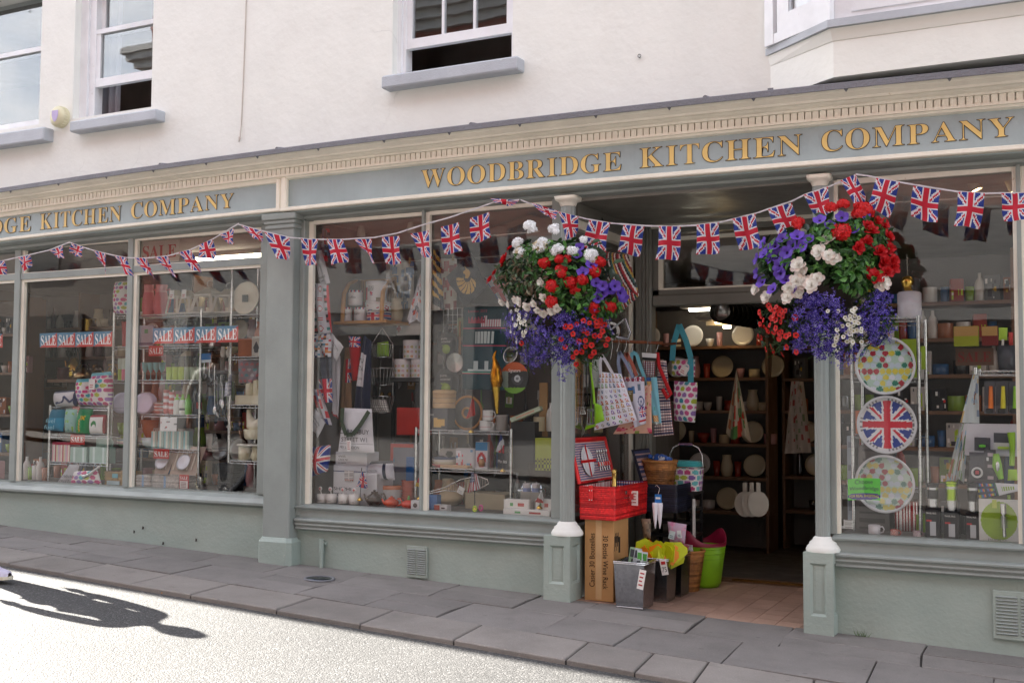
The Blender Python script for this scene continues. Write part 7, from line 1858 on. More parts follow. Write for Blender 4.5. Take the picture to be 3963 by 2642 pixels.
q = quad(FC,(1620,620),(1760,580),(1850,800),(1760,840),.55); t = thing('emblem_flag','white flag with a red cross half hidden by the flower basket','flag',tuple(q.base)); objw('cloth',pillow(q,.01,lambda u,v: H('b8303a') if abs(u-.5) < .14 or abs(v-.5) < .12 else (H('b8b4bc') if u > .1 else H('2a4a90')),24,24,ripple=.008),SILK,t)
p = at(FD(1735,560),.34); tpz = at(FC(1720,1245),.34).z; hh = tpz-p.z
fl = thing('torch','golden foil torch with a tall twisted flame','torch',tuple(p))
obj('stem',MB().tube([(0,0,0),(-.004,0,hh*.12),(-.006,0,hh*.28),(-.012,0,hh*.42)],[.007,.016,.022,.030],12,H('c8a24a')),METAL,fl)
m_ = MB(); vs = []; n = 14; rings = [(.035,.42,-.012),(.048,.52,-.014),(.046,.62,-.018),(.034,.72,-.014),(.020,.82,-.022),(.012,.90,-.032),(.009,.95,-.024),(.002,1.0,-.012)]
for j,(rr,zz_,dx) in enumerate(rings):
    for k in range(n): w = 2*math.pi*k/n+j*.35; r2 = rr*(1+.18*math.sin(3*w)); vs.append((dx+r2*math.cos(w),r2*math.sin(w)*.8,hh*zz_))
m_.add(vs,[(j*n+k,j*n+(k+1) % n,(j+1)*n+(k+1) % n,(j+1)*n+k) for j in range(len(rings)-1) for k in range(n)],[mulc(H('cf8a2a'),.8+.4*(j/7)) for j in range(len(rings)-1) for k in range(n)],True); obj('flame',m_,METAL,fl)
c = at(FD(1895,250),.42); R_ = at(FD(2018,250),.42).x-c.x
pn = thing('frying_pan','frying pan in a black, orange and green signature sleeve','pan',tuple(c))
def sig(u,v):
    x,y = (u-.5)*2,(v-.5)*2; r = math.hypot(x,y)
    if r > 1: return H('303234')
    if math.hypot(x-.2,y+.05) < .22: return H('b8bcc0') if math.hypot(x-.2,y+.05) > .10 else H('707478')
    if math.hypot(x-.2,y+.05) < .42 and y < .05: return H('3c3e42')
    if y > .42: return H('b8501c')
    if y < -.62: return H('6a9a2c')
    if x < -.45: return H('8a9488')
    return H('1e2022')
V = MB(); n = 30
def dsk(u,v):
    a,r = 2*math.pi*u,v; return (R_*r*math.cos(a),-.02,R_*r*math.sin(a))
obj('sleeve',MB().grid(dsk,72,20,lambda u,v: sig(.5+.5*v*math.cos(2*math.pi*u),.5+.5*v*math.sin(2*math.pi*u)),False),SATIN,pn)
obj('pan',MB().lathe([(0,.02),(R_*.8,.02),(R_,-.015),(R_*.98,-.018),(0,-.018)],36,H('3a3c3e')).moved(Matrix.Rotation(-math.pi/2,4,'X')),SATIN,pn)
obj('lettering',MB().text('Signature',-R_*.42,-.0225,R_*.30,R_*.85,R_*.26,WHITE),SATIN,pn)
t = thing('glass_lid','round glass pan lid with a steel rim above the frying pan','pan lid',tuple(at(FD(1848,50),.46))); r = at(FD(1905,50),.46).x-at(FD(1848,50),.46).x
obj('rim',MB().tube([(r*math.cos(2*math.pi*k/30),.02*math.sin(2*math.pi*k/30),r*1.1*math.sin(2*math.pi*k/30)) for k in range(31)],.004,6,CHROME),METAL,t); obj('glass',MB().lathe([(0,0),(r*.98,.004)],28,G5).moved(Matrix.Rotation(math.pi/2,4,'X')),CLEAR,t)
t = thing('bowl_stack','stack of enamel bowls with navy and red bands','bowls',(rect(FD,1125,925,1345,1020,.46)[0],.56,uz[1])); rr = rect(FD,1125,925,1345,1020,.46)[2]/2
for j in range(4): obj('bowl',MB().lathe([(rr*.8,0),(rr,.022),(rr*.98,.024),(rr*.7,.006)],30,[H('b03438'),H('c8c2ac'),H('d4d0cc'),H('3a4668')][j],(0,0,.018*j)),GLOSS,t)
boxthing('cheese_card','black and white boxed card lettered DAIRY','box',FD,1232,862,1380,1000,.64,.05,H('b8b4b0'),lambda u,v: H('3a3636') if math.hypot(u-.6,v-.7) < .2 or math.hypot(u-.8,v-.45) < .14 else H('b8b4b0'),CARD,uz[1])
boxthing('board_set','wooden board with steel knobs on the wire shelf','board',FD,1238,1008,1478,1034,.43,.16,H('b08c64'),None,MATTE,uz[1])
boxthing('scissor_pack','blister pack of coloured scissors','packet',FD,1375,858,1545,1012,.50,.03,H('a8a4a8'),scatter(H('b8b6ba'),[H('c84a5c'),H('5a8ab0'),H('d8d4d8'),H('b03a3c')],14,.10,71),SATIN,uz[1])
boxthing('seafood_pack','blue-topped pack with red lobster crackers','packet',FD,1545,805,1652,1020,.48,.03,H('c0b8bc'),lambda u,v: H('2a78a8') if v > .66 else (H('b8242a') if .2 < math.hypot((u-.5),(v-.33)*1.3) < .36 else H('c9c0c4')),SATIN,uz[1])
boxthing('moulds_box','black box lettered Moules beside the tricolour flag','box',FD,1738,900,1832,1012,.50,.08,H('26262a'),None,CARD,uz[1],[('Moules',.05,.40,.8,.2,WHITE)])
t = thing('mill','steel and wood mill lying on the wire shelf','mill',tuple(at(FD(1600,1015),.43))); obj('barrel',MB().lathe([(0,0),(.022,.0),(.024,.03),(.012,.05),(0,.05)],14,H('b08458')),SATIN,t); obj('cap',MB().lathe([(.012,.05),(.016,.06),(0,.07)],12,CHROME),METAL,t)
fb = thing('fish_basket','white wire fish grilling basket with a long handle','wire basket',tuple(at(FD(1400,1200),.22)))
m_ = MB(); E = [at(FD(x,y),.22) for x,y in ((1130,1240),(1280,1200),(1420,1130),(1560,1100),(1650,1130),(1660,1165),(1560,1220),(1400,1235),(1280,1225),(1130,1255))]
m_.tube(E,.004,6,H('cfcac4'))
for k in range(16):
    x = 1300+22*k; m_.tube([at(FD(x,1190-.28*(x-1300)*1.0 if x < 1520 else 1105+(x-1520)*.1),.22),at(FD(x,1228 if x < 1560 else 1222-.4*(x-1560)),.21)],.002,4,H('c4beb8'))
objw('wires',m_,METAL,fb); tagcard(fb,.02,-.02,-.04,.05,.05,H('d0ccc8'),2,H('8a8a8a'),.4)
t = vessel('tagine','buff pottery tagine with a conical lid under the wire shelf','tagine','bowl',at(FD(1310,1230),.52).x,.55,BED,.20,.06,H('b8a484'),MATTE); obj('cone_lid',MB().lathe([(.10,.06),(.07,.10),(.03,.18),(.02,.19),(.0,.20)],24,H('b4a080')),MATTE,t)
ves('oil_bottle','glass oil bottle with cork pourer','bottle','bottle',FD,1868,1070,1924,1275,.30,H('a8a890'),BED,mat=CLEAR,band=[(.84,1.1,H('8a7a5a'))])
pm = thing('pasta_machine','chrome pasta machine with two upright posts','pasta machine',(rect(FD,1920,1080,2145,1240,.40)[0],.46,BED+.06)); w = rect(FD,1920,1080,2145,1240,.40)[2]
obj('body',MB().cbox(0,0,.05,w,.12,.075,(.45,.45,.47),0,.02),METAL,pm); obj('roller',MB().tube([(-w*.48,-.065,.08),(w*.48,-.065,.08)],.018,12,CHROME),METAL,pm)
for k in (-1,1): obj('post',MB().tube([(k*w*.22,-.07,.02),(k*w*.22,-.07,.15)],.007,8,CHROME),METAL,pm)
obj('base',MB().cbox(0,0,-.06,w*.9,.14,.11,(.12,.12,.13),0,.01),SATIN,pm)
for k in range(2): ves('espresso_cup',('small printed espresso glass before the pasta machine','small printed espresso glass beside another')[k],'cup','tumbler',FD,1942+78*k,1165,2008+78*k,1240,.26,H('c8c2c4'),BED+.05,band=[(.35,.75,H('7a86b0'))],mat=SATIN)
boxthing('cup_box','low clear display box under the espresso glasses','box',FD,1935,1238,2100,1290,.26,.10,H('8a8680'),None,SATIN,BED)
boxthing('lime_box','lime green picnic grill carton','box',FD,2062,772,2215,985,.52,.10,H('a8b03c'),lambda u,v: H('5a5a3c') if v < .35 and (int(u*10)+int(v*12)) % 2 else H('a0aa3c'),CARD,BED+.28)
boxthing('board_stack','tall narrow wooden board leaning by the column','board',FD,2096,292,2166,760,.70,.02,H('a07c50'),None,MATTE)
boxthing('display_crate','dark crate under the lime green carton','crate',FD,2010,985,2215,1210,.56,.20,H('2e2620'),None,MATTE,BED)
pz = boxthing('pizza_box','pizza stone carton leaning at an angle','box',FD,1845,545,2120,585,.48,.05,H('b8c0a4'),lambda u,v: H('c89a84') if .2 < u < .8 and .3 < v < .7 else H('b4c0a8'),CARD); pz.rotation_euler = (0,-.36,0)
boxthing('dark_stand','black display stand under the pizza carton','stand',FD,1850,630,2060,1000,.58,.16,H('232326'),None,SATIN,BED)
for k,(a,b,c0,c1) in enumerate(((1790,2010,1302,1385),(2065,2205,1300,1395),(1785,2190,1390,1455))):
    boxthing('baking_tray',('white porcelain baking tray with a green and red ribbon','white porcelain ramekin beside the tricolour flag','long white porcelain tray nearest the glass')[k],'tray',FD,a,c0,b,c1,.16 if k < 2 else .11,.07,H('d8d4d0'),lambda u,v: (H('5a9a5c') if .25 < u < .4 else H('b04a44') if .55 < u < .8 else H('dcd8d4')) if .4 < v < .7 else H('dcd8d4'),GLOSS,BED+(.03 if k < 2 else 0),bev=.012)
for k,(x,y,c) in enumerate(((1540,1385,'b8d02c'),(1575,1380,'c84a8a'))):
    p = at(FD(x,y),.12); t = thing('egg_timer',('lime green ring peeler standing on the bed','pink ring peeler behind the lime one')[k],'gadget',(p.x,.12+.03*k,p.z)); obj('ring',MB().tube([(.012*math.cos(2*math.pi*j/18),0,.0+.018*math.sin(2*math.pi*j/18)) for j in range(19)],.006,7,H(c)),SATIN,t)
boxthing('leaflet_box','small red and white carton on the bed','box',FD,1185,1350,1300,1400,.13,.06,H('c8c4c4'),lambda u,v: H('b8402c') if u < .45 else (H('4a2a28') if math.hypot(u-.7,v-.5) < .15 else H('ccc8c8')),CARD,BED)
boxthing('blue_box','small blue carton beside the mullion','box',FD,1122,1265,1212,1350,.20,.06,H('5a78a8'),None,CARD,BED)
boxthing('menu_card','flat cream card lying on the bed','card',FD,1455,1255,1800,1300,.40,.25,H('a89a80'),None,CARD,BED)
for k,(x,y) in enumerate(((555,200),(988,165))):
    p = at(FC(x,y),.6); t = thing('spot_lamp',('white ceiling spot over the wooden shelf','white ceiling spot over the cupcake tins')[k],'spot lamp',tuple(p)); obj('shade',MB().lathe([(.034,-.05),(.032,-.02),(.020,.04),(.0,.05)],16,H('cfc8bc')),MATTE,t); obj('stem',MB().tube([(0,0,.04),(0,0,2.86-p.z)],.006,6,H('cfc8bc')),MATTE,t)
for k,x in enumerate((735,805)):
    p = at(FD(x,392),1.10); t = thing('door_knob',('round brass knob on the dark cupboard behind the wire basket','second round brass knob on the dark cupboard')[k],'knob',tuple(p)); obj('knob',MB().lathe([(0,-.02),(.02,-.012),(.022,0),(.012,.012),(.008,.02)],14,H('b08c44')).moved(Matrix.Rotation(-math.pi/2,4,'X')),METAL,t)
rl2 = thing('curtain_rail','thin white rail across the top of the middle window','rail',tuple(at(FC(1500,250),.3))); objw('rod',MB().tube([at(FC(1160,295),.3),at(FC(2100,215),.3)],.006,7,H('d0ccc4')),SATIN,rl2)
# ================================================================== right window
VY = .34
VX0,VX1 = at(FJ(262,700),VY).x,at(FJ(712,700),VY).x
vz = [at(FI(1290,1135),VY).z,at(FJ(490,372),VY).z,at(FJ(490,752),VY).z,at(FJ(490,1105),VY).z]
wire_unit('chrome wire shelving hung with three round trays',VX0,VX1,vz,VY,VY+.36,vz[0]+.01,BED)
HX = [H('a82c38'),H('2f7a64'),H('d8c84c'),H('c8d4e0'),H('b8d0c0'),H('dfe0ea')]
def hexdots(u,v,pale=0.0):
    n = 9; y = v*n; j = int(y); x = u*n+(.5 if j % 2 else 0); i = int(x)
    if math.hypot(x-i-.5,y-j-.5) < .47:
        k = (i*7+j*11+(i*j*3) % 7) % 9; c = HX[[0,2,3,1,4,5,0,3,2][k]]
    else: c = HX[4]
    return tuple(a*(1-pale)+.75*pale for a in c)
def tray(label,fr,x0,y0,x1,y1,Y,fn):
    c = at(fr((x0+x1)/2,(y0+y1)/2),Y); r = (at(fr(x1,(y0+y1)/2),Y).x-at(fr(x0,(y0+y1)/2),Y).x)/2
    t = thing('round_tray',label,'tray',(c.x,Y,c.z),'round trays on the chrome shelving',0,.04)
    obj('print',MB().grid(lambda u,v: (r*.93*v*math.cos(2*math.pi*u),.012,r*.93*v*math.sin(2*math.pi*u)),90,30,lambda u,v: fn(.5+.5*v*math.cos(2*math.pi*u),.5+.5*v*math.sin(2*math.pi*u)),False),GLOSS,t)
    obj('rim',MB().lathe([(r*.92,-.012),(r,-.020),(r*1.01,-.012),(r*.95,.006),(r*.92,.014),(0,.016)],64,H('d8d8dc')).moved(Matrix.Rotation(-math.pi/2,4,'X')),GLOSS,t)
    return t
tray('round melamine tray with bold coloured dots, top of three',FJ,277,95,685,475,VY-.035,hexdots)
def utray(u,v):
    x,y = u-.5,v-.5
    if math.hypot(x,y) > .455: return H('e4e2e4') if int(math.atan2(y,x)*20) % 3 else H('8a888c')
    return union(u,v,1.0,.062,.095)
tr_ = tray('round tray with a union flag, between two dotted trays',FJ,290,492,694,876,VY-.035,utray)
tray('round tray with pale pastel dots, behind the green shop sticker',FJ,275,892,680,1272,VY-.035,lambda u,v: hexdots(u,v,.25))
q = quad(FJ,(228,1052),(448,1048),(448,1195),(230,1195),.068)
sk = thing('window_sticker','green and violet shop sticker reading Choose Woodbridge for real shopping','sticker',tuple(q.base))
def stk(u,v): return H('5ad43c') if v > .30 else (H('3a2a8c') if math.hypot((u-.5)/.5,(v-.18)/.19) < 1 else H('5ad43c'))
objw('vinyl',MB().grid(lambda u,v: tuple(q(u,v)+Vector((0,0,.006*math.sin(math.pi*u)))),40,30,lambda u,v: stk(u,v),False),SATIN,sk)
def onq(u0,v0,uw,vh): return lambda u,v: tuple(q(u0+uw*u,v0+vh*v)+Vector((0,-.0015,.006*math.sin(math.pi*(u0+uw*u)))))
objw('lettering',MB().text('Choose',0,0,0,1,1,H('1c2a3c'),fn=onq(.22,.73,.55,.20)).text('Woodbridge',0,0,0,1,1,H('1c2a3c'),fn=onq(.05,.40,.90,.22)).text('FOR REAL SHOPPING',0,0,0,1,1,H('e8e03c'),fn=onq(.05,.12,.90,.12)),SATIN,sk)
q2 = quad(FJ,(180,1322),(260,1325),(260,1384),(180,1382),.068); sk2 = thing('window_notice','small white notice with a black square on the glass','sticker',tuple(q2.base)); objw('vinyl',MB().grid(lambda u,v: tuple(q2(u,v)),16,10,lambda u,v: H('4a4438') if u < .28 and v > .3 else (H('9a9894') if int(v*8) % 2 and u > .35 else H('c8c8c8')),False),SATIN,sk2)
cx,z,w,h = rect(FI,1195,930,1385,1130,VY+.02)
ur = vessel('storage_jar','white enamel jar with a gilt ornament on the chrome shelving','jar','mug',cx,VY+.16,vz[0],w,h,H('d6d2da'),GLOSS)
obj('shoulder',MB().lathe([(w/2,h),(w*.44,h*1.06),(w*.2,h*1.1),(0,h*1.1)],24,H('d6d2da')),GLOSS,ur)
gk = thing('gilt_ornament','polished gold ornament standing on the white jar','ornament',(cx-.01,VY+.16,vz[0]+h*1.1)); hh = rect(FI,1230,795,1330,915,VY)[3]
obj('body',MB().lathe([(.012,0),(.02,.006),(.03,hh*.3),(.038,hh*.6),(.028,hh*.9),(0,hh)],18,H('d8b058')),METAL,gk)
m_ = MB()
for k in range(4): m_.tube([(-.01+.01*math.sin(k),0,hh*.9+.035*k),(.012,0,hh*.9+.01+.035*k)],.0016,4,H('b8b0a4'))
m_.tube([(0,0,hh*.9),(.0,0,hh*.9+.14)],.0015,4,H('b8b0a4')); obj('wire_twist',m_,METAL,gk)
for k,(a,b,c0,c1,cc) in enumerate(((280,400,590,760,'c86a3c'),(300,520,830,1040,'7a7470'),(225,272,760,1390,'9aa0a8'),(275,510,1150,1410,'6e6a66'),(545,700,1200,1345,'9a3030'))):
    boxthing('boxed_goods',('orange carton behind the flag tray','grey coffee maker carton behind the trays','tall pale carton at the post of the chrome shelving','grey toaster carton with columns of print','steel and red toaster under the trays')[k],'box',FJ,a,c0,b,c1,VY+.12,.18,H(cc),(lambda u,v,c=H(cc): mulc(c,.6) if int(v*14) % 3 == 0 and .15 < u < .85 else c) if k < 4 else (lambda u,v: CHROME if int(u*14) % 2 else H('8a2a2c')),CARD if k < 4 else METAL,vz[2] if k == 0 else (vz[3] if k == 1 else BED))
boxthing('lime_board','lime green board standing behind the top tray','board',FJ,590,108,695,300,VY+.10,.012,H('9ab828'),None,SATIN,vz[1])
boxthing('lime_board','second lime green board beside the chrome post','board',FJ,700,155,752,312,VY+.22,.012,H('a0be2c'),None,SATIN)
cone_towel('tea_towel','Suffolk tea towel with painted cottages hung by its corner',FJ,(1075,325),(885,1090),(1010,1080),.38,scatter(H('c4cac8'),[H('7a9a5a'),H('b06a44'),H('8ab0c8'),H('5a7a4a'),H('d0c8a8')],60,.06,81),30,60)
cloth('tea_towel','upper fold of the Suffolk tea towel lettered in pale blue','tea towel',FJ,(1078,330),(1110,340),(1115,675),(985,670),.36,.01,scatter(H('c8d0d0'),[H('8a9ab0'),H('c8a868'),H('9a6a50')],12,.09,83),20,30,.006,[('ffolk',.42,.40,.5,.10,H('8ab0cc'))])
sy = .30
wire_unit('short chrome wire shelf above the carded gadgets',at(FJ(1090,330),sy).x,at(FJ(1380,330),sy).x,[at(FJ(1240,322),sy).z],sy,sy+.3,at(FJ(1240,322),sy).z+.02,at(FJ(1240,345),sy).z)
for k,(a,b,cc,lb) in enumerate(((1148,1222,'e0701c','orange-handled tool on a grey card'),(1225,1310,'d8c81c','yellow-handled tool on a grey card'),(1315,1385,'8ac02c','green-handled tool on a grey card'))):
    q = quad(FJ,(a,392),(b,390),(b,612),(a,610),sy+.02); t = thing('carded_tool',lb,'carded tool',tuple(q.base)); objw('card',pillow(q,.006,lambda u,v: H('4c4c50') if v > .3 else H('6a6a70'),6,8,puff=.1),CARD,t)
    objw('handle',MB().tube([at(FJ((a+b)/2+8,425),sy),at(FJ((a+b)/2+8,575),sy)],[.010,.014],8,H(cc)),SATIN,t); objw('head',MB().cbox(q.base.x,q.base.y-.012,q.base.z+.005,.04,.01,.025,H('2a2a2c'),0,.004),SATIN,t)
boxthing('display_backboard','white back panel behind the carded gadgets','panel',FJ,997,678,1382,895,.36,.02,H('c9c6cc'),None,SATIN)
GAD = [(1082,768,1190,862,'grey card with a small green grater'),(1212,738,1342,862,'grey card beside the tall lime spatula'),(1047,868,1156,1072,'grey card with a round red can opener'),(1146,850,1226,1076,'grey card with a strip of instruction pictures')]
for k,(a,c0,b,c1,lb) in enumerate(GAD):
    q = quad(FJ,(a,c0),(b,c0+4),(b,c1),(a,c1-4),.30-.02*(k > 1)); t = thing('carded_gadget',lb,'carded gadget',tuple(q.base))
    objw('card',pillow(q,.006,[lambda u,v: H('46464c'),lambda u,v: H('4a4a50') if v > .45 else H('c8c8c8'),lambda u,v: H('46464c'),lambda u,v: H('b8a8b0') if .3 < u < .8 and int(v*9) % 3 == 1 else H('44444a')][k],16,20,puff=.1),CARD,t)
    m_ = MB(); c = q.mid+Vector((0,-.016,-.01)); r = q.w*.30
    if k == 2: m_.tube([(c.x+r*math.cos(2*math.pi*j/24),c.y,c.z-.02+r*math.sin(2*math.pi*j/24)) for j in range(25)],.006,7,CHROME).cbox(c.x,c.y-.004,c.z-.03,.02,.01,.022,H('b02a3c'),0,.004)
    elif k == 0: m_.lathe([(0,-.01),(r*.7,-.006),(r*.7,.006),(0,.01)],18,H('6ac03c'),tuple(c))
    elif k == 1: m_.cbox(c.x,c.y,c.z-.03,q.w*.6,.012,.014,H('a8c83c'),0,.004)
    else: m_.cbox(c.x-.01,c.y,c.z+.04,.012,.01,.02,H('d8d8dc'),0,.002)
    objw('gadget',m_,SATIN,t)
t = thing('spatula','tall lime green spatula with brown edge standing among the cards','spatula',tuple(at(FJ(1340,1060),.26)))
objw('handle',MB().tube([at(FJ(1330,735),.26),at(FJ(1338,820),.26),at(FJ(1335,960),.26)],[.022,.016,.014],10,H('8fbc24')),SATIN,t); objw('blade',pillow(quad(FJ,(1310,985),(1368,985),(1378,1060),(1305,1060),.255),.018,H('9cc82c'),10,10),SATIN,t)
t = thing('peeler','fat lime green peeler with a steel blade','peeler',tuple(at(FJ(1250,1060),.25))); objw('body',MB().tube([at(FJ(1228,880),.25),at(FJ(1235,960),.25),at(FJ(1262,1050),.25)],[.016,.026,.014],12,H('86c02c')),SATIN,t); objw('blade',MB().lathe([(0,-.03),(.010,-.015),(.010,.015),(0,.03)],10,CHROME,tuple(at(FJ(1238,965),.222)),sy=.4),METAL,t)
cloth('place_mat','dark blue place mat with rainbow fish','mat',FJ,(1075,1070),(1215,1075),(1240,1165),(1110,1190),.25,.006,lambda u,v: ([H('c8503c'),H('d8b83c'),H('4a9a5c'),H('3a6ab0')][int(u*12) % 4] if abs((u*2) % 1-.5) < .34 and abs((v*3) % 1-.5) < .22 else H('1e2a4c')),30,24,.0,puff=.1,mat=CARD)
cloth('place_mat','white place mat with a green striped fish','mat',FJ,(1212,1075),(1382,1085),(1382,1130),(1240,1165),.23,.006,lambda u,v: (H('8aa83c') if .25 < u < .85 and abs(v-.5) < .22 and int(u*20) % 2 else (H('2f6a50') if u < .08 else H('cfd0d4'))),30,20,.0,puff=.1,mat=CARD)
for k,(a,b,c0,c1,cc,lb) in enumerate(((757,840,1092,1255,'26262a','black'),(882,970,1082,1278,'a4c428','lime'),(1030,1110,1092,1284,'26262a','slim black'))):
    cx,z,w,h = rect(FJ,a,c0,b,c1,.22)
    bxk = boxthing('mug_carton',lb+'-banded travel mug carton on the bed','carton',FJ,a-7,c1-4,b+8,(1375,1448,1452)[k],.20,.09,H('222226'),lambda u,v: (H('b8bcc0') if .3 < u < .75 and .05 < v < .55 else (H('c02a30') if .05 < u < .45 and .55 < v < .62 else H('222226'))),CARD,BED,[('TRAVEL MUG',.06,.82,.7,.06,WHITE)])
    ztop = rect(FJ,a-7,c1-4,b+8,1440,.20); zt2 = ztop[1]+ztop[3]
    vessel('travel_mug','steel travel mug with '+lb+' lid and grip on its carton','travel mug','tumbler',cx,.245,zt2,w,at(FJ((a+b)/2,c0),.22).z-zt2,(.6,.6,.62),METAL,band=[(.42,.74,H(cc)),(.90,1.1,H(cc))],lid=H(cc))
boxthing('round_board_box','white box picturing a round green chopping board','box',FJ,1112,1188,1386,1475,.17,.03,H('c9c9c4'),lambda u,v: (H('8aa824') if math.hypot(u-.5,v-.5) < .46 else H('cfcfca')) if not (.33 < u < .45 and v > .8) else H('b8c44c'),SATIN,BED,[('joseph',.22,.02,.45,.07,H('7a7a78'))],60,60)
t = thing('spiral_whisk','steel spiral whisk standing before the green board','whisk',tuple(at(FJ(1280,1440),.12))); a,b = at(FJ(1285,1440),.12),at(FJ(1275,1215),.12)
objw('handle',MB().tube([a.lerp(b,.68),b],.016,12,CHROME),METAL,t); m_ = MB().tube([a,a.lerp(b,.7)],.010,8,(.5,.5,.52))
for k in range(6): c = a.lerp(b,.3+.06*k); m_.tube([(c.x+.020*math.cos(2*math.pi*j/14),c.y+.020*math.sin(2*math.pi*j/14),c.z) for j in range(15)],.002,4,CHROME)
objw('coil',m_,METAL,t)
ves('coffee_cup','white cup lettered round the rim in the tray window','cup','mug',FJ,360,1362,442,1424,.13,H('cfccd0'),BED+.004,handle='side')
ves('coffee_cup','small red cup with white spots','cup','mug',FJ,510,1392,566,1430,.12,H('a84432'),BED+.004,handle='side',pattern=dots(16,H('a84432'),[WHITE],.28,.5))
ves('coffee_cup','small dusky cup with white spots','cup','mug',FJ,662,1400,716,1440,.12,H('8a6a74'),BED+.004,handle='side',pattern=dots(16,H('8a6a74'),[WHITE],.28,.5))
ves('utensil_bucket','grey utensil bucket on the short wire shelf','bucket','tumbler',FJ,1228,150,1372,322,sy+.03,H('34343a'),at(FJ(1240,322),sy).z,mat=SATIN)
for k,(x,c0,cc) in enumerate(((1275,30,'a0c42c'),(1328,62,'b82a24'))):
    t = thing('spatula',('lime green spatula standing in the grey bucket','red spatula standing in the grey bucket')[k],'spatula',tuple(at(FJ(x,200),sy+.08))); objw('blade',pillow(quad(FJ,(x-30+14*k,c0),(x+30-14*k,c0),(x+28-14*k,c0+85),(x-28+14*k,c0+85),sy+.08),.02,H(cc),8,8),SATIN,t); objw('handle',MB().tube([at(FJ(x,c0+80),sy+.08),at(FJ(x-8,250),sy+.08)],.007,7,H('d8d0c4') if k == 0 else H(cc)),SATIN,t)
sale_card('brown SALE sign hanging deep in the tray window',FJ,955,168,1212,285,.95,False,H('8a2a28'),H('6a5040'))
for k,(a,b,c0,c1,cc) in enumerate(((942,1110,20,155,'a8b42c'),(1130,1240,20,150,'7a2420'))): boxthing('hanging_pack',('lime carton with a food picture hung high','dark red carton hung beside the lime carton')[k],'box',FJ,a,c0,b,c1,.85,.05,H(cc),lambda u,v,c=H(cc): H('c8a060') if v > .5 else c,CARD)
for k,(x,y) in enumerate(((1895,1380),(2190,1385))):
    p = at(FM(x,y+15),.8); t = thing('spot_lamp',('lit white spot lamp on the ceiling of the tray window','second lit white spot lamp on the ceiling of the tray window')[k],'spot lamp',tuple(p),None,0,0,-.4); obj('shade',MB().lathe([(.036,-.045),(.034,0),(.03,.07),(0,.075)],16,H('c8c0b4')),MATTE,t); obj('bulb',MB().lathe([(0,-.04),(.030,-.04)],14,WHITE),LAMPM,t); obj('stem',MB().tube([(0,0,.06),(0,0,max(.08,2.86-p.z))],.008,6,H('c8c0b4')),MATTE,t)
t = thing('curtain_rail','thin white rail across the top of the tray window','rail',tuple(at(FM(1700,1505),.3))); objw('rod',MB().tube([at(FM(1200,1540),.3),at(FM(2279,1478),.3)],.006,7,H('d0ccc4')),SATIN,t)
# ================================================================== deep in the shop: shelves with stock
def mesh_set(kind,w,h,col,mat):
    r = w/2; return mesh('body',MB().lathe([(p[0]*r,p[1]*h) for p in PROF[kind]],14,col),mat)
STOCK = {}
def stock_item(kind,colname,col,w,h,mat,shelf_label,x,y,z,group):
    key = (kind,colname)
    if key not in STOCK:
        if kind == 'box': STOCK[key] = mesh('case',MB().cbox(0,0,0,w,w*.8,h,col,0,.004).grid(lambda u,v: (-w*.42+w*.84*u,-w*.4-.0012,h*(.06+.86*v)),12,14,scatter(jit(col,.3),[WHITE,jit(col,.6),H('3a3a40'),rnd.choice([RED,TEAL,LIME,H('d8b040')])],12,.13,rnd.randint(0,999)),False),CARD)
        elif kind == 'plate': STOCK[key] = mesh('body',MB().lathe([(0,0),(w*.36,0),(w*.5,.01),(w*.49,.014),(w*.35,.006),(0,.005)],24,col).moved(Matrix.Translation((0,0,w*.5)) @ Matrix.Rotation(math.pi/2-.2,4,'X')),mat)
        else: STOCK[key] = mesh_set(kind,w,h,col,mat)
    words_ = {'mug': 'mug','bowl': 'bowl','jug': 'jug','bottle': 'bottle','pot': 'saucepan','tin': 'storage tin','box': 'carton','plate': 'plate','vase': 'vase','tumbler': 'beaker','kettle': 'kettle'}
    o = obj(('stock_'+words_[kind]).replace(' ','_'),STOCK[key],None,None,(x,y,z))
    o.rotation_euler = (0,0,rnd.uniform(-.3,.3) if kind == 'box' else 0)
    tagit(o,'%s %s on %s' % (colname,words_[kind],shelf_label),words_[kind],group)
    return o
PALS = {'cream': H('c8b898'),'white': H('cfcac4'),'steel grey': H('6a6a6c'),'dark plum': H('4a2430'),'lime green': H('7a9a2c'),'brick red': H('98382a'),'terracotta': H('a0603c'),'black': H('222224'),'pale pink': H('b88a8c'),'blue': H('38608c'),'gold': H('b8944a')}
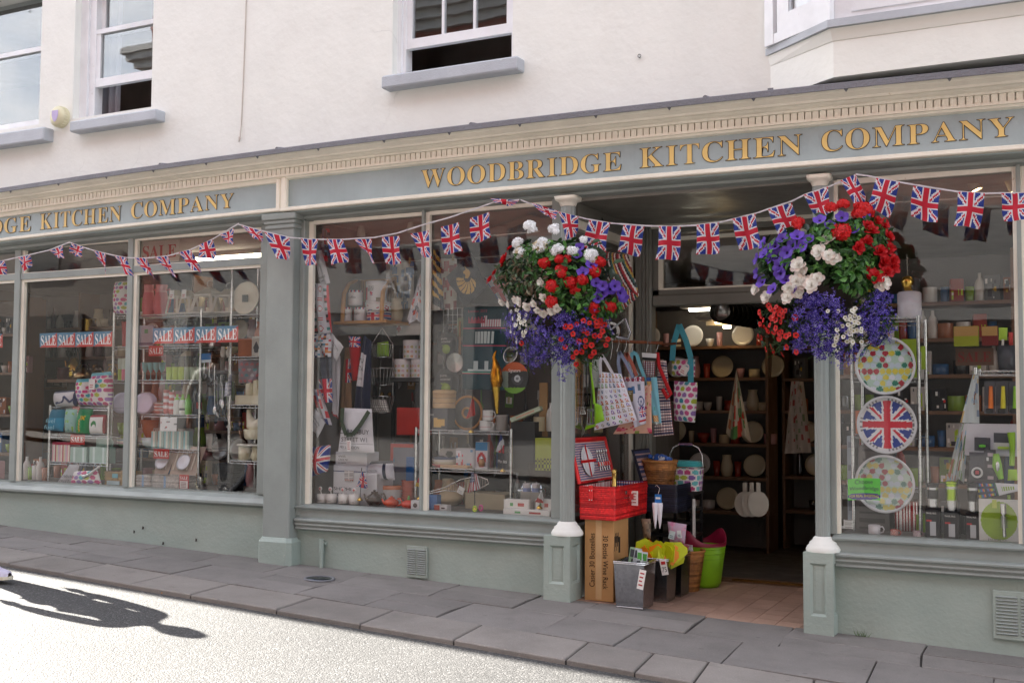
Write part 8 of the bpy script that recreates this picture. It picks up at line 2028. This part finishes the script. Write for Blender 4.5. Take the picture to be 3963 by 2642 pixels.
def shelves(label,shelf_label,X0,X1,Y,zs,kinds,cols,dens,group,mat=GLOSS,back=True,depth=.34):
    t = thing('stock_shelving',label,'shelving',((X0+X1)/2,Y+depth/2,zs[0]-.3))
    for z in zs: objw('shelf_board',MB().box(X0,X1,Y,Y+depth,z-.025,z,G5),INWOOD,t)
    n = max(2,int((X1-X0)/1.3)+1)
    for k in range(n+1):
        x = X0+(X1-X0)*k/n; objw('upright',MB().box(x-.012,x+.012,Y+.01,Y+depth,zs[0]-.45,zs[-1]+.35,G5),INWOOD,t)
    if back: objw('back_panel',MB().box(X0,X1,Y+depth,Y+depth+.02,zs[0]-.45,zs[-1]+.35,G5),DARKWOOD,t)
    for j,z in enumerate(zs):
        x = X0+.08
        while x < X1-.06:
            k = rnd.choice(kinds); c = rnd.choice(cols); w = rnd.uniform(.075,.12) if k not in ('bottle','tumbler') else rnd.uniform(.05,.07)
            h = {'mug': .095,'bowl': .09,'jug': .2,'bottle': .27,'pot': .13,'tin': .15,'box': .2,'plate': .2,'vase': .2,'tumbler': .13,'kettle': .19}[k]
            if k == 'plate': w = .2; c = rnd.choice(['cream','white'])
            h *= rnd.uniform(.75,1.0)
            if rnd.random() < dens: stock_item(k,c,PALS[c],w,h,METAL if c in ('steel grey','gold') else mat,shelf_label,x+w/2,Y+depth*.45,z,group)
            x += w+rnd.uniform(.0,.025)
shelves('dark back shelving of pans at the rear of the sale shop','the dark rear shelves of the sale shop',-10.8,-6.9,1.95,[1.02,1.33,1.64,1.95,2.26],['pot','kettle','jug','box','bowl','bottle'],['steel grey','dark plum','cream','black','gold','white'],.9,'stock on the rear shelves of the sale shop',GLOSS)
shelves('side shelving of boxed glassware behind the end pane of the sale shop','the boxed glassware shelves',-10.4,-9.0,.75,[.98,1.35,1.75,2.12],['box','tumbler','bowl','tin'],['lime green','white','blue','pale pink','terracotta','steel grey'],.95,'stock on the boxed glassware shelves')
shelves('rear wall shelving of crockery seen through the doorway','the crockery shelves beyond the doorway',-4.6,-2.35,3.0,[.55,.85,1.14,1.43,1.72,2.0],['mug','bowl','jug','plate','mug','tumbler'],['cream','white','cream','pale pink','brick red'],.95,'stock on the crockery shelves')
shelves('second bank of shelving deeper behind the doorway','the deeper shelves behind the doorway',-2.3,.4,3.4,[.55,.85,1.14,1.43,1.72,2.0],['mug','tin','box','plate','bowl','bottle'],['cream','white','brick red','terracotta','steel grey','blue'],.95,'stock on the deeper shelves')
shelves('shelving of small gadgets behind the tray window','the gadget shelves behind the trays',-1.6,2.2,1.55,[.95,1.2,1.45,1.7,1.95,2.2],['box','bottle','tin','tumbler','mug'],['black','steel grey','lime green','brick red','terracotta','blue','white'],.95,'stock on the gadget shelves')
shelves('low shelving behind the towel window','the shelves above the dark cupboard',-5.0,-3.0,1.6,[2.0],['box','tin','jug'],['cream','terracotta','steel grey'],.8,'stock above the dark cupboard')
KZ = at(FB(640,262),1.0).z
kb = thing('kettle_stand','brown wooden counter carrying the brass kettles','counter',(at(FB(700,270),1.0).x,1.12,.42)); x0,x1 = at(FB(440,270),1.0).x,at(FB(975,270),1.0).x; KX = (x0,x1)
objw('counter_top',MB().box(x0,x1,.96,1.4,KZ-.03,KZ,G5),INWOOD,kb); objw('counter_body',MB().box(x0+.02,x1-.02,1.18,1.38,.42,KZ-.03,G5),DARKWOOD,kb)
for k,(a,b,c0,cc,lb) in enumerate(((530,640,20,'c8a84c','tall brass kettle with black arched handle'),(585,712,120,'b89a74','rounded cream-brass kettle with black arched handle'),(742,845,140,'8a7440','dark bronze kettle with black arched handle'),(860,965,140,'c09840','squat brass kettle by the cool bags'))):
    ves('kettle',lb,'kettle','kettle',FB,a,c0+30,b,262,1.0+.08*(k % 2 == 0),H(cc),KZ,mat=METAL,handle='arch',spout=True,knob=BLACK)
ves('coffee_grinder','brass coffee grinder with a cranked arm on the rear shelf','grinder','pot',FA,675,862,775,965,1.4,H('c8a24a'),None,mat=METAL,lid=H('c8a24a'),knob=BLACK)
vessel('saucepan','dark plum saucepan with lid on the brown counter','saucepan','pot',at(FB(505,240),1.02).x,1.1,KZ,.15,.11,H('4a2028'),GLOSS,lid=H('4a2028'),knob=BLACK,handle='ears')
cone_towel('tea_towel','herb-printed tea towel hanging by its corner inside the doorway',FH,(522,430),(470,750),(598,800),1.9,scatter(H('b8ac94'),[H('4a7a3c'),H('a86a44'),H('c8bca0'),H('6a8a5c'),H('b83c2c')],40,.09,91),30,50)
cloth('apron','cream apron with small rose print hanging in the dim shop','apron',FH,(800,490),(860,490),(905,850),(765,855),2.3,.04,scatter(H('a89c90'),[H('9a4a44'),H('6a7a5a'),H('b8aca0')],60,.035,92),36,50,.02)
for k in range(3):
    x = 545+34*k; c = at(FH(x+20,1110),1.75-.04*k); t = thing('serving_board',('white paddle board with a red print, rearmost of three','white paddle board between two others','white paddle board with a green apple print')[k],'board',tuple(c))
    m_ = MB(); R_ = at(FH(x+75,1110),1.75).x-at(FH(x+20,1110),1.75).x
    V = [(R_*.95*math.cos(2*math.pi*j/24),0,R_*1.15*math.sin(2*math.pi*j/24)) for j in range(24)]; V2 = [(a,.012,c_) for a,b_,c_ in V]
    m_.add(V+V2,[tuple(range(24)),tuple(range(47,23,-1))]+[(j,24+j,24+(j+1) % 24,(j+1) % 24) for j in range(24)],H('b8b4a8')); m_.cbox(0,.006,R_*1.05,R_*.4,.012,R_*.9,H('b8b4a8'),0,.004); obj('board',m_,SATIN,t)
    m_ = MB().lathe([(0,-.001),(R_*.6,-.001)],20,(H('98382a'),H('8a8a4a'),H('5a7a24'))[k]).moved(Matrix.Rotation(math.pi/2,4,'X')); obj('print',m_,SATIN,t)
pr = thing('pan_rail','row of steel pans hanging under the ceiling inside the door','pans',tuple(at(FH(540,120),2.2)))
for k in range(9):
    c = at(FH(440+24*k,130+4*k),2.2+.05*k); objw('pan',MB().lathe([(0,0),(.08,.0),(.10,.05),(.098,.05)],22,(.35,.34,.32)).moved(Matrix.Translation(c) @ Matrix.Rotation(1.9,4,'X') @ Matrix.Rotation(.5,4,'Y')),METAL,pr)
objw('rod',MB().tube([at(FH(430,100),2.2),at(FH(660,110),2.65)],.008,6,CHROME),METAL,pr)
for k,(x,y,Y) in enumerate(((340,128,3.0),(435,190,2.8),(475,215,2.9),(1500,100,2.0))):
    if k == 3: p = at(FJ(480,40),2.6)
    else: p = at(FH(x,y),Y)
    t = thing('ceiling_light',('bright strip lamp over the crockery shelves','small warm lamp among the hanging pans','second small warm lamp beyond the hanging pans','warm strip lamp behind the tray window')[k],'ceiling light',tuple(p)); obj('tube',MB().box(-.10 if k in (0,3) else -.03,.10 if k in (0,3) else .03,-.02,.02,-.012,.012,WHITE),LAMPM if k else TUBEM,t); obj('housing',MB().box(-.18,.18,-.03,.03,.014,.05,H('b8b0a4')),MATTE,t)
# ================================================================== on the wall
p = at(FK(500,1010),-.02); al = thing('alarm_sounder','round cream alarm sounder with a shield badge on the upper wall','alarm box',(p.x,YW,p.z)); r = .090
obj('housing',MB().lathe([(r,0),(r,.012),(r*.95,.055),(r*.70,.075),(0,.078)],36,H('d8d2b0')).moved(Matrix.Rotation(math.pi/2,4,'X')),SATIN,al)
for k in range(22):
    w = 2*math.pi*k/22; obj('vent_fin',MB().cbox(r*.98*math.cos(w),-.034,r*.98*math.sin(w)-.002,.008,.034,.004,H('e0dabc')),SATIN,al)
m_ = MB().add([(-.038,-.080,.045),(.038,-.080,.045),(.038,-.080,.0),(.022,-.080,-.035),(0,-.080,-.055),(-.022,-.080,-.035),(-.038,-.080,.0)],[(0,6,5,4,3,2,1)],H('b8a8d0')); obj('badge',m_,SATIN,al)
cb_ = thing('wall_cable','thin pale cable running down the upper wall to a hook','cable',(-5.68,YW,3.5))
objw('cable',MB().tube([(-5.645,YW-.004,5.2),(-5.645,YW-.004,4.6),(-5.655,YW-.004,4.1),(-5.67,YW-.004,3.62),(-5.674,YW-.01,3.54),(-5.668,YW-.016,3.50),(-5.680,YW-.016,3.48),(-5.684,YW-.01,3.52)],.0042,6,H('c8bfb6')),MATTE,cb_)
for k,(x,y) in enumerate(((280,430),(265,828),(1785+0,0))):
    if k == 2: p = at(FO(1470,130),YW)
    else: p = at(FL(x,y),YW)
    t = thing('eye_bolt',('small metal eye bolt in the wall above another eye bolt','small metal eye bolt in the wall over the lettering','small metal eye bolt between the sash window and the bay')[k],'eye bolt',(p.x,YW-.004,p.z)); obj('eye',MB().tube([(.010*math.cos(2*math.pi*j/12),-.008,.010*math.sin(2*math.pi*j/12)) for j in range(13)],.003,5,H('8a8a88')),METAL,t); obj('shank',MB().tube([(0,.01,-.01),(0,-.010,-.012)],.003,5,H('8a8a88')),METAL,t)
ves('measuring_jug','translucent plastic jug behind the open sash','jug','tumbler',FL,1172,365,1282,508,.20,H('b8bcc4'),3.835,mat=SATIN,handle='side')
p = at((3340,2465),-.02); gt_ = MB()
for k in range(26):
    a = rnd.uniform(-.9,.9); l = rnd.uniform(.02,.06); x = p.x+rnd.uniform(-.04,.04)
    gt_.add([(x-.0015,-.015,gz(x)),(x+.0015,-.015,gz(x)),(x+l*math.sin(a),-.02-rnd.uniform(0,.02),gz(x)+l*math.cos(a))],[(0,1,2)],jit(H('5a7a34'),.3))
o = obj('grass_tuft',gt_,LEAF); o['kind'] = 'stuff'; tagit(o,'tuft of grass growing at the foot of the stall riser','grass')
# ================================================================== people
def skin_mesh(name,joints,bones,mat,parent,root=0,col=G5,sub=2):
    me = bpy.data.meshes.new(name); me.from_pydata([j[:3] for j in joints],bones,[])
    o = bpy.data.objects.new(name,me); o.parent = parent; LINK.append(o)
    o.modifiers.new('skin','SKIN').use_smooth_shade = True
    for k,j in enumerate(joints):
        s_ = me.skin_vertices[0].data[k]; s_.radius = (j[3],j[4] if len(j) > 4 else j[3]); s_.use_root = (k == root)
    sb = o.modifiers.new('smooth','SUBSURF'); sb.levels = sub; sb.render_levels = sub
    me.materials.append(mat); return o
def flat(name,col,rough=.8):
    m,t,b = nodes(name); v = coord(t); c = ramp(t,noise(t,v,14,5),[(.3,mulc(col,.85)),(.7,mulc(col,1.1))]); t.links.new(c,b.inputs['Base Color']); b.inputs['Roughness'].default_value = rough; bump(t,b,noise(t,v,60,4),.3,.004); return m
SKINM,HAIRM = flat('skin',(.42,.24,.17),.5),flat('dark_hair',(.03,.022,.018),.5)
def person(label,x,y,rz,top,legs,stride=.30,shoe=H('c9c4d8')):
    t = thing('person',label,'person',(x,y,gz(x)-(KERB if y < -1.4 else 0)),None,rz)
    s_ = stride
    hip,chest,neck = (0,0,.94),(.02,0,1.26),(.03,0,1.47)
    body_j = [(0,0,.98,.15,.11),(.01,0,1.12,.135,.10),(.02,0,1.30,.155,.11),(.025,0,1.40,.12,.085),(.03,0,1.47,.055),(.045,0,1.54,.055),
              (.02,-.19,1.385,.055),(-.10,-.24,1.13,.043),(-.10,-.25,.90,.033),(.02,.19,1.385,.055),(-.10,.24,1.13,.043),(-.12,.24,.90,.033)]
    skin_mesh('body',body_j,[(0,1),(1,2),(2,3),(3,4),(4,5),(3,6),(6,7),(7,8),(3,9),(9,10),(10,11)],SKINM,t)
    shirt = [(a,b,c,r+.012,(q[0] if q else r)+.012) for a,b,c,r,*q in body_j[:4]]+[(a,b,c,r+.012) for a,b,c,r,*q in body_j[6:8]]+[(a,b,c,r+.012) for a,b,c,r,*q in body_j[9:11]]
    shirt += [(-.10,-.247,.95,.046),(-.116,.24,.95,.046),(0,0,.90,.158,.118)]
    skin_mesh('jumper',shirt,[(0,1),(1,2),(2,3),(3,4),(4,5),(3,6),(6,7),(5,8),(7,9),(0,10)],top,t)
    leg_j = [(0,0,.95,.155,.115),(.01,-.095,.84,.088),(s_*.62,-.10,.50,.066),(s_*.9,-.10,.13,.052),(-.01,.095,.84,.088),(-s_*.25,.10,.48,.064),(-s_*1.05,.10,.16,.050)]
    skin_mesh('trousers',leg_j,[(0,1),(1,2),(2,3),(0,4),(4,5),(5,6)],legs,t)
    for fx,fy,ang,lift in ((s_*.9,-.10,-.06,.0),(-s_*1.05,.10,.55,.075)):
        m_ = MB(); rows = [(-.085,.030,.075),(-.06,.038,.085),(.0,.042,.090),(.06,.044,.070),(.12,.045,.052),(.17,.036,.040),(.19,.014,.026)]
        vs = []
        for xx,hw,hh in rows:
            for k in range(8):
                w = math.pi*k/7; vs.append((xx,hw*math.cos(w),.018+hh*math.sin(w)**.8))
        m_.add(vs,[(j*8+k,j*8+k+1,(j+1)*8+k+1,(j+1)*8+k) for j in range(6) for k in range(7)],shoe,True)
        m_.add([vs[k] for k in range(8)],[tuple(range(8))],shoe)
        sole = MB(); sv = []
        for xx,hw,hh in rows: sv += [(xx*1.03,hw*1.08,0),(xx*1.03,hw*1.10,.020),(xx*1.03,-hw*1.10,.020),(xx*1.03,-hw*1.08,0)]
        sole.add(sv,[(j*4+a,j*4+(a+1) % 4,(j+1)*4+(a+1) % 4,(j+1)*4+a) for j in range(6) for a in range(4)]+[(0,1,2,3),(27,26,25,24)],H('d8d2bc'))
        mt = Matrix.Translation((fx+.03,fy,lift)) @ Matrix.Rotation(ang,4,'Y')
        so = obj('shoe',m_.moved(mt),SATIN,t); obj('sole',sole.moved(mt),SATIN,so)
        lc = MB()
        for k in range(4): lc.tube([(.02+.022*k,-.022,.096-.010*k),(.03+.022*k,.022,.096-.010*k)],.004,5,H('e4e2ec'))
        obj('laces',lc.moved(mt),CLOTH,so)
    hd = MB().lathe([(0,-.12),(.045,-.11),(.066,-.06),(.077,0),(.075,.05),(.055,.10),(0,.118)],22,G5).moved(Matrix.Translation((.055,0,1.64)) @ Matrix.Scale(1.18,4,(1,0,0)))
    ho = obj('head',hd,SKINM,t)
    obj('nose',MB().tube([(.145,0,1.655),(.165,0,1.62),(.142,0,1.61)],[.008,.014,.010],8,G5),SKINM,ho)
    for sgn in (-1,1):
        obj('eye',MB().lathe([(0,-.010),(.010,0),(0,.010)],10,H('f0eeea')).shift(.132,sgn*.032,1.65),GLOSS,ho); obj('ear',MB().lathe([(0,-.03),(.014,-.01),(.016,.012),(0,.03)],8,G5).shift(.05,sgn*.078,1.64),SKINM,ho)
    obj('mouth',MB().tube([(.138,-.022,1.582),(.145,0,1.580),(.138,.022,1.582)],.005,6,H('8a3a38')),SATIN,ho)
    hr = MB().lathe([(.070,-.04),(.086,.0),(.086,.05),(.064,.112),(0,.132)],22,G5).moved(Matrix.Translation((.040,0,1.645)) @ Matrix.Scale(1.18,4,(1,0,0)))
    obj('hair',hr,HAIRM,t)
    for side,(wx,wy,wz) in ((-1,(-.10,-.25,.90)),(1,(-.12,.24,.90))):
        hm = MB().tube([(wx,wy,wz),(wx+.02,wy,wz-.05),(wx+.03,wy,wz-.09)],[.030,.038,.034],8,G5)
        for k in range(4): hm.tube([(wx+.012+.016*k,wy,wz-.085),(wx+.018+.018*k,wy+.006*side,wz-.125),(wx+.012+.016*k,wy-.012*side,wz-.155+.006*abs(k-1))],.0085,6,G5)
        hm.tube([(wx+.045,wy,wz-.045),(wx+.075,wy-.01*side,wz-.075),(wx+.080,wy-.016*side,wz-.10)],.010,6,G5); obj('hand',hm,SKINM,t)
    return t
TOPG,TOPW = flat('dark_jumper',(.06,.06,.075)),flat('pale_shirt',(.75,.75,.72)); LEGS = flat('dark_trousers',(.03,.035,.05))
wp = gnd((20,2258),-KERB)
person('person in white trainers walking along the kerb',wp.x-.575,wp.y+.10,0.0,TOPG,LEGS,.44)
person('person in a pale shirt and dark trousers standing in the road',-9.0,-3.4,.5,TOPW,LEGS,.12,H('202024'))
# ================================================================== more stock packed into the windows
for k,(a,lab,g) in enumerate((((-9.75,-8.08,1.42,[.98,1.62,1.92,2.22]),'the pan shelves behind the cool bags','stock on the pan shelves'),((-8.02,-6.45,1.22,[.95,1.22,1.49,1.76,2.03,2.3]),'the shelves behind the lantern shelving','stock behind the lantern shelving'))):
    shelves(('dark pan shelving behind the dotted cool bags','crowded shelving behind the lanterns')[k],lab,a[0],a[1],a[2],a[3],[['pot','kettle','bowl','jug','tin','bottle'],['jug','vase','bowl','mug','tumbler','tin','box','plate']][k],[['steel grey','cream','dark plum','white','black'],['white','cream','terracotta','pale pink','lime green','brick red','blue']][k],.97,g,GLOSS,k == 0,.26)
PEG = [('red',H('a83434')),('white',H('c4c0bc')),('grey',H('6a6a70')),('tan',H('a07a4c')),('green',H('6a9440')),('black',H('2a2a2e')),('blue',H('3a6490')),('cream',H('c8b890'))]
pegm = {}
for i in range(15):
    for j in range(6):
        if rnd.random() < .2: continue
        x = -4.88+.125*i+rnd.uniform(-.02,.02); z = .92+.17*j+rnd.uniform(-.02,.02); cn,cc = rnd.choice(PEG); kd = rnd.choice(('spoon','card','whisk','slicer'))
        if (cn,kd) not in pegm:
            m_ = MB()
            if kd == 'card': m_.cbox(0,0,0,.07,.012,.12,cc,0,.003).box(-.025,.025,-.0075,-.0061,.03,.08,jit(WHITE,.3)).cbox(0,-.012,.035,.018,.014,.05,jit(rnd.choice(PEG)[1],.2),0,.004)
            elif kd == 'spoon': m_.tube([(0,0,.15),(0,0,.05)],.006,6,cc).lathe([(0,-.03),(.020,-.015),(.022,.0),(.010,.03),(0,.035)],12,cc,(0,0,.02),sy=.35)
            elif kd == 'whisk':
                m_.tube([(0,0,.15),(0,0,.08)],.008,7,cc)
                for q in range(5): m_.tube([(.022*math.sin(q*.63)*math.sin(a*math.pi/8),.022*math.cos(q*.63)*math.sin(a*math.pi/8),.08-.011*a) for a in range(9)],.0014,4,CHROME)
            else: m_.cbox(0,0,0,.05,.01,.09,CHROME,0,.003).tube([(0,0,.09),(0,0,.15)],.010,7,cc)
            pegm[cn,kd] = mesh(kd,m_,SATIN)
        o = obj('hanging_'+kd,pegm[cn,kd],None,None,(x,1.09,z)); o.rotation_euler = (0,rnd.uniform(-.06,.06),0)
        tagit(o,'%s kitchen %s pegged on the dark cupboard behind the towels' % (cn,kd),kd,'tools pegged on the dark cupboard')
def crowd(label,X0,X1,Y,z0,n,group,kinds,cols):
    for k in range(n):
        x = X0+(X1-X0)*(k+.5)/n+rnd.uniform(-.02,.02); kd = rnd.choice(kinds); c = rnd.choice(cols); w = rnd.uniform(.07,.12)
        h = {'mug': .095,'bowl': .07,'box': .16,'tin': .12,'bottle': .22,'jug': .16,'tumbler': .12,'pot': .11}[kd]
        stock_item(kd,c,PALS[c],w,h,METAL if c in ('steel grey','gold') else GLOSS,label,x,Y+rnd.uniform(0,.06),z0,group)
crowd('the bed behind the teapots',-5.0,-4.5,.62,BED,6,'stock behind the teapots',['box','tin','jug','mug'],['white','brick red','blue','cream'])
crowd('the bed under the steamer shelving',-4.3,-3.4,.64,BED,10,'stock under the steamer shelving',['box','bottle','pot','bowl','jug'],['cream','steel grey','terracotta','brick red','white'])
crowd('the second steamer shelf',-3.95,-3.4,.64,uz[1],6,'stock on the second steamer shelf',['box','tin','tumbler','bottle'],['white','steel grey','brick red','blue'])
crowd('the bed behind the travel mugs',-.85,-.3,.50,BED,7,'stock behind the travel mugs',['box','tin','bottle','pot'],['steel grey','lime green','black','brick red'])
crowd('the bed behind the white wicker hampers',-7.4,-6.1,.78,BEDL,10,'stock behind the white hampers',['box','bowl','jug','pot','tin'],['white','pale pink','cream','blue','terracotta'])
crowd('the bed behind the low bag rack',-8.8,-7.6,.74,BEDL,10,'stock behind the low rack',['box','bottle','tin','pot','tumbler'],['terracotta','steel grey','brick red','black','lime green'])
for z,n in ((mz[0],5),(mz[1],7),(mz[3],6),(mz[4],6)): crowd('the back edge of the lantern shelving',MX0+.05,MX1-.03,MY+.24,z,n,'stock at the back of the lantern shelving',['box','tumbler','jug','tin','mug'],['white','pale pink','blue','cream','lime green'])
for k,(px,py) in enumerate(((555,2041),(520,2056),(633,2101),(760,2088))):
    p = at((px,py),.0); o = obj('paint_chip',MB().add([(p.x-.012/(1+k % 2),-.0056,p.z-.012),(p.x+.010,-.0056,p.z-.010),(p.x+.012,-.0056,p.z+.008),(p.x-.004,-.0056,p.z+.014)],[(0,1,2,3)],H('2e2018')),MATTE,shop)
LIGHT = ['white','cream','pale pink','lime green','blue','terracotta','brick red']
crowd('the bed inside the farthest pane',-9.75,-8.65,.36,BEDL,10,'stock inside the farthest pane',['box','bottle','tumbler','tin','jug'],LIGHT)
crowd('the bed between the end mullion and the bag rack',-8.48,-8.14,.42,BEDL,5,'stock beside the bag rack',['bottle','tumbler','box'],['terracotta','white','lime green'])
crowd('the counter with the kettles',KX[0]+.03,KX[1]-.03,1.30,KZ,9,'stock behind the kettles',['jug','tin','box','bottle'],['cream','white','gold','dark plum'])
for z,n in ((rz_[1],3),(rz_[2],3),(rz_[3],3)): crowd('the back edge of the cream pottery unit',RX0+.04,-5.40,RYu+.22,z,n,'stock at the back of the pottery unit',['jug','mug','bowl','tin'],['cream','white','terracotta'])
crowd('the bracket shelf behind the printed tins',sx0+.03,sx1-.03,.72,sz,5,'stock behind the printed tins',['box','tin','jug'],['white','cream','blue','brick red'])
crowd('the top of the steamer shelving',-3.86,-3.3,.66,uz[0],6,'stock at the back of the steamer shelving',['box','tin','pot','bottle'],['steel grey','white','cream','terracotta'])
for z,n in ((vz[1],4),(vz[2],4),(vz[3],4)): crowd('the chrome shelves behind the round trays',VX0+.03,VX1-.03,VY+.22,z,n,'stock behind the round trays',['box','tin','bottle','pot'],['lime green','steel grey','brick red','white'])
for k,(a,b) in enumerate(((-4.85,'blue and cream'),(-4.45,'red and cream'),(-3.55,'green and cream'))):
    c = [H('5a78a0'),H('a84a48'),H('6a8a5a'),H('8a6a4c'),H('7a6a9a')][k]; m_ = MB(); pt = scatter(H('c0b8ac'),[c,mulc(c,.6)],30,.07,300+k)
    m_.grid(lambda u,v: (-.13+.26*u,.012*math.sin(u*14+k),-.40*(1-v)),26,34,pt)
    t = thing('tea_towel','%s printed tea towel pegged on the back line' % b,'tea towel',(a,1.02 if k < 3 else .92,2.62)); obj('fabric',m_,CLOTH,t); obj('peg',MB().cbox(-.1,0,-.012,.012,.02,.045,H('b89a68')).cbox(.1,0,-.012,.012,.02,.045,H('b89a68')),MATTE,t)
for k,(a,b,y) in enumerate(((-5.1,-3.0,1.02),)):
    t = thing('clothes_line','thin white line strung behind the towel window','line',((a+b)/2,y,2.625)); objw('cord',MB().tube([(a,y,2.63),((a+b)/2,y,2.62),(b,y,2.63)],.0025,5,H('d8d4cc')),MATTE,t)
for o in LINK: COL.objects.link(o)
